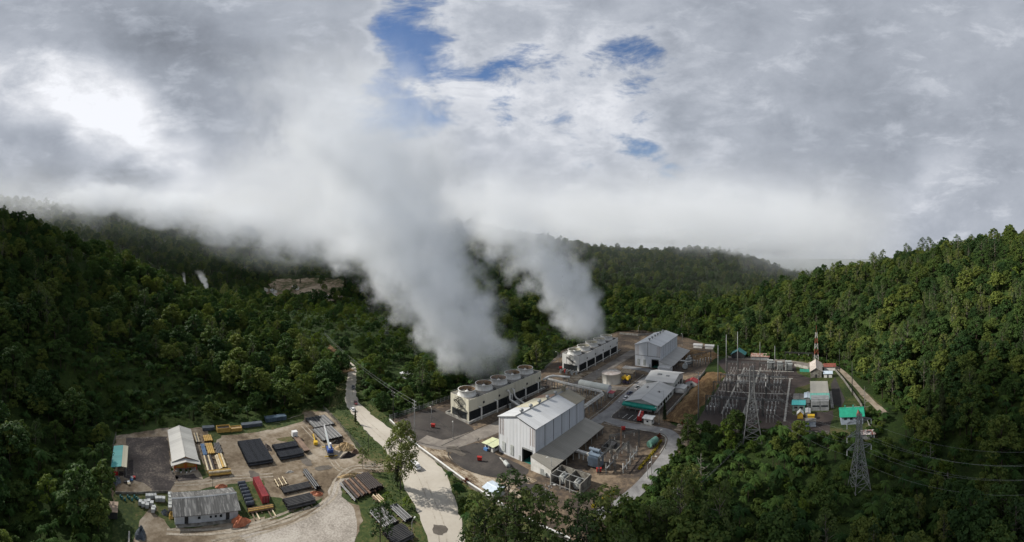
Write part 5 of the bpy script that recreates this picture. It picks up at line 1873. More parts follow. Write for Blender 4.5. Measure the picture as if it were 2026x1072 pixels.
transformer('cell_transformer', 'pale grey transformer in the cell nearer the hall', (-85.2, 130.6, .06), 1.0, M_GREYE, 1.57, 'transformers in the concrete cells')
transformer('cell_transformer', 'pale grey transformer in the cell farther from the hall', (-79.0, 130.4, .06), .92, M_GREYE, 1.57, 'transformers in the concrete cells')
transformer('main_transformer', 'large blue-grey transformer standing before the lean-to', (-80.2, 146.5, .06), 1.9, M_BLUEG, 0.0)
bd = thing('bus_duct', 'long pale bus duct on posts running from lean-to to blue transformer', 'duct', (0, 0, .06))
MB().box(-90.5, -82.6, 147.6, 149.0, 2.5, 3.3).build('duct', M_PIPE, bd)
for x in (-89, -87, -85, -83.4):
    MB().box(x - .15, x + .15, 148.1, 148.5, 0, 2.5).build('post', M_WHITE, bd)


def post_insulator(mb, x, y, z0, h, r=.16):
    n = 6
    pr = []
    for k in range(n):
        pr += [(r * .6, z0 + h * k / n), (r * 1.25, z0 + h * (k + .5) / n)]
    mb.lathe(pr + [(r * .6, z0 + h)], 7, x, y)


SHARED = {}


def gantry(label, x0, y0, x1, y1, h, loc=(0, 0, .06), group=None, w=.7, m=None, bays=None):
    """portal of two lattice columns and a lattice beam"""
    g = thing('gantry', label, 'gantry', loc, 0, group)
    d = Vector((x1 - x0, y1 - y0, 0))
    L_ = d.length
    m = m or mat('gantry_steel', (0.105, 0.108, 0.108), .6, .2, var=.3)
    for (x, y) in ((x0, y0), (x1, y1)):
        c = MB()
        n = max(4, int(h / 1.6))
        for sx_ in (-1, 1):
            for sy_ in (-1, 1):
                c.bar((x + sx_ * w * .5, y + sy_ * w * .5, 0), (x + sx_ * w * .28, y + sy_ * w * .28, h), .11)
        for k in range(n):
            z0, z1 = h * k / n, h * (k + 1) / n
            sg = 1 if k % 2 else -1
            for sy_ in (-1, 1):
                c.bar((x - sg * w * .42, y + sy_ * w * .42, z0), (x + sg * w * .42, y + sy_ * w * .42, z1), .07)
                c.bar((x + sy_ * w * .42, y - sg * w * .42, z0), (x + sy_ * w * .42, y + sg * w * .42, z1), .07)
        c.build('column', m, g)
    b = MB()
    u = d.normalized()
    s = Vector((-u.y, u.x, 0)) * .35
    a0, a1 = Vector((x0, y0, h)), Vector((x1, y1, h))
    for off in (s, -s):
        for dz in (-.7, 0):
            b.bar(tuple(a0 + off + Vector((0, 0, dz))), tuple(a1 + off + Vector((0, 0, dz))), .11)
    n = max(4, int(L_ / 1.5))
    for k in range(n):
        p0, p1 = a0 + d * (k / n), a0 + d * ((k + 1) / n)
        sg = s if k % 2 else -s
        b.bar(tuple(p0 + sg), tuple(p1 - sg), .07)
        b.bar(tuple(p0 + sg), tuple(p1 + sg + Vector((0, 0, -.7))), .07)
        b.bar(tuple(p0 - sg + Vector((0, 0, -.7))), tuple(p1 - sg), .07)
    b.build('beam', m, g)
    if 'hang' not in SHARED:
        si = MB()
        post_insulator(si, 0, 0, 0, 1.5, .14)
        SHARED['hang'] = si.mesh('hanging_insulator', M_PORC)
    for k in range(3):
        p = a0 + d * ((k + .5) / 3)
        link('hanging_insulator', SHARED['hang'], g, (p.x, p.y, h - 2.2))
    return g


gantry('steel portal nearest the blue transformer', -76.5, 142.0, -76.5, 153.0, 6.4, group='portals by the blue transformer')
gantry('steel portal in the middle of the small substation', -71.6, 146, -71.6, 158.5, 6.6, group='portals by the blue transformer')
gantry('tall steel portal at the back of the small substation', -80, 158, -71, 168, 7.5, group='portals by the blue transformer')
for i, (x, y, lab) in enumerate(((-74.3, 143.5, 'row of three grey insulator posts beside the blue transformer'), (-68.5, 146.5, 'row of three grey insulator posts near the ring road'), (-69, 154.5, 'row of three insulator posts at the end of the small substation'))):
    t_ = thing('insulator_row', lab, 'insulator', (x, y, .06), 0, 'insulator rows of the small substation')
    MB().box(-.2, .2, -.4, 7.2, 1.7, 2.0).build('beam', M_GALV, t_)
    for k in range(3):
        MB().box(-.15, .15, k * 3.2, k * 3.2 + .3, 0, 1.7).build('post', M_GALV, t_)
        mb = MB()
        post_insulator(mb, 0, k * 3.2 + .15, 2.0, 2.0, .26)
        mb.build('insulator', M_PORC, t_)
mast = thing('lattice_mast', 'thin rusty lattice mast beside the blue transformer', 'mast', (-74.5, 157.5, .06))
mb = MB()
for sx_ in (-.35, .35):
    for sy_ in (-.35, .35):
        mb.bar((sx_, sy_, 0), (sx_ * .4, sy_ * .4, 12), .1)
for k in range(10):
    sg = .33 - .02 * k
    mb.bar((-sg, -sg, k * 1.2), (sg, -sg, k * 1.2 + 1.2), .06).bar((sg, sg, k * 1.2), (-sg, sg, k * 1.2 + 1.2), .06)
mb.build('lattice', mat('rusty_steel', (0.16, 0.10, 0.07), .8, var=.4), mast)
pit = thing('oil_pit', 'dark open pit with low walls beside the lean-to', 'pit', (-85, 160, .06))
MB().box(0, 7, 0, .3, 0, .8).box(0, 7, 7.7, 8, 0, .8).box(0, .3, .3, 7.7, 0, .8).box(6.7, 7, .3, 7.7, 0, .8).build('pit_wall', M_OLDCONC, pit)
MB().box(.3, 6.7, .3, 7.7, .05, .15).build('pit_floor', M_STEEL, pit)
MB().box(1.5, 5, 2, 5.2, .15, 1.6).build('old_frame', M_STEEL, pit)
# green barrel-vaulted tank on the verge
gt = thing('green_tank', 'green corrugated barrel tank beside the ring road', 'tank', (-66.5, 168.5, .06), math.radians(-12))
MB().tube([(0, 0, 1.7), (0, 5.6, 1.7)], 1.35, 16).build('barrel', mat('green_sheet', (0.16, 0.33, 0.26), .5, var=.3, vscale=3), gt, smooth=False)
for y in (.8, 2.8, 4.8):
    MB().box(-1.2, 1.2, y - .15, y + .15, 0, .9).build('saddle', M_CONC, gt)
# clipped yellow hedge strips along the ring road
for lab, pts in (('yellow clipped hedge strip curving along the ring road', [(-63.8, 176), (-63.6, 168), (-63.8, 160), (-64.2, 152)]), ('short yellow hedge strip at the lower end of the ring road', [(-66.5, 134), (-67.6, 129), (-69, 124)])):
    hg = thing('hedge', lab, 'hedge', (0, 0, 0))
    L_ = smooth_line(pts, 6)
    C_ = np.array([(p[0] + frng.normal(0, .35), p[1] + frng.normal(0, .4), frng.uniform(.15, .9)) for p in L_ for _ in range(34)])
    v_, f_ = cards(C_, np.column_stack([frng.normal(size=len(C_)) * .5, frng.normal(size=len(C_)) * .5, np.ones(len(C_))]), .5, frng)
    link('foliage', np_mesh('hedge_foliage', v_, f_, MATS.get('hedge_yellow') or leaf_mat('hedge_yellow', (0.16, 0.13, 0.01), (0.30, 0.24, 0.015), (0.40, 0.34, 0.03)), False), hg)
    hb_ = MB()
    for p, q in zip(L_[:-1], L_[1:]):
        hb_.bar((p[0], p[1], .2), (q[0], q[1], .2), .5, .3)
    hb_.build('root_strip', M_EARTH, hg)


# ------------------------------------------------------------------ switchyard, pylons and the compound beside it
for lab, x, y0, y1, w_ in (('cable_trench', -33.0, 206, 292, 1.5), ('cable_trench', -44.0, 212, 291, 1.1), ('cable_trench', -11.8, 207, 270, 1.1)):
    n_ = int((y1 - y0) / 3)
    root = MB().box(x - w_ / 2 + .08, x + w_ / 2 - .08, y0, y1, .02, .20).build(lab, M_OLDCONC)
    tag(root, None, None, None, 'structure')
    sl_ = MB().box(-w_ / 2, w_ / 2, .04, 2.93, .2, .34).mesh('cover_slab', M_CONC)
    for k in range(n_):
        link('cover_slab', sl_, root, (x + random.uniform(-.05, .05), y0 + 3 * k, random.uniform(0, .03)), random.uniform(-.01, .01))
for y, x0, x1 in ((243, -52, -10), (284, -48, -10), (270, -30, -10), (262.5, -52, -34)):
    tag(MB().box(x0, x1, y, y + .9, .1, .32).build('cable_trench', M_CONC), None, None, None, 'structure')

# three-pole gear: one of each kind, then copies
M_GEAR = mat('gear_steel', (0.15, 0.152, 0.152), .6, .2, var=.3)


def gear(name, label, cat, kind):
    t_ = thing(name, label, cat)
    if kind == 'disconnector':
        MB().box(-2.5, 2.5, -.16, .16, 1.75, 2.0).build('beam', M_GEAR, t_)
        for x in (-2.2, 2.2):
            MB().box(x - .13, x + .13, -.13, .13, 0, 1.75).build('post', M_GEAR, t_)
        for x in (-1.9, 0, 1.9):
            mb = MB()
            post_insulator(mb, x, -.12, 2.0, 1.5, .17)
            mb.build('insulator', M_PORC, t_)
            MB().bar((x, -.9, 3.5), (x, .9, 3.62), .09).build('blade', M_WHITE, t_)
    elif kind == 'breaker':
        for x in (-2, 0, 2):
            MB().box(x - .35, x + .35, -.3, .3, 0, 1.5).build('cabinet', M_GREYE, t_)
            mb = MB()
            post_insulator(mb, x, 0, 1.5, 2.4, .24)
            mb.build('interrupter', M_PORC, t_)
            MB().box(x - .22, x + .22, -.22, .22, 3.9, 4.2).build('cap', M_WHITE, t_)
    elif kind == 'current':
        for x in (-1.9, 0, 1.9):
            MB().box(x - .12, x + .12, -.12, .12, 0, 2.0).build('post', M_GEAR, t_)
            mb = MB()
            post_insulator(mb, x, 0, 2.0, 1.7, .22)
            mb.build('insulator', M_PORC, t_)
            MB().lathe([(.12, 3.7), (.36, 3.8), (.36, 4.2), (.1, 4.35)], 10, x, 0).build('head', M_WHITE, t_)
    else:
        for x in (-1.7, 0, 1.7):
            MB().box(x - .14, x + .14, -.14, .14, 0, 2.4).build('post', M_CONC, t_)
            mb = MB()
            post_insulator(mb, x, 0, 2.4, 1.3, .18)
            mb.build('insulator', M_PORC, t_)
    return t_


GROUPS = {'disconnector': ('disconnector', 'disconnect switch', 'three-pole grey disconnect switch'), 'breaker': ('circuit_breaker', 'circuit breaker', 'circuit breaker on grey cabinets'),
          'current': ('current_transformer', 'current transformer', 'three pale current transformers'), 'post': ('post_insulator', 'insulator', 'three insulators on concrete posts')}
base = {}
BAYX = [-49.2, -40.5, -27.5, -19.0]
BAYN = ['in the bay beside the earth bank', 'between the two longer cable trenches', 'right of the longest cable trench', 'beside the shortest cable trench']
lay = []
for bi, bxc in enumerate(BAYX):
    for ri, (y, kind) in enumerate(((205.5, 'post'), (210.5, 'current'), (215.5, 'disconnector'), (222, 'breaker'), (227.5, 'disconnector'), (233, 'post'), (238, 'disconnector'), (246, 'post'), (251, 'current'), (256, 'disconnector'), (262, 'breaker'), (267, 'disconnector'), (273, 'post'), (278, 'disconnector'))):
        if bi == 0 and y < 210 or random.random() < .08:
            continue
        lay.append((bi, y, bxc + random.uniform(-.4, .4), kind))
for bi, y, x, kind in lay:
    nm, cat, words = GROUPS[kind]
    where = 'at the front' if y < 220 else ('in the front half' if y < 240 else ('in the back half' if y < 262 else 'at the back'))
    lab = '%s %s, %s' % (words, BAYN[bi], where)
    if kind not in base:
        base[kind] = gear(nm, lab, cat, kind)
        base[kind].location = (x, y, .1)
        tag(base[kind], lab, cat, '%ss in the switchyard' % cat)
    else:
        copy_tree(base[kind], (x, y, .1), random.uniform(-.02, .02), lab, '%ss in the switchyard' % cat)
RN = ['front', 'second', 'third', 'rear']
for bi, (x0, x1) in enumerate(((-52.5, -45.2), (-43, -34.5), (-31.5, -23.2), (-23.0, -13.5))):
    for ri, y in enumerate((212.8, 230.5, 248.6, 270.2)):
        gantry('%s steel portal of the row %s' % (RN[ri], BAYN[bi]), x0, y, x1, y, 8.6 + (ri % 2) * 1.4, (0, 0, .1), 'steel portals of the switchyard', .75)
bus = thing('busbar', 'long overhead busbar tubes spanning the switchyard bays', 'busbar', (0, 0, .1))
for y in (217.5, 219.2, 253.4, 255.0):
    MB().tube([(-52, y, 6.2), (-30, y, 6.2), (-13, y, 6.2)], .09, 6).build('tube', M_GALV, bus)
# strung conductors between the portals, bay by bay
M_COND = mat('conductor', (0.06, 0.06, 0.06), .6)
for bi, (x0, x1) in enumerate(((-52.5, -45.2), (-43, -34.5), (-31.5, -23.2), (-23.0, -13.5))):
    cd = thing('conductors', 'dark strung conductors %s' % BAYN[bi], 'cable', (0, 0, .1), 0, 'conductors over the switchyard')
    for k in range(3):
        x = x0 + (x1 - x0) * (k + .5) / 3
        for y0_, y1_, z0_, z1_ in ((200, 212.8, 4.2, 6.5), (212.8, 230.5, 6.5, 7.8), (230.5, 248.6, 7.8, 6.5), (248.6, 270.2, 6.5, 7.8), (270.2, 290, 7.8, 4.5)):
            MB().tube([(x, y0_ + (y1_ - y0_) * q / 6, z0_ + (z1_ - z0_) * q / 6 - 1.1 * 4 * (q / 6) * (1 - q / 6)) for q in range(7)], .05, 4).build('strand', M_COND, cd)
        for y in (214, 224, 236, 250, 260, 268):
            MB().tube([(x + .3, y, 3.9), (x, y + .4, 5.6)], .04, 4).build('dropper', M_COND, cd)
transformer('yard_transformer', 'grey transformer at the back of the switchyard beside the longest trench', (-26.0, 290, .1), 1.7, M_GREYE, 0, 'transformers at the back of the switchyard')
transformer('yard_transformer', 'grey transformer with ochre pipework, middle one at the switchyard back', (-19.4, 288.5, .1), 1.5, M_GREYE, 0, 'transformers at the back of the switchyard')
transformer('yard_transformer', 'large grey transformer nearest the communications mast', (-13.5, 287, .1), 1.8, M_GREYE, 0, 'transformers at the back of the switchyard')
# second hall's own step-up gear
transformer('step_up_transformer', 'grey transformer beside the farther hall lean-to', (-84, 290, .06), 1.6, M_GREYE, 1.57)
transformer('step_up_transformer', 'small grey transformer at the corner of the farther lean-to', (-83.5, 279, .06), 1.2, M_GREYE, 1.57)
for k, (x, y) in enumerate(((-77, 287), (-74, 291), (-71, 295))):
    copy_tree(base['current'], (x, y, .06), 0, ['pale current transformers nearest the farther lean-to', 'pale current transformers in the middle beside the farther lean-to', 'pale current transformers farthest from the lean-to, by the poles'][k], 'current transformers by the farther hall')
gantry('steel portal beside the farther hall lean-to', -80, 284, -70, 298, 8.5)
sd = thing('steam_duct', 'bent pale duct leaving the farther lean-to', 'duct', (0, 0, .06))
MB().tube([(-89, 283, 4.2), (-86, 283, 4.2), (-83.5, 284, 3.4), (-81.5, 285.5, 3.4), (-80, 287, 4.0)], .5, 10).build('duct', M_PIPE, sd, smooth=True)
MB().box(-82.2, -81.8, 284.9, 285.3, 0, 2.9).build('support', M_GALV, sd)
gable_house('lean_to_block', 'pale block with roof coolers at the front of the farther lean-to', 'building', -98.2, -90.2, 264.5, 270.6, 3.6, 3.9, 'x', M_WALLW, M_ROOFG, .2)


def monopole(label, loc, h, arms=0, group='steel poles round the switchyard', m=None):
    p = thing('power_pole', label, 'pole', loc, 0, group)
    MB().tube([(0, 0, -.2), (0, 0, h * .5), (0, 0, h)], .34 * h / 22, 10, .13 * h / 22).build('shaft', m or M_GALV, p, smooth=True)
    for k in range(arms):
        z = h - .6 - 1.5 * k
        MB().bar((-1.3, 0, z), (1.3, 0, z), .14).build('crossarm', m or M_GALV, p)
        for x in (-1.2, 0.0, 1.2):
            mb = MB()
            post_insulator(mb, x, 0, z + .07, .5, .1)
            mb.build('insulator', M_PORC, p)
    return p


def pole_at(label, px, py, top, arms=0, **kw):
    x, y = at(px, py)
    d = math.hypot(x, y)
    return monopole(label, (x, y, .05), (py - top) * d / FPX, arms, **kw)


pole_at('tall steel pole standing on the earth bank near the hairpin of the ring road', 1381.8, 829.6, 736, 2)
pole_at('tall steel pole at the far end of the earth bank', 1420.6, 759, 683)
pole_at('tall thick steel pole behind the left bay of the switchyard', 1437, 737, 662)
pole_at('tall thick steel pole in front of the teal shed', 1459.4, 730, 656)
pole_at('thin steel pole behind the longest cable trench', 1503.6, 722, 676)
pole_at('thin steel pole between the transformers at the switchyard back', 1533, 741, 684)
pole_at('slim dark pole beside the gravel track', 1661, 735, 690, m=M_STEEL)
pole_at('slim dark pole on the grass inside the track wall', 1686, 782, 715, m=M_STEEL)


def pylon(label, loc, h, w0, w1, arm, rotz=0.0, m=None, arms=(.78, .88), name='pylon', cat='pylon', mats=None, step=None):
    """lattice tower: four raking legs, braced faces, cross-arms"""
    t_ = thing(name, label, cat, loc, rotz)
    m = m or mat('pylon_steel', (0.22, 0.225, 0.225), .5, .3, var=.3)
    neck = .62
    wz = lambda k: w0 + (w1 - w0) * min(1, k / neck) if k < neck else w1 * (1 - .35 * (k - neck) / (1 - neck))
    n = step or int(h / 2.6)
    ks = [1 - (1 - i / n) ** 1.15 for i in range(n + 1)]
    for sx_ in (-1, 1):
        for sy_ in (-1, 1):
            lg = MB()
            for a, b in zip(ks[:-1], ks[1:]):
                lg.bar((sx_ * wz(a) / 2, sy_ * wz(a) / 2, a * h), (sx_ * wz(b) / 2, sy_ * wz(b) / 2, b * h), .22 * h / 32 + .04)
            lg.build('leg', m if mats is None else mats[0], t_)
    for f, (ax, sg) in enumerate((('x', -1), ('x', 1), ('y', -1), ('y', 1))):
        br = MB()
        for i, (a, b) in enumerate(zip(ks[:-1], ks[1:])):
            wa, wb = wz(a) / 2, wz(b) / 2
            for s in (-1, 1):
                if ax == 'x':
                    br.bar((s * wa, sg * wa, a * h), (-s * wb, sg * wb, b * h), .10 * h / 32 + .03)
                else:
                    br.bar((sg * wa, s * wa, a * h), (sg * wb, -s * wb, b * h), .10 * h / 32 + .03)
            if ax == 'x':
                br.bar((-wb, sg * wb, b * h), (wb, sg * wb, b * h), .10 * h / 32 + .03)
            else:
                br.bar((sg * wb, -wb, b * h), (sg * wb, wb, b * h), .10 * h / 32 + .03)
        br.build('bracing', m if mats is None else mats[f % len(mats)], t_)
    for k in arms:
        z = k * h
        for s in (-1, 1):
            am = MB()
            for sy_ in (-1, 1):
                am.bar((s * wz(k) / 2, sy_ * wz(k) / 2, z), (s * arm, 0, z + .2), .14)
                am.bar((s * wz(k) / 2, sy_ * wz(k) / 2, z + 1.5), (s * arm, 0, z + .2), .14)
            am.build('crossarm', m, t_)
            mb = MB()
            post_insulator(mb, s * arm, 0, z - 1.9, 1.9, .15)
            mb.build('insulator_string', M_WHITE, t_)
    return t_


PY1 = (-25.2, 187.4, gz(-25.2, 187.4) - .3)
PY2 = (18.6, 155.4, gz(18.6, 155.4) - .3)
pylon('tall broad lattice pylon in front of the switchyard', PY1, 33, 8.4, 2.3, 6.2, math.radians(12))
pylon('slimmer bright lattice pylon rising from the forest below the teal-roofed house', PY2, 27.5, 6.4, 1.9, 5.0, math.radians(20), mat('pylon_bright', (0.30, 0.31, 0.31), .5, .3, var=.25), (.55, .72, .9))
M_CW = mat('mast_white', (0.45, 0.44, 0.42), .6)
M_CR = mat('mast_red', (0.24, 0.07, 0.045), .7)
cm = thing('radio_mast', 'red and white lattice radio mast behind the white house', 'mast', (5.4, 300, .05))
hm = 23.0
for i in range(6):
    a, b = i / 6, (i + 1) / 6
    wa, wb = 1.7 - 1.15 * a, 1.7 - 1.15 * b
    sec = MB()
    for sx_ in (-1, 1):
        for sy_ in (-1, 1):
            sec.bar((sx_ * wa, sy_ * wa, a * hm), (sx_ * wb, sy_ * wb, b * hm), .2)
        sec.bar((sx_ * wa, -wa, a * hm), (sx_ * wb, wb, b * hm), .12).bar((-wa, sx_ * wa, a * hm), (wb, sx_ * wb, b * hm), .12)
        sec.bar((sx_ * wa, wa, a * hm), (sx_ * wb, -wb, b * hm), .12).bar((wa, sx_ * wa, a * hm), (-wb, sx_ * wb, b * hm), .12)
    sec.build('mast_section', M_CR if i % 2 == 0 else M_CW, cm)
MB().tube([(0, 0, hm), (0, 0, hm + 5)], .1, 6).build('aerial', M_CR, cm)

# buildings of the compound
M_TEALR = sheet_mat('teal_roof_sheet', (0.05, 0.30, 0.22), 0, 0.9, stain=(.12, .28, .22), amount=.4, run=(.9, .12, .9))
M_TEALL = sheet_mat('pale_teal_roof', (0.16, 0.42, 0.35), 0, 0.9, stain=(.12, .28, .24), amount=.4, run=(.9, .12, .9))
M_GWALL = mat('grey_render', (0.30, 0.31, 0.31), .85, var=.3)
M_BWALL = mat('blue_grey_render', (0.34, 0.39, 0.46), .8, var=.2)
cb = thing('control_building', 'grey two-tier control building with cream and teal roof', 'building', (1.1, 219.4, .05))
MB().box(0, 9.6, 2.6, 29, 0, 5.6).build('body', M_GWALL, cb)
MB().box(-.3, 9.9, 10.6, 29.4, 5.6, 5.9).build('cream_roof', sheet_mat('cream_flat_roof', (0.40, 0.38, 0.32), 0, 4.0, stain=(.25, .23, .19), amount=.5), cb)
MB().hexa([(-.4, 3.2, 5.0), (10, 3.2, 5.0), (10, 10.5, 5.62), (-.4, 10.5, 5.62)], [(-.4, 3.2, 5.2), (10, 3.2, 5.2), (10, 10.5, 5.82), (-.4, 10.5, 5.82)]).build('teal_roof', M_TEALL, cb)
MB().box(.2, 9.4, 1.2, 3.0, 0, 4.9).build('porch', M_GWALL, cb)
MB().box(4.7, 4.9, 1.12, 1.2, 0, 4.9).build('joint', M_DARK, cb)
for x in (.8, 5.3):
    MB().box(x, x + 3.6, 1.08, 1.2, 2.1, 2.8).build('window', M_GLASS, cb)
for x in (-2.2, 10.6):
    MB().box(x, x + 1.6, 4, 28, 0, .5).build('plinth', M_CONC, cb)
tsd = gable_house('teal_shed', 'low shed with turquoise roof left of the control building', 'shed', -8.4, -2, 220.5, 226.5, 3.2, 3.6, 'x', M_GWALL, sheet_mat('turquoise_roof', (0.06, 0.36, 0.36), 0, .9, stain=(.1, .28, .28), amount=.4), .5, wins=[('s', .8, 1.8, 1.2, 2.2), ('s', 3.6, 1.8, 1.2, 2.2)])
for x in (.2, 3.1, 6.1):
    MB().box(x, x + .2, -.9, -.7, 0, 3.1).build('post', M_TEALR, tsd)
gable_house('white_shed', 'small shed with bluish white flat roof beside the control building', 'shed', -2.2, .6, 228.5, 235.5, 3.8, 4.0, 'y', M_GWALL, M_BLUEW, .4)
gable_house('carport', 'dark flat carport behind the turquoise shed', 'shed', -8.2, -2.6, 229, 237, 2.6, 2.8, 'y', M_STEEL, M_DECK, .3)
th = gable_house('teal_house', 'blue-grey house with bright teal gabled roof', 'house', 15.6, 26.2, 203.5, 210.5, 4.3, 6.6, 'x', M_BWALL, mat('bright_teal_roof', (0.025, 0.34, 0.21), .5, col2=(0.02, 0.27, 0.17), vscale=.6), .8,
                 wins=[('s', 1.4 + 2.8 * k, 1.4, 2.2, 3.3) for k in range(3)], doors=[('s', 9.1, 1.0, 0, 2.1)])
MB().prism([(7.2, 4.4), (9.6, 4.4), (8.4, 6.2)], 'y', -.9, 2.6).build('dormer', mat('dormer_red', (0.22, 0.08, 0.06), .7), th)
for x in (2, 6):
    MB().box(x, x + .5, 4.4, 5.0, 6.0, 7.4).build('chimney', M_TEALR, th)
gable_house('grey_annex', 'grey flat annex behind the teal-roofed house', 'building', 19.5, 26, 212.5, 217, 2.8, 3.2, 'x', M_GWALL, M_ROOFG, .3)
gable_house('white_house', 'white gabled house at the foot of the radio mast', 'house', 1.2, 8.4, 272.5, 291, 4.2, 6.4, 'y', M_OLDCONC, mat('pale_tile_roof', (0.52, 0.47, 0.42), .7, col2=(.40, .34, .29), vscale=.7), .6, doors=[('s', 3, 1.2, 0, 2.2)], gable=M_OLDCONC)
gable_house('red_outhouse', 'low red-roofed outhouse beside the radio mast', 'house', 10.5, 18, 287, 294, 2.6, 3.6, 'x', M_WHITE, mat('rust_red_roof', (0.22, 0.07, 0.05), .7, var=.4), .5)
gable_house('blue_white_shed', 'small white shed with pale blue roof right of the white house', 'shed', 9.8, 15, 272.5, 277, 2.6, 3.4, 'x', M_WHITE, M_BLUEW, .5, doors=[('s', 2, 1, 0, 2)])
sp = gable_house('shrine_hut', 'tiny white-roofed hut with ochre base below the turquoise shed', 'hut', -5.6, -2.8, 211, 213.6, 2.4, 3.6, 'y', M_YEL, M_WHITE, .4)
gable_house('grey_kiosk', 'narrow grey kiosk beside the tiny hut', 'hut', -1.6, .8, 212, 217.5, 2.5, 2.7, 'y', M_GWALL, M_ROOFG, .2)
gable_house('yellow_kiosk', 'small kiosk with yellow front next to the grey kiosk', 'hut', -.4, 2.8, 209.6, 211.6, 1.9, 2.1, 'x', M_YEL, M_YEL, .2)
gable_house('pump_kiosk', 'low blue-grey kiosk at the compound fence', 'hut', -1.4, 3.4, 202, 205.5, 2.5, 2.7, 'x', M_BWALL, M_DECK, .2)
gable_house('tin_shed', 'shabby tin shed with red and white roof under the bright pylon', 'shed', 23.5, 29.5, 187.5, 191.5, 2.3, 3.1, 'x', M_GWALL, mat('patchy_tin', (0.55, 0.50, 0.47), .7, col2=(0.22, 0.07, 0.05), vscale=.7, lo=.45, hi=.55), .4)
x, y = at(1455, 709)
tb = gable_house('tarp_shed', 'shed roofed with blue-green tarpaulin behind the switchyard', 'shed', x - 3, x + 7, y, y + 7, 3.0, 6.0, 'y', M_STEEL, mat('tarp_teal', (0.05, 0.24, 0.27), .5, col2=(.06, .20, .16), vscale=.4), .6)
x, y = at(1497, 712)
gable_house('red_shed', 'low shed with patchy red roof behind the switchyard', 'shed', x - 4, x + 9, y, y + 6, 2.6, 3.9, 'x', M_GWALL, mat('patchy_red', (0.25, 0.08, 0.05), .7, col2=(.42, .36, .30), vscale=.9), .5)
for k, (px_, py_) in enumerate(((1372, 688), (1395, 690))):
    x, y = at(px_, py_)
    gable_house('site_hut', ['small pale site hut on the bare soil behind the farther hall', 'white site hut beside the bare soil, nearer the poles'][k], 'hut', x, x + 7, y, y + 4, 2.3, 3.0, 'x', M_WHITE, M_ROOFG, .4)
gantry('dark steel frame at the far edge of the switchyard', -17, 308, 3, 306, 7, m=M_STEEL)


def wall_run(name, label, pts, h, t_, m, cope=None, cat='wall', seg=4.0, post=None, kindfence=False, z0=.05):
    """wall or fence along a line: every panel (and post) its own part"""
    r = thing(name, label, cat, (0, 0, 0))
    L_ = [np.array(p, float) for p in pts]
    for a, b in zip(L_[:-1], L_[1:]):
        d = b - a
        n = max(1, int(round(np.linalg.norm(d) / seg)))
        for k in range(n):
            p, q = a + d * k / n, a + d * (k + 1) / n
            zp, zq = max(0, gz(*p)) + z0, max(0, gz(*q)) + z0
            e = d / np.linalg.norm(d) * .03
            if kindfence:
                mb = MB()
                for zz in (h * .98, h * .5, h * .1):
                    mb.bar((p[0], p[1], zp + zz), (q[0], q[1], zq + zz), .07)
                u_ = 9
                for i in range(u_):
                    f0 = (i + .5) / u_
                    x_, y_, z_ = p[0] + (q[0] - p[0]) * f0, p[1] + (q[1] - p[1]) * f0, zp + (zq - zp) * f0
                    mb.bar((x_, y_, z_ + h * .08), (x_, y_, z_ + h * .98), .035)
                mb.build('fence_panel', m, r)
                MB().bar((p[0], p[1], zp - .3), (p[0], p[1], zp + h + .25), .14).build('post', post or m, r)
            else:
                MB().bar((p[0] + e[0], p[1] + e[1], (zp + h / 2)), (q[0] - e[0], q[1] - e[1], (zq + h / 2)), t_, h).build('wall_panel', m, r)
                if cope:
                    MB().bar((p[0], p[1], zp + h + .12), (q[0], q[1], zq + h + .12), t_ + .22, .26).build('coping', cope, r)
    return r


wall_run('track_wall', 'long grey wall beside the gravel track', [at(1652, 733), at(1668, 752), at(1700, 797), at(1706, 808)], 1.6, .25, M_OLDCONC)
wall_run('compound_wall', 'low pale wall running down behind the tin shed', [at(1714, 832), at(1722, 848), at(1728, 866)], 1.2, .25, M_CONC)
wall_run('switchyard_wall', 'low dark wall along the front edge of the switchyard', [at(1392, 850), at(1470, 856), at(1560, 857), at(1640, 858)], 1.2, .25, M_OLDCONC)
wall_run('earth_bank_wall', 'pale wall between the office road and the earth bank', [(-70.5, 203), (-69.5, 232), (-68.8, 276)], 1.5, .25, M_CONC)
wall_run('green_gate', 'teal sheet fence beside the white house', [(-6, 285), (.5, 284)], 2.0, .12, M_TEALR, cat='fence')
wall_run('boundary_wall', 'pale wall closing the compound behind the transformers', [(-10, 297), (-4, 293), (0, 290)], 1.8, .25, M_CONC)


# ------------------------------------------------------------------ store yard beside the road
M_BPIPE = mat('black_pipe', (0.022, 0.024, 0.028), .45, col2=(0.040, 0.043, 0.050), vscale=.5)
M_BPIPE2 = mat('dusty_black_pipe', (0.040, 0.040, 0.043), .5, col2=(0.075, 0.072, 0.07), vscale=.4)
M_GPIPE = mat('grey_steel_pipe', (0.115, 0.118, 0.122), .42, .3, var=.25)
M_RUST = mat('rusty_pipe', (0.11, 0.062, 0.042), .8, col2=(0.18, 0.12, 0.085), vscale=.6)
M_BROWN = mat('dark_brown_pipe', (0.035, 0.026, 0.024), .7, var=.4)
M_CRM = mat('cream_lagging', (0.62, 0.55, 0.40), .7, col2=(0.45, 0.36, 0.22), vscale=.6)
M_YLAG = mat('yellow_lagging', (0.55, 0.36, 0.10), .7, col2=(0.40, 0.25, 0.07), vscale=.7)
M_BLUEP = mat('blue_pipe', (0.06, 0.15, 0.30), .5, var=.3)
M_TIMB = mat('timber', (0.20, 0.15, 0.10), .9, var=.4)
M_ORANGE = mat('orange_tarp', (0.50, 0.18, 0.09), .55, col2=(0.36, 0.12, 0.06), vscale=.8)
M_TAN = mat('tan_tarp', (0.46, 0.33, 0.17), .7, col2=(0.30, 0.21, 0.11), vscale=.7)
M_GTARP = mat('grey_tarp', (0.10, 0.12, 0.14), .45, col2=(0.06, 0.07, 0.085), vscale=.7)


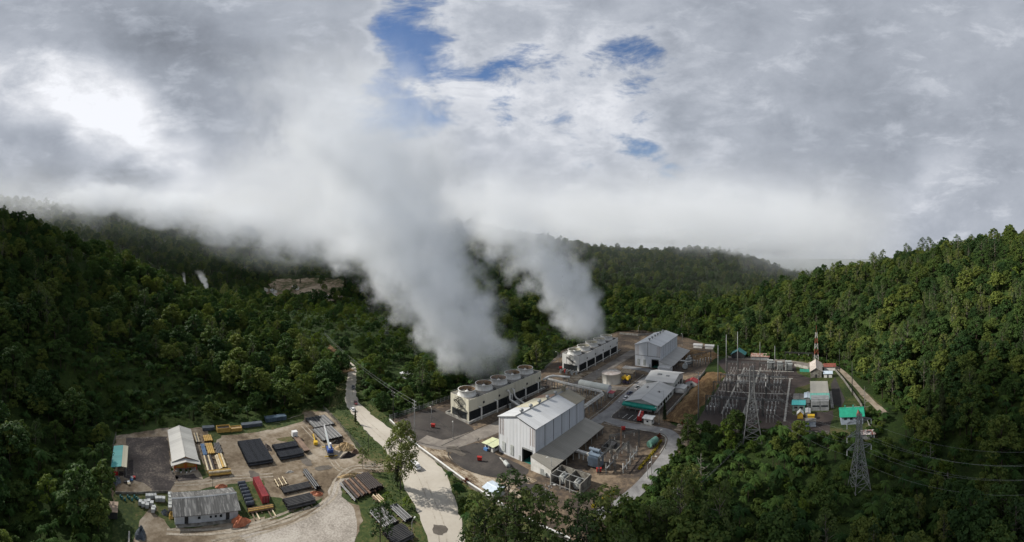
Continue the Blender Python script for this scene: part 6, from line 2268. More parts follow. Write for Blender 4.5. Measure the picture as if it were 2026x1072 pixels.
def pipe_stack(label, x0, x1, y0, y1, along, r, layers, m, group='pipe stacks in the store yard', alt=None, bearers=True, jit=.25, gap=.04, n=12):
    """pipes lying side by side in layers on timber bearers; every pipe is a part"""
    t_ = thing('pipe_stack', label, 'pipe stack', (x0, y0, .12), 0, group)
    W_, L_ = x1 - x0, y1 - y0
    span, run = (W_, L_) if along == 'y' else (L_, W_)
    if bearers:
        for k in (.15, .5, .85):
            b = MB()
            if along == 'y':
                b.box(-.3, W_ + .3, L_ * k - .15, L_ * k + .15, 0, .28)
            else:
                b.box(W_ * k - .15, W_ * k + .15, -.3, L_ + .3, 0, .28)
            b.build('bearer', M_TIMB, t_)
    mesh = {}
    for mm in {m, alt or m}:
        p = [(0, 0, 0), (0, run, 0)] if along == 'y' else [(0, 0, 0), (run, 0, 0)]
        mb = MB().tube(p, r, n, caps=False)
        mb.tube(p, r * .86, n, caps=False)
        mesh[mm] = mb.mesh('pipe', mm, True)
    z = .28 + r
    for l_ in range(layers):
        cnt = int(span / (2 * r + gap)) - l_
        for k in range(cnt):
            u = r + k * (2 * r + gap) + l_ * r
            mm = alt if alt is not None and (k % 2) else m
            j = random.uniform(-jit, jit)
            link('pipe', mesh[mm], t_, (u, j, z) if along == 'y' else (j, u, z))
        z += r * 1.76
    return t_


pipe_stack('wide flat stack of black pipes in the middle of the yard', -180, -160, 41.2, 51.4, 'y', .42, 2, M_BPIPE, jit=.1)
pipe_stack('black pipe stack behind the flatbed, its rear half', -173.4, -167.9, 54.8, 65.2, 'y', .36, 2, M_BPIPE, jit=.1)
pipe_stack('black pipe stack with a pale front edge beside the flatbed', -166.8, -161.2, 54.6, 65, 'y', .36, 2, M_BPIPE, jit=.1)
pipe_stack('striped stack of grey and black pipes by the forest edge', -194, -182.7, 78.6, 89.6, 'x', .40, 1, M_BPIPE, alt=M_GPIPE, jit=.1, gap=.03)
pipe_stack('striped stack of grey and black pipes behind the crane', -181.6, -169.6, 77.0, 87.2, 'x', .40, 1, M_BPIPE, alt=M_GPIPE, jit=.1, gap=.03)
pipe_stack('narrow bundle of black pipes at the bend of the yard track', -150.6, -138.2, 59.8, 62.6, 'x', .36, 2, M_BPIPE)
pipe_stack('low row of dusty black pipes lying beside the bend', -143.6, -139.9, 48.6, 59.2, 'y', .34, 1, M_BPIPE2)
pipe_stack('stack of dusty dark pipes at the inner edge of the turning circle', -136.4, -130.4, 47, 57, 'y', .36, 2, M_BPIPE2)
pipe_stack('stack of rusty and brown pipes on the grass island by the gate', -138.4, -127.2, 70.4, 82.4, 'x', .42, 1, M_BROWN, alt=M_RUST, jit=.5, gap=.2)
t_ = pipe_stack('upper layer of dark brown pipes on the grass island', -138, -127.6, 76, 82, 'x', .36, 1, M_BROWN, jit=.3)
t_.location.z = 1.0
pipe_stack('long grey pipes lying at the edge of the grass island', -138.2, -126.6, 69.2, 70.3, 'x', .22, 1, M_GPIPE, jit=.4)
pipe_stack('heap of thin pale poles below the grass island', -125.4, -119.8, 75.6, 78.4, 'x', .18, 2, M_RUST, alt=M_CRM, jit=.6)
pipe_stack('stack of grey pipes with red ends under the roadside tree', -118.6, -109.6, 70.5, 76.5, 'x', .28, 2, M_GPIPE, alt=M_BPIPE2, jit=.1)
pipe_stack('stack of grey pipes beside the road verge', -117.4, -108.6, 77.6, 81.2, 'x', .24, 2, M_GPIPE, alt=M_BPIPE, jit=.15)
pipe_stack('dark pipes beside the bottom edge of the turning circle', -108.4, -101, 69, 76, 'y', .3, 2, M_BPIPE2, jit=.2)
pipe_stack('rusty beams on timber trestles below the red container', -135.6, -133.0, 34.4, 43, 'y', .2, 2, M_RUST, alt=M_YLAG, jit=.5)
pipe_stack('cream lagged pipes beside the white-roofed house', -171.4, -160.2, 25, 29.2, 'x', .40, 1, M_CRM, alt=M_BROWN, jit=.4)
pipe_stack('heap of yellow lagged bends and pipes', -170.6, -160.2, 29.6, 33.4, 'x', .42, 2, M_CRM, alt=M_YLAG, jit=.9)
pipe_stack('bundle of yellow lagged pipes across the front of the lagging rack', -159.6, -156.6, 25, 33.6, 'y', .40, 2, M_YLAG, alt=M_CRM, jit=.3)
pipe_stack('blue pipes beside the yellow ones behind the lagging rack', -182, -172.6, 25.2, 27, 'x', .26, 1, M_BLUEP, jit=.3)
pipe_stack('yellow lagged pipes behind the cream ones', -181.8, -173, 27.4, 30.6, 'x', .34, 1, M_YLAG, jit=.4)
pipe_stack('black pipes beside the yellow lagged pipes', -182, -172.8, 31, 33.8, 'x', .30, 1, M_BPIPE, jit=.3)
pipe_stack('grey-white pipes at the far end of the lagging rack', -192, -183.4, 23.6, 26, 'x', .28, 1, M_CRM, alt=M_GPIPE, jit=.5)
pipe_stack('short yellow pipes near the yellow skips', -189.4, -184, 27.4, 31.2, 'x', .36, 1, M_YLAG, jit=.2)
pipe_stack('short pale timbers lying on the bare soil of the yard', -150, -145, 48.2, 52.2, 'x', .22, 1, M_CRM, alt=M_TIMB, jit=.8, gap=.35)
# timber trestles under the beams
tr = thing('timber_trestle', 'pale timber baulks under the rusty beams', 'timber', (-133.4, 35, .12))
for k, y in enumerate((.4, 1.8, 5.8, 7.2)):
    MB().bar((-1.5, y, .15), (3.4, y + .3, .15), .35, .3).build('baulk', M_CRM if k % 2 else M_TIMB, tr)

# tank row beside the shed
tk_m = MB().tube([(0, -1.35, 0), (0, -1.25, 0), (0, 1.25, 0), (0, 1.35, 0)], .78, 14).mesh('drum_shell', mat('blue_black_drum', (0.055, 0.065, 0.085), .45, var=.4), True)
POS = ['first', 'second', 'third', 'fourth', 'fifth', 'sixth', 'seventh']
for k in range(7):
    d = thing('steel_drum', '%s dark steel drum from the far end of the row beside the shed' % POS[k], 'drum', (-149.4 + k * 2.0, 35.8, .12), 0, 'drums beside the grey shed')
    link('shell', tk_m, d, (0, 0, 1.0))
    MB().box(-.6, .6, -1.1, -.8, 0, .45).build('saddle', M_TIMB, d)
    MB().box(-.6, .6, .8, 1.1, 0, .45).build('saddle', M_TIMB, d)

# red shipping container
M_CONT = mat('container_red', (0.30, 0.045, 0.05), .5, col2=(0.22, 0.035, 0.04), vscale=.5)
ct = thing('shipping_container', 'red shipping container in the middle of the yard', 'container', (-149.6, 40.1, .12))
MB().box(.06, 12.1, .06, 2.3, .1, 2.55).build('box_core', M_CONT, ct)
rb = MB()
for k in range(30):
    x = .25 + k * .4
    rb.box(x, x + .2, -.02, .06, .2, 2.5).box(x, x + .2, 2.3, 2.38, .2, 2.5).box(x, x + .2, .1, 2.26, 2.55, 2.60)
rb.build('corrugation', M_CONT, ct)
for x in (0, 12.0):
    for y in (-.05, 2.26):
        MB().box(x, x + .16, y, y + .16, 0, 2.65).build('corner_post', M_CONT, ct)
for y in (.16, 1.22):
    dd = MB().box(12.11, 12.17, y, y + 1.0, .2, 2.5).build('door', M_CONT, ct)
    MB().box(12.17, 12.22, y + .45, y + .53, .25, 2.45).build('lock_bar', M_GALV, dd)


def crate(name, label, cat, loc, sx_, sy_, sz_, m, lidm=None, rotz=0, group=None, open_=False):
    r = thing(name, label, cat, loc, rotz, group)
    if open_:
        MB().box(0, sx_, 0, .15, 0, sz_).box(0, sx_, sy_ - .15, sy_, 0, sz_).box(0, .15, .15, sy_ - .15, 0, sz_).box(sx_ - .15, sx_, .15, sy_ - .15, 0, sz_).box(.15, sx_ - .15, .15, sy_ - .15, 0, .2).build('body', m, r)
        MB().box(.2, sx_ - .2, .2, sy_ - .2, .2, sz_ * .7).build('load', lidm or M_BROWN, r)
    else:
        MB().box(0, sx_, 0, sy_, .1, sz_).build('body', m, r)
        MB().box(-.04, sx_ + .04, -.04, sy_ + .04, sz_, sz_ + .1).build('lid', lidm or m, r)
    for k in range(int(sy_ / 1.2)):
        MB().box(sx_, sx_ + .1, .4 + k * 1.2, .55 + k * 1.2, 0, sz_).build('rib', m, r)
    return r


crate('steel_skip', 'open yellow skip with dark scrap at the forest edge', 'skip', (-195.8, 34.6, .12), 3.6, 6.2, 2.0, M_YLAG, M_BROWN, group='yellow skips by the forest edge', open_=True)
crate('steel_skip', 'lower open yellow skip next to the scrap skip', 'skip', (-195, 41, .12), 3.0, 5.2, 1.5, M_YLAG, M_TAN, group='yellow skips by the forest edge', open_=True)
crate('steel_tank', 'long dark blue steel box left of the yellow skips', 'tank', (-197.5, 28.2, .12), 2.4, 5.6, 1.4, M_GTARP)
crate('steel_tank', 'long dark blue steel box right of the yellow skips', 'tank', (-197, 46.8, .12), 2.6, 10, 1.5, M_GTARP)
crate('steel_tank', 'blue-grey tarpaulin-covered crates beyond the dark steel boxes', 'crate', (-200.5, 59.5, .12), 3.2, 10.5, 1.9, mat('blue_tarp', (0.08, 0.12, 0.16), .5, var=.4))
crate('small_shed', 'small box shed with tan lid at the left fence', 'shed', (-140.6, -10.8, .12), 5.4, 3.0, 2.2, M_STEEL, mat('tan_lid', (0.36, 0.27, 0.20), .7))
# tarpaulin heaps
def heap(name, label, loc, sx_, sy_, h, m, seed, cat='tarpaulin', rotz=0.0):
    rng = np.random.default_rng(seed)
    n, k_ = 22, 9
    mb = MB()
    ph = rng.uniform(0, 6.28, 6)
    for i in range(k_):
        f = i / (k_ - 1)
        for j in range(n):
            a = 2 * math.pi * j / n
            rr = (1 - f) ** .6 * (1 + .16 * math.sin(3 * a + ph[0]) + .1 * math.sin(5 * a + ph[1])) if f < 1 else 0
            z = h * f * (1 + .22 * math.sin(2 * a + ph[2]) + .16 * math.sin(7 * a + ph[3] + f * 4)) * (1 if f < 1 else .9)
            mb.v.append((sx_ / 2 * rr * math.cos(a), sy_ / 2 * rr * math.sin(a), max(0, z + rng.uniform(-.08, .08) * h * (f > 0))))
    for i in range(k_ - 1):
        for j in range(n):
            mb.f.append((i * n + j, i * n + (j + 1) % n, (i + 1) * n + (j + 1) % n, (i + 1) * n + j))
    o = mb.build(name, m, None, (loc[0], loc[1], .12), rotz)
    return tag(o, label, cat)


def H_(px, py):
    return at(px, py)


heap('tarp_heap', 'crumpled orange tarpaulin heap at the corner of the grey shed', H_(475, 1035), 4.4, 6.0, 1.9, M_ORANGE, 1)
heap('tarp_heap', 'flat orange tarpaulin behind the grey shed', H_(438, 964), 2.2, 4.6, .9, M_ORANGE, 2)
heap('tarp_heap', 'small orange tarpaulin beside the black pipes at the bend', H_(626, 978), 2.2, 5.2, .9, M_ORANGE, 3, rotz=-.5)
heap('tarp_heap', 'tan tarpaulin spread over stores beside the crane', H_(684, 887), 6.0, 8.5, 2.2, M_TAN, 4, rotz=-.4)
heap('tarp_heap', 'dark grey tarpaulin heap at the bottom left of the yard', H_(278, 1058), 5.5, 3.4, 2.2, M_GTARP, 5)
heap('tarp_heap', 'blue-grey tarpaulin below the turquoise canopy', H_(232, 952), 5.4, 2.6, 1.3, M_GTARP, 6)
heap('tarp_heap', 'yellow tarpaulin scraps at the left end of the grey shed', H_(339, 1022), 3.2, 1.8, 1.4, M_YLAG, 7)
heap('tarp_heap', 'tan tarpaulin strip along the edge of the grass island', H_(690, 942), 2.0, 9.0, .8, M_TAN, 8, rotz=-.15)
heap('scrap_heap', 'dark scrap heap beside the tan tarpaulin', H_(688, 902), 3.8, 6.5, 1.3, M_BROWN, 9, 'scrap')
heap('scrap_heap', 'rust-coloured scrap heap at the yard fence', H_(702, 896), 2.6, 4.0, 1.2, M_RUST, 10, 'scrap')
heap('scrap_heap', 'black cable heap in front of the striped pipes', H_(668, 875), 3.0, 6.0, 1.1, M_BLACK, 11, 'scrap')
heap('scrap_heap', 'grey scrap heap between totes and grey shed', H_(327, 1016), 2.4, 2.6, 1.2, M_GTARP, 12, 'scrap')
heap('scrap_heap', 'dark scrap pile between the yard stacks', H_(530, 886), 6.5, 2.6, .9, M_BROWN, 13, 'scrap')
heap('gravel_heap', 'pale gravel heap lying in the middle of the yard', H_(573, 934), 1.8, 3.0, .35, M_CONC, 14, 'gravel')
for k, (px_, py_) in enumerate(((252, 954), (257, 951), (262, 947), (254, 961), (249, 957), (264, 948))):
    x, y = at(px_, py_)
    crate('sack', ['white sack in the rubbish below the canopy', 'blue sack in the rubbish below the canopy', 'red sack in the rubbish below the canopy', 'pale sack nearest the fence below the canopy', 'dark sack below the canopy', 'grey sack at the far end of the rubbish'][k],
          'sack', (x, y, .12), 1.0, .8, .5, (M_WHITE, M_BLUEP, M_RED, M_CRM, M_STEEL, M_GREYE)[k], rotz=k * .7, group='sacks of rubbish below the canopy')

# white liquid totes
M_TOTE = mat('tote_plastic', (0.55, 0.56, 0.54), .4, col2=(0.38, 0.40, 0.40), vscale=.8, rnd=.2)
tote_body = MB().box(.05, 1.15, .05, .95, .16, 1.12).mesh('bottle', M_TOTE)
tm = MB()
for x in (0, .4, .8, 1.16):
    tm.box(x, x + .04, 0, .03, .14, 1.15).box(x, x + .04, .97, 1.0, .14, 1.15)
for z in (.4, .75, 1.12):
    tm.box(0, 1.2, -.01, .02, z, z + .04).box(0, 1.2, .98, 1.01, z, z + .04).box(-.01, .02, 0, 1, z, z + .04).box(1.18, 1.21, 0, 1, z, z + .04)
tote_cage = tm.mesh('cage', M_GALV)
tote_pal = MB().box(0, 1.2, 0, 1.0, 0, .14).mesh('pallet', M_TIMB)
totes = []
for i in range(4):
    totes.append((288 + i * 4.6, 984, 'in the row along the fence'))
for i in range(3):
    totes.append((306 + i * 7, 989.5, 'in the middle block'))
for i in range(5):
    totes.append((332.5, 981 + i * 6.5, 'in the column beside the grey shed'))
for px_, py_ in ((279, 1000), (284, 996), (290, 995), (297, 998), (300, 1008), (275, 996), (288, 1002)):
    totes.append((px_, py_, 'in the loose heap below the fence'))
totes.append((299, 1011, 'standing alone on the grass'))
cnt = {}
for px_, py_, where in totes:
    cnt[where] = cnt.get(where, 0) + 1
    x, y = at(px_, py_)
    t_ = thing('liquid_tote', 'white caged liquid tote ' + where, 'tote', (x, y, .12), random.uniform(-.15, .15), 'white liquid totes beside the grey shed')
    t_.scale = (1.25, 1.25, 1.25)
    link('bottle', tote_body, t_)
    link('cage', tote_cage, t_)
    link('pallet', tote_pal, t_)
dr = MB().lathe([(.3, 0), (.3, .9), (.28, .92), (.01, .92)], 12, close=False).mesh('barrel', mat('teal_barrel', (0.03, 0.16, 0.17), .5, var=.4), True)
for k in range(9):
    x, y = at(238 + k * 4.6 + random.uniform(-1, 1), 985 + (k % 3) * 3)
    d = thing('plastic_barrel', 'dark teal barrel in the clutter along the left fence', 'barrel', (x, y, .12), 0, 'teal barrels along the left fence')
    link('shell', dr, d)
    MB().lathe([(.01, .95), (.1, .95), (.1, .92)], 8, .12, 0).build('bung', M_BLACK, d)

# buildings of the yard
M_ASB = sheet_mat('weathered_sheet_roof', (0.105, 0.105, 0.102), 1, .8, rough=.9, stain=(.34, .335, .32), amount=.75, run=(.08, 1.6, .9), lo=.46, hi=.66, tone=.35)
sh = gable_house('grey_shed', 'long white-walled shed with streaky dark grey roof', 'shed', -144, -132.6, 10.4, 30.6, 3.0, 4.7, 'y', mat('whitewash', (0.56, 0.58, 0.60), .85, var=.2), M_ASB, .7,
                 wins=[('e', 7.2, .9, 1.3, 2.1), ('e', 11.0, .7, 1.3, 2.0), ('e', 12.6, .7, 1.3, 2.0), ('e', 14.2, .8, 1.2, 2.0)], doors=[('e', 3.0, 1.2, .05, 2.3), ('e', 16.2, 1.2, .05, 2.3)])
MB().box(11.42, 13.0, .2, 20, 0, .18).build('step', M_OLDCONC, sh)

MB().prism([(5.4, 4.82), (6.0, 4.82), (5.7, 5.06)], 'y', -.7, 20.9).build('pale_ridge', M_WHITE, sh)
M_ORW = mat('orange_wall', (0.55, 0.20, 0.04), .7, col2=(0.45, 0.17, 0.04), vscale=.6)
M_WROOF = sheet_mat('white_house_roof', (0.50, 0.49, 0.45), 0, 1.2, stain=(.33, .31, .26), amount=.6, run=(.9, .12, .9), tone=.18)
wh = gable_house('long_house', 'long house with mottled white roof and orange front', 'house', -190.5, -164.6, 12.4, 21.4, 3.3, 4.9, 'x', M_WHITE, M_WROOF, .8, gable=M_ORW)
MB().hexa([(25.6, -1.2, 2.7), (28.6, -1.2, 2.5), (28.6, 4.5, 3.9), (25.6, 4.5, 4.1)], [(25.6, -1.2, 2.85), (28.6, -1.2, 2.65), (28.6, 4.5, 4.05), (25.6, 4.5, 4.25)]).build('porch_roof', M_WROOF, wh)
MB().hexa([(25.6, 4.5, 4.1), (28.6, 4.5, 3.9), (28.6, 10.2, 2.5), (25.6, 10.2, 2.7)], [(25.6, 4.5, 4.25), (28.6, 4.5, 4.05), (28.6, 10.2, 2.65), (25.6, 10.2, 2.85)]).build('porch_roof', M_WROOF, wh)
for y in (.2, 4.4, 8.6):
    MB().box(27.6, 27.9, y, y + .25, 0, 2.7).build('porch_post', M_RED, wh)
for y in (1.2, 5.4):
    MB().box(25.91, 25.98, y, y + 2.6, .8, 2.3).build('window', M_YLAG, wh)
MB().box(25.91, 28, .2, 8.8, 0, .3).build('porch_floor', M_CONC, wh)
pl = MB().lathe([(.25, 0), (.4, .7), (.34, .7), (.2, .1)], 10).mesh('pot', M_WHITE, True)
ps = shrub('potted_shrub', 77, .9, .6, 60)
for k, (px_, py_) in enumerate(((341, 934), (358, 936), (369, 936), (377, 934))):
    x, y = at(px_, py_)
    t_ = thing('potted_plant', 'potted shrub %s in front of the orange house' % ('leftmost', 'second from the left', 'third from the left', 'rightmost')[k].replace('most', 'most'), 'potted plant', (x, y, .12), 0, 'white plant pots before the orange house')
    link('pot', pl, t_)
    link('foliage', ps.crown, t_, (0, 0, .6))
cn = thing('canopy_shelter', 'open shelter with turquoise and cream roof at the left fence', 'shelter', (-176, -11.6, .12))
MB().hexa([(0, 0, 3.3), (16.4, 0, 3.3), (16.4, 3.9, 3.75), (0, 3.9, 3.75)], [(0, 0, 3.42), (16.4, 0, 3.42), (16.4, 3.9, 3.87), (0, 3.9, 3.87)]).build('turquoise_roof', sheet_mat('aqua_roof', (0.10, 0.40, 0.38), 0, .9, stain=(.12, .30, .30), amount=.5, run=(.9, .12, .9)), cn)
MB().hexa([(0, 3.92, 3.75), (16.4, 3.92, 3.75), (16.4, 6, 3.4), (0, 6, 3.4)], [(0, 3.92, 3.87), (16.4, 3.92, 3.87), (16.4, 6, 3.52), (0, 6, 3.52)]).build('cream_roof', M_ROOFC, cn)
for x in (.3, 5.5, 10.8, 16.1):
    for y in (.3, 5.7):
        MB().box(x - .09, x + .09, y - .09, y + .09, 0, 3.3).build('post', M_GALV, cn)
MB().box(15.2, 15.8, 1, 2.6, 0, 1.2).build('red_cabinet', M_RED, cn)
MB().box(14.8, 15.9, 3, 4.6, 0, 1.1).build('cabinet', M_BROWN, cn)

# yard fences
M_FENCE = mat('fence_wire', (0.14, 0.14, 0.13), .6, .3)
wall_run('yard_fence', 'dark wire fence between the pipe yard and the grass verge', [at(640, 810), at(668, 838), at(700, 876), at(722, 900)], 1.9, .1, M_FENCE, cat='fence', kindfence=True)
wall_run('lot_fence', 'dark wire fence along the left edge of the paved lot', [at(221, 975), at(219, 935), at(224, 885), at(230, 862)], 1.9, .1, M_FENCE, cat='fence', kindfence=True)
wall_run('store_fence', 'low dark wall between paved lot and totes', [at(228, 977), at(270, 978), at(300, 976), at(333, 975)], .8, .25, M_OLDCONC)
wall_run('yard_gate', 'steel bar gate at the entrance of the pipe yard', [at(722, 925), at(744, 920)], 1.6, .08, M_GALV, cat='gate', kindfence=True, seg=6)
tag(MB().box(0, 5.5, 0, .5, 0, 1.4).build('concrete_post', M_CONC, None, (*at(254, 1060), .1), 0), 'pale concrete slab standing in the grass at the bottom left', 'slab')


# ------------------------------------------------------------------ walls, lamps, lines, vehicles, single trees
M_WCOPE = mat('white_coping', (0.74, 0.74, 0.72), .6, var=.15)
wall_run('perimeter_wall', 'long grey perimeter wall with white coping between road and plant', [at(771, 834), at(800, 862), at(830, 889), at(868, 917), at(930, 963), at(1000, 1008), at(1060, 1041), at(1124, 1071)], 1.1, .3, M_OLDCONC, M_WCOPE, seg=4.5)
wall_run('mesh_fence', 'pale mesh fence with posts behind the near cooling tower', [at(771, 830), at(830, 811), at(895, 788), at(960, 768)], 2.2, .1, M_GALV, cat='fence', kindfence=True, seg=3.0)
wall_run('forest_fence', 'low pale fence along the forest edge between the cooling towers', [at(1078, 731), at(1100, 712), at(1118, 700)], 1.8, .1, M_GALV, cat='fence', kindfence=True)
wall_run('rear_wall', 'pale low wall closing the plant behind the farther tower', [at(1226, 661), at(1262, 664), at(1290, 662)], 1.6, .25, M_CONC)
pv = thing('drain_pipe', 'white pipe bending away from the end of the perimeter wall', 'pipe', (0, 0, .1))
x0, y0 = at(1124, 1071)
MB().tube([(x0, y0, 1.4), (x0 + 1.2, y0 - .6, 1.4), (x0 + .6, y0 - 2.4, 1.3), (x0 - .6, y0 - 5, .4)], .22, 8).build('pipe', M_WCOPE, pv, smooth=True)


def lamp(label, px, py, top, arm=1.4, rot=0.0, group='street lamps inside the plant'):
    x, y = at(px, py)
    h = (py - top) * math.hypot(x, y) / FPX
    p = thing('street_lamp', label, 'street lamp', (x, y, .06), rot, group)
    MB().tube([(0, 0, 0), (0, 0, h * .5), (0, 0, h)], .13, 8, .07).build('post', M_GALV, p, smooth=True)
    MB().tube([(0, 0, h), (arm * .5, 0, h + .25), (arm, 0, h + .25)], .05, 6).build('arm', M_GALV, p)
    MB().box(arm - .1, arm + .7, -.18, .18, h + .14, h + .36).build('lamp_head', M_WHITE, p)
    MB().box(-.3, .3, -.3, .3, 0, .35).build('footing', M_CONC, p)
    return p


for a in (('street lamp beside the red cabinet on the left gravel bed', 853.5, 839, 808), ('street lamp at the kerb of the plant road before the near tower', 896.4, 867, 832),
          ('street lamp at the corner of the near hall lean-to', 1091, 942, 905), ('street lamp on the road between the near hall and the tank', 1181, 757, 733),
          ('street lamp behind the far end of the near tower', 1061.5, 729, 713), ('street lamp at the left corner of the farther tower', 1104, 716, 697),
          ('street lamp in the middle of the dark car park', 1225, 824, 798), ('street lamp beside the white kiosk', 1304, 839, 807),
          ('street lamp on the inside of the ring road bend', 1316, 888, 851), ('street lamp on the outside of the ring road', 1289, 939, 903),
          ('street lamp with white head near the ring road end', 1281, 946, 920), ('street lamp beside the tall conifer by the office', 1313, 801, 774),
          ('street lamp behind the farther turbine hall', 1263, 668, 646), ('street lamp near the bottom of the plant beside the cells', 1087, 985, 960),
          ('street lamp at the far right corner of the farther hall', 1350, 683, 660), ('street lamp on the grass verge of the public road', 815, 1068, 1032)):
    lamp(*a, rot=random.uniform(0, 6))
wp = pole_at('tall wooden line pole inside the perimeter wall', 820, 874, 791, 3, group='line poles along the road', m=M_GALV)
pole_at('dark line pole in the bushes left of the fence', 778, 838, 774, 2, group='line poles along the road', m=M_STEEL)
pole_at('dark pole on the verge beside the yard fence', 729, 893, 856, 1, group='line poles along the road', m=M_STEEL)
pole_at('dark pole between paved lot and long house', 421, 964, 931, 0, group='line poles along the road', m=M_STEEL)
pole_at('dark line pole on the tree-lined lower edge of the plant', 1085.5, 1000, 960, 2, group='line poles along the road', m=M_STEEL)
p3 = pole_at('dark line pole in the scrub below the switchyard', 1340, 1015, 965, 2, group='line poles along the road', m=M_STEEL)


def wire(label, a, b, sag, r=.022, m=None, n=14, group=None):
    pts = []
    for i in range(n + 1):
        t = i / n
        pts.append((a[0] + (b[0] - a[0]) * t, a[1] + (b[1] - a[1]) * t, a[2] + (b[2] - a[2]) * t - sag * 4 * t * (1 - t)))
    o = MB().tube(pts, r, 5).build('power_line', m or mat('line_wire', (0.20, 0.20, 0.20), .5, .4))
    return tag(o, label, 'cable', group)


xa, ya = at(820, 874)
ha = 83 * math.hypot(xa, ya) / FPX
xb, yb = at(640, 690)
for k in range(4):
    dz = (k // 2) * 1.5
    wire('%s cable from the tall wooden pole up the valley' % ('first', 'second', 'third', 'fourth')[k], (xa - .8 + 1.6 * (k % 2), ya, ha - .5 - dz), (xb + k, yb, 14 - dz), 3.0, group='cables up the valley')
    xc, yc = at(905 + 6 * k, 862 + 2 * k)
    wire('%s stay cable from the tall wooden pole to the gravel bed' % ('first', 'second', 'third', 'fourth')[k], (xa - .8 + 1.6 * (k % 2), ya, ha - .5 - dz), (xc, yc, .3), 0.4, .018, group='stay cables of the wooden pole')
# high-voltage lines off the bright pylon
rot = math.radians(20)
k_i = 0
NAMES = ['lower right', 'middle right', 'upper right', 'lower left', 'middle left', 'upper left']
for s in (1, -1):
    for kk in (.55, .72, .9):
        ax = (PY2[0] + s * 5.0 * math.cos(rot), PY2[1] + s * 5.0 * math.sin(rot), PY2[2] + 27.5 * kk - 1.7)
        ex, ey = polar(2250, 118 + 6 * kk)
        wire('%s high-voltage cable running off from the bright pylon' % NAMES[k_i], ax, (ex + s * 5, ey + s * 2, 14 + 20 * kk), 5.0, .022, mat('bright_wire', (0.22, 0.23, 0.23), .5, .3), 20, 'high-voltage cables')
        bx_ = (PY1[0] + s * 6.2 * math.cos(.21), PY1[1] + s * 6.2 * math.sin(.21), PY1[2] + 33 * (.78 if kk < .8 else .88) - 1.8)
        wire('%s high-voltage cable between the two pylons' % NAMES[k_i], ax, bx_, 3.2, .022, MATS['bright_wire'], 16, 'high-voltage cables')
        k_i += 1
for k in range(4):
    ex, ey = polar(1340 + k * 3, 139 - k)
    wire('%s cable dropping from the broad pylon into the scrub' % ('first', 'second', 'third', 'fourth')[k], (PY1[0] - 2 + k, PY1[1], 3 + k * .6), (ex, ey, 3.5 + k), 1.2, .02, None, 14, 'cables across the scrub')
    fx_, fy_ = polar(1420 + k * 22, 92)
    wire('%s cable running down past the bottom of the scrub' % ('first', 'second', 'third', 'fourth')[k], (ex, ey, 3.5 + k), (fx_, fy_, -4), 1.0, .02, None, 10, 'cables across the scrub')

# fire cabinets
for k, (px_, py_, lab) in enumerate(((857, 846, 'red fire cabinet on the left gravel bed'), (949, 912, 'red fire cabinet on the gravel bed before the near hall'), (1233, 852, 'red fire cabinet beside the ring road'), (1109, 731, 'red fire cabinet at the foot of the farther tower'), (1242, 800, 'red fire cabinet at the office canopy'), (1185, 935, 'red fire cabinet below the blue transformer'))):
    x, y = at(px_, py_)
    t_ = thing('fire_cabinet', lab, 'fire cabinet', (x, y, .06), .6, 'red fire cabinets')
    MB().box(-.9, .9, -.5, .5, .5, 1.7).build('cabinet', M_RED, t_)
    MB().prism([(-.6, 1.7), (.6, 1.7), (0, 2.1)], 'x', -1.0, 1.0).build('roof', M_RED, t_)
    for sx_ in (-.7, .7):
        MB().box(sx_ - .06, sx_ + .06, -.4, .4, 0, .5).build('leg', M_STEEL, t_)
# pump barrel lying before the hall
fp = thing('spare_vessel', 'grey steel vessel on a beam lying before the near hall', 'vessel', (-109, 126.5, .06), math.radians(-25))
MB().tube([(-1.6, 0, .95), (-1.3, 0, .95), (1.3, 0, .95), (1.6, 0, .95)], .85, 14).build('vessel', M_GREYE, fp, smooth=True)
MB().bar((-6.4, -.2, .45), (-1.5, 0, .45), .35, .35).build('beam', M_PIPE, fp)
MB().box(2.2, 5.0, -.6, .8, 0, .6).build('scrap_frame', M_STEEL, fp)
# gate kiosk, red loader
kb = gable_house('gate_kiosk', 'white kiosk with overhanging flat roof beside the ring road', 'hut', -77.6, -73.6, 189.6, 193.0, 3.0, 3.2, 'x', M_WHITE, M_WHITE, .7, wins=[('s', 1.4, 1.0, 1.2, 2.0), ('e', 1, 1.2, 1.2, 2.0)], doors=[('w', 1, .9, 0, 2)])
MB().box(-1.2, 5.2, -1.2, -.2, 0, .2).build('step', M_CONC, kb)
x, y = at(1384, 836)


def wheel(parent, x, y, r, w_=.25):
    o = MB().tube([(x, y - w_ / 2, r), (x, y + w_ / 2, r)], r, 14).build('wheel', M_BLACK, parent)
    MB().tube([(x, y - w_ / 2 - .01, r), (x, y + w_ / 2 + .01, r)], r * .55, 10).build('rim', M_GREYE, o)
    return o


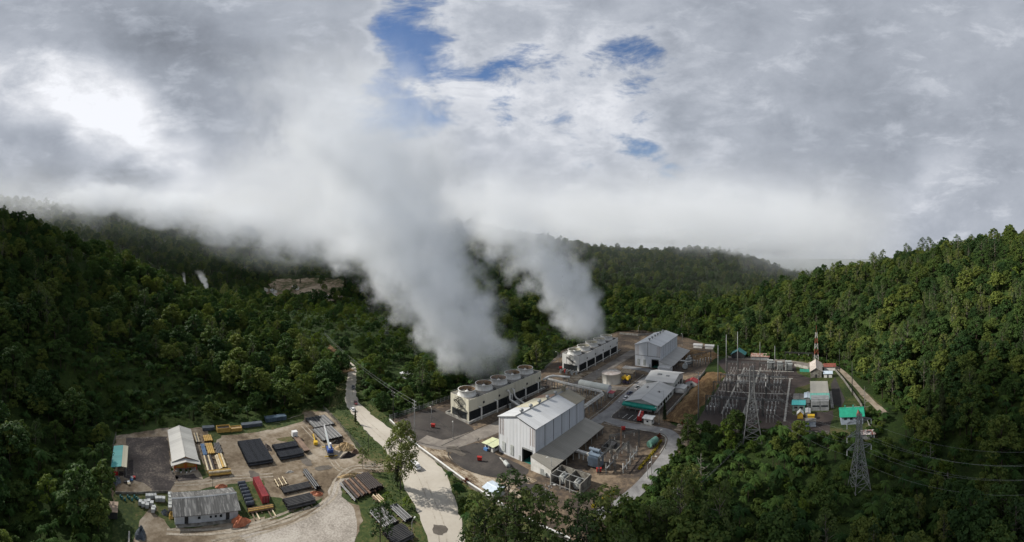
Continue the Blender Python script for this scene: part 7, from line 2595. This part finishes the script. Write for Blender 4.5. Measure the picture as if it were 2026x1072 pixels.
def carbody(name, label, cat, loc, rotz, paint, L=4.4, W=1.75, H=1.5, van=False, pickup=False, group=None):
    """vehicle pointing along +X, wheels on the ground"""
    c = thing(name, label, cat, loc, rotz, group)
    hw = W / 2
    if van:
        pr = [(-L / 2, .35), (L / 2, .35), (L / 2, .95), (L / 2 - .35, 1.15), (L / 2 - .9, H - .1), (L / 2 - 1.1, H), (-L / 2 + .15, H), (-L / 2, H - .25)]
    else:
        pr = [(-L / 2, .35), (L / 2, .35), (L / 2, .72), (L / 2 - .25, .86), (L / 2 - 1.25, .95), (-L / 2 + .3, .98), (-L / 2, .85)]
    b = MB()
    n = len(pr)
    vs = [(x, -hw, z) for x, z in pr] + [(x, hw, z) for x, z in pr]
    b.add(vs, [(i, (i + 1) % n, (i + 1) % n + n, i + n) for i in range(n)] + [tuple(range(n - 1, -1, -1)), tuple(range(n, 2 * n))])
    b.build('body', paint, c)
    if van:
        MB().hexa([(L / 2 - .42, -hw + .12, 1.18), (L / 2 - .42, hw - .12, 1.18), (L / 2 - .97, hw - .2, H - .15), (L / 2 - .97, -hw + .2, H - .15)], [(L / 2 - .37, -hw + .12, 1.2), (L / 2 - .37, hw - .12, 1.2), (L / 2 - .92, hw - .2, H - .13), (L / 2 - .92, -hw + .2, H - .13)]).build('windscreen', M_GLASS, c)
        for s in (-1, 1):
            MB().box(-L / 2 + .5, L / 2 - 1.3, s * hw - .015, s * hw + .015, 1.15, H - .3).build('side_window', M_GLASS, c)
        MB().box(-L / 2 - .02, -L / 2 + .02, -hw + .2, hw - .2, 1.1, H - .35).build('rear_window', M_GLASS, c)
    else:
        x0, x1 = (-L / 2 + .55, L / 2 - 1.35) if not pickup else (-.5, L / 2 - 1.3)
        MB().hexa([(x0, -hw + .05, .95), (x1, -hw + .05, .95), (x1, hw - .05, .95), (x0, hw - .05, .95)], [(x0 + .45, -hw + .22, H - .06), (x1 - .75, -hw + .22, H - .06), (x1 - .75, hw - .22, H - .06), (x0 + .45, hw - .22, H - .06)]).build('glasshouse', M_GLASS, c)
        MB().box(x0 + .42, x1 - .72, -hw + .2, hw - .2, H - .06, H).build('roof', paint, c)
        if pickup:
            MB().box(-L / 2 + .12, -.6, -hw + .12, hw - .12, .98, 1.02).build('bed', M_STEEL, c)
    for sx_ in (-L * .31, L * .31):
        for s in (-1, 1):
            wheel(c, sx_, s * (hw - .1), .33)
    for s in (-1, 1):
        MB().box(L / 2 - .02, L / 2 + .03, s * (hw - .35) - .16, s * (hw - .35) + .16, .62, .78).build('headlight', M_WHITE, c)
        MB().box(-L / 2 - .03, -L / 2 + .02, s * (hw - .25) - .12, s * (hw - .25) + .12, .65, .85).build('tail_light', M_RED, c)
    return c


def heading(px0, py0, px1, py1):
    a, b = at(px0, py0), at(px1, py1)
    return math.atan2(b[1] - a[1], b[0] - a[0])


P_WHITE = mat('white_car_paint', (0.70, 0.70, 0.70), .3, spec=.5)
P_RED = mat('dark_red_car_paint', (0.16, 0.02, 0.02), .3, spec=.5)
P_DARK = mat('dark_car_paint', (0.05, 0.055, 0.06), .3, spec=.5)
hd = heading(692, 790, 716, 816)
carbody('parked_car', 'white car driving on the pale road', 'car', (*at(698, 812), .11), hd + 3.14, P_WHITE, 4.6)
carbody('parked_car', 'dark red car ahead of the white car on the road', 'car', (*at(704, 799), .11), heading(690, 770, 696, 790), P_RED, 4.4)
carbody('parked_truck', 'dark pickup half hidden by bushes at the road', 'truck', (*at(699, 768), .11), heading(692, 755, 694, 780), P_DARK, 5.0, 1.9, 1.8, pickup=True)
carbody('delivery_van', 'white minibus passing the tall roadside tree', 'van', (*at(822, 926), .11), heading(800, 905, 850, 950), P_WHITE, 5.0, 1.9, 2.1, van=True)
carbody('parked_car', 'white car parked at the left side of the office', 'car', (*at(1239, 789), .14), 1.4, P_WHITE, 4.6, H=1.6, group='cars parked at the office')
carbody('parked_car', 'dark blue car parked behind the white one at the office', 'car', (*at(1246, 779), .14), 1.4, mat('navy_car_paint', (0.06, 0.08, 0.14), .3, spec=.5), 4.5, group='cars parked at the office')
carbody('parked_truck', 'white pickup parked farther along the office', 'truck', (*at(1262, 769), .14), 1.45, P_WHITE, 5.0, 1.85, 1.75, pickup=True, group='cars parked at the office')
# red fire engine with ladder in the car park
fe = thing('fire_engine', 'red fire engine with raised gear in front of the office', 'truck', (*at(1267, 829), .11), heading(1262, 840, 1272, 815))
MB().box(-3.4, 1.6, -1.15, 1.15, .6, 2.3).build('body', M_RED, fe)
MB().box(1.7, 3.4, -1.15, 1.15, .6, 2.6).build('cab', M_RED, fe)
MB().box(3.4, 3.44, -1, 1, 1.5, 2.4).build('windscreen', M_GLASS, fe)
MB().bar((-3, .4, 2.6), (2.4, .2, 3.3), .5, .25).build('ladder', M_WHITE, fe)
MB().tube([(-2, -.6, 2.3), (-2, -.6, 3.2)], .25, 8).build('monitor', M_RED, fe)
for sx_ in (-2.2, 2.3):
    for s in (-1, 1):
        wheel(fe, sx_, s * 1.0, .5, .35)
# flatbed lorry and mobile crane in the yard
lr = thing('flatbed_lorry', 'white-cabbed lorry with long empty flatbed in the yard', 'truck', (-171.5, 67.2, .12), math.pi)
MB().box(6.2, 8.2, -1.2, 1.2, .8, 2.9).build('cab', P_WHITE, lr)
MB().box(8.2, 8.24, -1.05, 1.05, 1.7, 2.6).build('windscreen', M_GLASS, lr)
MB().box(-7.8, 5.4, -1.2, 1.2, 1.05, 1.25).build('flatbed', mat('worn_deck', (0.22, 0.15, 0.11), .8, var=.4), lr)
MB().box(-7.4, 6.2, -.45, .45, .65, 1.05).build('chassis', M_STEEL, lr)
for sx_ in (-6.4, -5.2, -4.0, 3.4, 4.6, 7.0):
    for s in (-1, 1):
        wheel(lr, sx_, s * .98, .48, .35)
cr = thing('mobile_crane', 'blue mobile crane with pale boom reaching over the pipes', 'crane', (*at(652, 896), .12), heading(655, 900, 648, 880))
M_CBLUE = mat('crane_blue', (0.04, 0.09, 0.30), .45, var=.3)
MB().box(-4.2, 4.2, -1.2, 1.2, .7, 1.3).build('chassis', M_STEEL, cr)
MB().box(-2.6, 1.2, -1.15, 1.15, 1.3, 2.4).build('upper_deck', M_CBLUE, cr)
MB().box(1.6, 3.2, -1.15, .1, 1.3, 2.8).build('cab', P_WHITE, cr)
MB().box(3.2, 3.24, -1, 0, 1.8, 2.6).build('windscreen', M_GLASS, cr)
MB().bar((-1.8, .2, 2.6), (6.5, .6, 6.2), .7, .6).build('boom', mat('boom_paint', (0.55, 0.58, 0.58), .5), cr)
MB().bar((6.3, .6, 6.1), (9.6, .75, 7.5), .45, .4).build('boom_tip', P_WHITE, cr)
MB().bar((.6, .3, 1.9), (3.2, .45, 4.6), .25).build('lift_ram', M_GALV, cr)
for sx_ in (-3, -1.2, 1.6, 3.2):
    for s in (-1, 1):
        wheel(cr, sx_, s * 1.0, .52, .35)
for sx_ in (-3.9, 3.9):
    MB().box(sx_ - .15, sx_ + .15, -2.6, 2.6, .5, .75).build('outrigger', M_YEL, cr)
yj = thing('yellow_jib', 'yellow jib lying beside the striped pipe stack', 'machinery', (*at(624, 878), .12), heading(627, 882, 619, 858))
MB().bar((0, 0, .5), (6.5, 0, 1.2), .4, .4).build('jib', M_YEL, yj)
MB().box(-1.6, .3, -.8, .8, .1, 1.3).build('counterweight', M_YEL, yj)

# hut in the bushes and the works far down the valley
x, y = at(803, 742)
hz_ = gz(x, y)
gable_house('bush_hut', 'small open hut with pale tin roof in the bushes', 'hut', x - 3, x + 3.2, y - 2, y + 3.4, 2.6, 3.1, 'x', M_GWALL, M_ROOFW, .6, z0=hz_ + .2)
FAR = [(533, 590, 16, 9, 'grey works building with pale roof far down the valley', M_ROOFG), (545, 600, 12, 8, 'small grey works building at the valley clearing edge', M_ROOFG), (648, 590, 12, 7, 'white-roofed building at the right end of the valley clearing', M_ROOFW),
       (541, 640, 14, 7, 'pale long hut above the valley works', M_ROOFG), (525, 650, 10, 6, 'pinkish-walled hut at the back of the valley works', M_ROOFC), (632, 600, 9, 6, 'dark-roofed hut in the valley clearing', M_DECK), (585, 655, 16, 5, 'long white container row in the valley clearing', M_WHITE)]
for px_, d_, a_, b_, lab, rm in FAR:
    x, y = polar(px_, d_)
    gable_house('far_building', lab, 'building', x - a_ / 2, x + a_ / 2, y - b_ / 2, y + b_ / 2, 4.0, 5.6, 'x', M_WHITE, rm, .6, z0=gz(x, y) - .2, group='works buildings in the valley', rotz=0, wins=[('s', 1.5 + 3 * q, 1.6, 1.3, 2.8) for q in range(int(a_ / 3.2))])
# drilling rig steam jets
for k, (px_, d_, h_, r_, ln) in enumerate(((412, 560, 34, 9, 20), (366, 545, 26, 3.0, 3))):
    x, y = polar(px_, d_)
    zz = gz(x, y)
    def jet(t, pos, h_=h_, r_=r_, ln=ln):
        x_, y_, z_ = t.sep(pos)
        kk = t.math('DIVIDE', z_, h_)
        cx = t.math('MULTIPLY', t.math('POWER', kk, 1.6), -ln)
        rx = t.math('MULTIPLY_ADD', kk, r_ - 1.2, 1.2)
        dx = t.math('DIVIDE', t.math('SUBTRACT', x_, cx), rx)
        dy = t.math('DIVIDE', y_, rx)
        rr = t.math('SQRT', t.math('ADD', t.math('MULTIPLY', dx, dx), t.math('MULTIPLY', dy, dy)))
        n_ = t.noise(pos, .16, 4, .6)
        s_ = t.sstep(t.math('ADD', t.math('SUBTRACT', 1.0, rr), t.math('MULTIPLY', t.math('SUBTRACT', n_, .5), 1.6)), .0, .5)
        return t.math('MULTIPLY', t.math('MULTIPLY', s_, t.sstep(kk, 1.0, .3)), .12)
    vol_body('steam_jet', (-ln - r_ * 1.4, 3 + r_, -r_ * 1.4, r_ * 1.4, 0, h_), vol_mat('steam_jet', jet, .4), ['small white steam jet beyond the left hill', 'thin white steam jet left of the bigger one'][k], 'steam', (x, y, zz + 10), TH)
    rg = thing('wellhead_stack', ['thin steel stack under the small steam jet', 'thin steel stack under the thin steam jet'][k], 'stack', (x, y, zz))
    MB().tube([(0, 0, 0), (0, 0, 10)], .6, 10, .5).build('stack', M_GALV, rg)
    MB().box(-2.5, 2.5, -2, 2, 0, 1.5).build('skid', M_STEEL, rg)

# single trees standing apart from the forest
def own_tree(kind, var, px, py, h, label, z=None, wide=1.0):
    x, y = at(px, py)
    p = PROTOS[kind][var]
    s = h / p.height
    return place_plant(kind, var, (x, y, gz(x, y) if z is None else z), random.uniform(0, 6), (s * wide, s * wide, s), label, KWORD[kind][1] + 's standing alone')


PROTOS['big'] = [eucalypt('roadside_eucalyptus', 91, 20.0, 4.9, 46, 2.9, .66)]
KNAME['big'], KWORD['big'] = 'eucalyptus_tree', ('', 'tree')
own_tree('big', 0, 792, 968, 24.0, 'tall ragged eucalyptus at the roadside beside the minibus', 0, 1.0)
own_tree('cas', 0, 786, 962, 12.0, 'dark bushy tree at the foot of the roadside eucalyptus', 0, 1.0)
own_tree('cas', 1, 703, 838, 7.0, 'small dark conifer on the verge beside the white car', 0, .8)
own_tree('euc', 0, 718, 928, 8.5, 'small leaning tree beside the yard gate', 0, 1.1)
own_tree('cas', 1, 1315, 836, 11.5, 'slim dark conifer beside the office', 0, .7)
own_tree('bright', 0, 806, 1005, 4.0, 'yellow-green bush below the roadside eucalyptus', 0)
own_tree('bright', 1, 766, 1000, 4.5, 'bright bush between pipe yard and road', 0)
own_tree('euc', 1, 752, 1082, 13.0, 'bushy tree hanging over the grey pipe stack', 0, 1.3)
for k, (px_, py_, h_, v_, w_) in enumerate(((1000, 1092, 17.5, 0, 1.5), (962, 1110, 15, 1, 1.5), (1050, 1102, 16.5, 2, 1.4), (1080, 1120, 15.5, 1, 1.5), (1018, 1130, 15, 2, 1.5), (935, 1130, 12, 0, 1.5),
                                            (1140, 1110, 16, 0, 1.5), (1180, 1092, 16, 2, 1.5), (1215, 1105, 18, 1, 1.5), (1250, 1125, 17.5, 0, 1.5), (1285, 1115, 18, 2, 1.4), (1310, 1090, 17, 1, 1.5), (1160, 1140, 14, 1, 1.6), (1240, 1140, 16, 0, 1.6), (1320, 1100, 18, 2, 1.5), (1348, 1035, 16, 0, 1.4), (1372, 985, 14, 1, 1.4), (1230, 1120, 14, 0, 1.4))):
    own_tree('euc', v_, px_, py_, h_ * (1.28 if px_ < 1130 else (1.1 if px_ < 1230 else .86)), ('olive eucalyptus at the bottom edge, %s' % ['tallest of the left clump', 'left of the clump', 'right of the clump', 'rightmost of the left clump', 'in front of the left clump', 'outermost on the left', 'leftmost of the right clump', 'behind the right clump', 'in the middle of the right clump', 'beside the ring road end', 'over the ring road end', 'at the ring road side', 'low at the bottom left of the right clump', 'low in the middle of the right clump', 'at the lower right of the right clump', 'below the ring road bend', 'small one at the ring road bend', 'small one left of the ring road end'][k]), None, w_)
for k, (px_, py_, h_) in enumerate(((905, 985, 2.6), (918, 1000, 2.4), (930, 1012, 3.0), (945, 1020, 2.6), (955, 1035, 3.2), (912, 965, 2.0), (890, 950, 1.8), (970, 1050, 3.0), (985, 1045, 2.8), (925, 1040, 2.2))):
    own_tree('shrub' if k % 3 else 'fern', k % 3, px_, py_, h_ * (1.6 if k % 3 == 0 else 1.0), ['tree fern', 'round shrub', 'leafy shrub'][k % 3] + ' in the planted strip between road and perimeter wall, ' + ['top', 'second', 'third', 'fourth', 'fifth', 'upper small', 'uppermost small', 'lower', 'lowest', 'roadside'][k] + ' one', 0)
M_REDL = leaf_mat('red_leaves', (0.06, 0.02, 0.015), (0.11, 0.035, 0.02), (0.17, 0.06, 0.03))
rs = shrub('red_shrub', 78, 2.2, 1.6, 140, M_REDL)
for k, (px_, py_, lab) in enumerate(((921, 957, 'dark red shrub outside the perimeter wall'), (1352, 842, 'reddish shrub at the dirt patch by the ring road'), (1305, 868, 'reddish shrub beside the green barrel tank'))):
    t_ = thing('red_shrub', lab, 'shrub', (*at(px_, py_), .05), k, 'red-leaved shrubs')
    link('foliage', rs.crown, t_)
dm = deadtree('dead_tree', 5).mesh('dead_tree', M_DEAD, True)
for k, (px_, py_, s_, lab) in enumerate(((1874, 985, 1.05, 'bare pale dead tree in the dark forest beside the cables'), (1841, 925, .9, 'bare dead tree farther up the dark forest'), (1768, 1085, 1.0, 'bare dead tree at the bottom edge of the forest'), (1712, 830, 1.5, 'tall bare tree beside the gravel track'), (1388, 965, 1.2, 'bare thin tree in the scrub'), (1990, 1045, 1.1, 'bare pale trunk at the right edge of the forest'))):
    x, y = at(px_, py_)
    t_ = thing('dead_tree', lab, 'tree', (x, y, gz(x, y)), k, 'dead trees')
    t_.scale = (s_,) * 3
    link('branches', dm, t_)

# scrub filling the strips between the fences and the forest
bare = [PLANT, GRASSY, road, poly([(215, 1300), (215, 975), (226, 860), (330, 844), (545, 836), (606, 812), (652, 810), (720, 900), (760, 1000), (700, 1300)]),
        [(-66, 197), (-7, 197), (-6, 308), (-70, 316)], poly([(1550, 862), (1562, 712), (1655, 724), (1712, 800), (1716, 850), (1640, 862)]),
        poly([(1340, 858), (1310, 830), (1380, 735), (1425, 735), (1400, 860)]), NO_TREES[2], [(x_ + 3, y_) for x_, y_ in smooth_line([at(1648, 726), at(1690, 752), at(1752, 815), at(1722, 818), at(1690, 780), at(1650, 738)], 3)]]
erng = np.random.default_rng(5)
lo_, hi_ = np.array([-230.0, 60.0]), np.array([70.0, 380.0])
P = erng.uniform(lo_, hi_, (26000, 2))
key = np.floor(P / 1.7).astype(np.int64)
_, u_ = np.unique(key[:, 0] * 100003 + key[:, 1], return_index=True)
P = P[u_]
ok = inside(P, FLAT) | inside(P, NO_TREES[0])
for pg in bare:
    ok &= dist_poly(P, pg) > 0.8
P = P[ok]
n_ = len(P)
kinds = np.where(erng.uniform(size=n_) < .72, 'shrub', np.where(erng.uniform(size=n_) < .6, 'fern', 'bright'))
I_ = np.array([FORM_IX[(k, int(erng.integers(len(PROTOS[k]))))] for k in kinds], np.int32)
plant_mass('scrub', 'low green scrub between the plant fences and the forest', 'scrub', None, (P, ground_z(P), I_, erng.uniform(0, 6.28, n_), erng.uniform(.35, .85, n_) * np.where(kinds == 'bright', .5, 1.0)))
# weeds and tufts on the verges and grass patches
trng = np.random.default_rng(8)
VP = np.array(GRASSY)
P = trng.uniform(VP.min(0), VP.max(0), (30000, 2))
P = P[inside(P, GRASSY)]
for pg in (road, PLANT, bare[3]):
    P = P[dist_poly(P, pg) > .4]
P = P[noise2(P, 14, 21) > trng.normal(-.1, .5, len(P))][:5200]
C_ = np.column_stack([P, np.full(len(P), .2)])
N_ = np.column_stack([trng.normal(size=(len(P), 2)) * .8, np.ones(len(P)) * .5])
v_, f_ = cards(C_, N_, .75, trng, .5)
tag(link('verge_weeds', np_mesh('verge_weeds', v_, f_, M_SHRUB, False)), 'weeds and grass tufts on the road verges', 'grass', None, 'stuff')
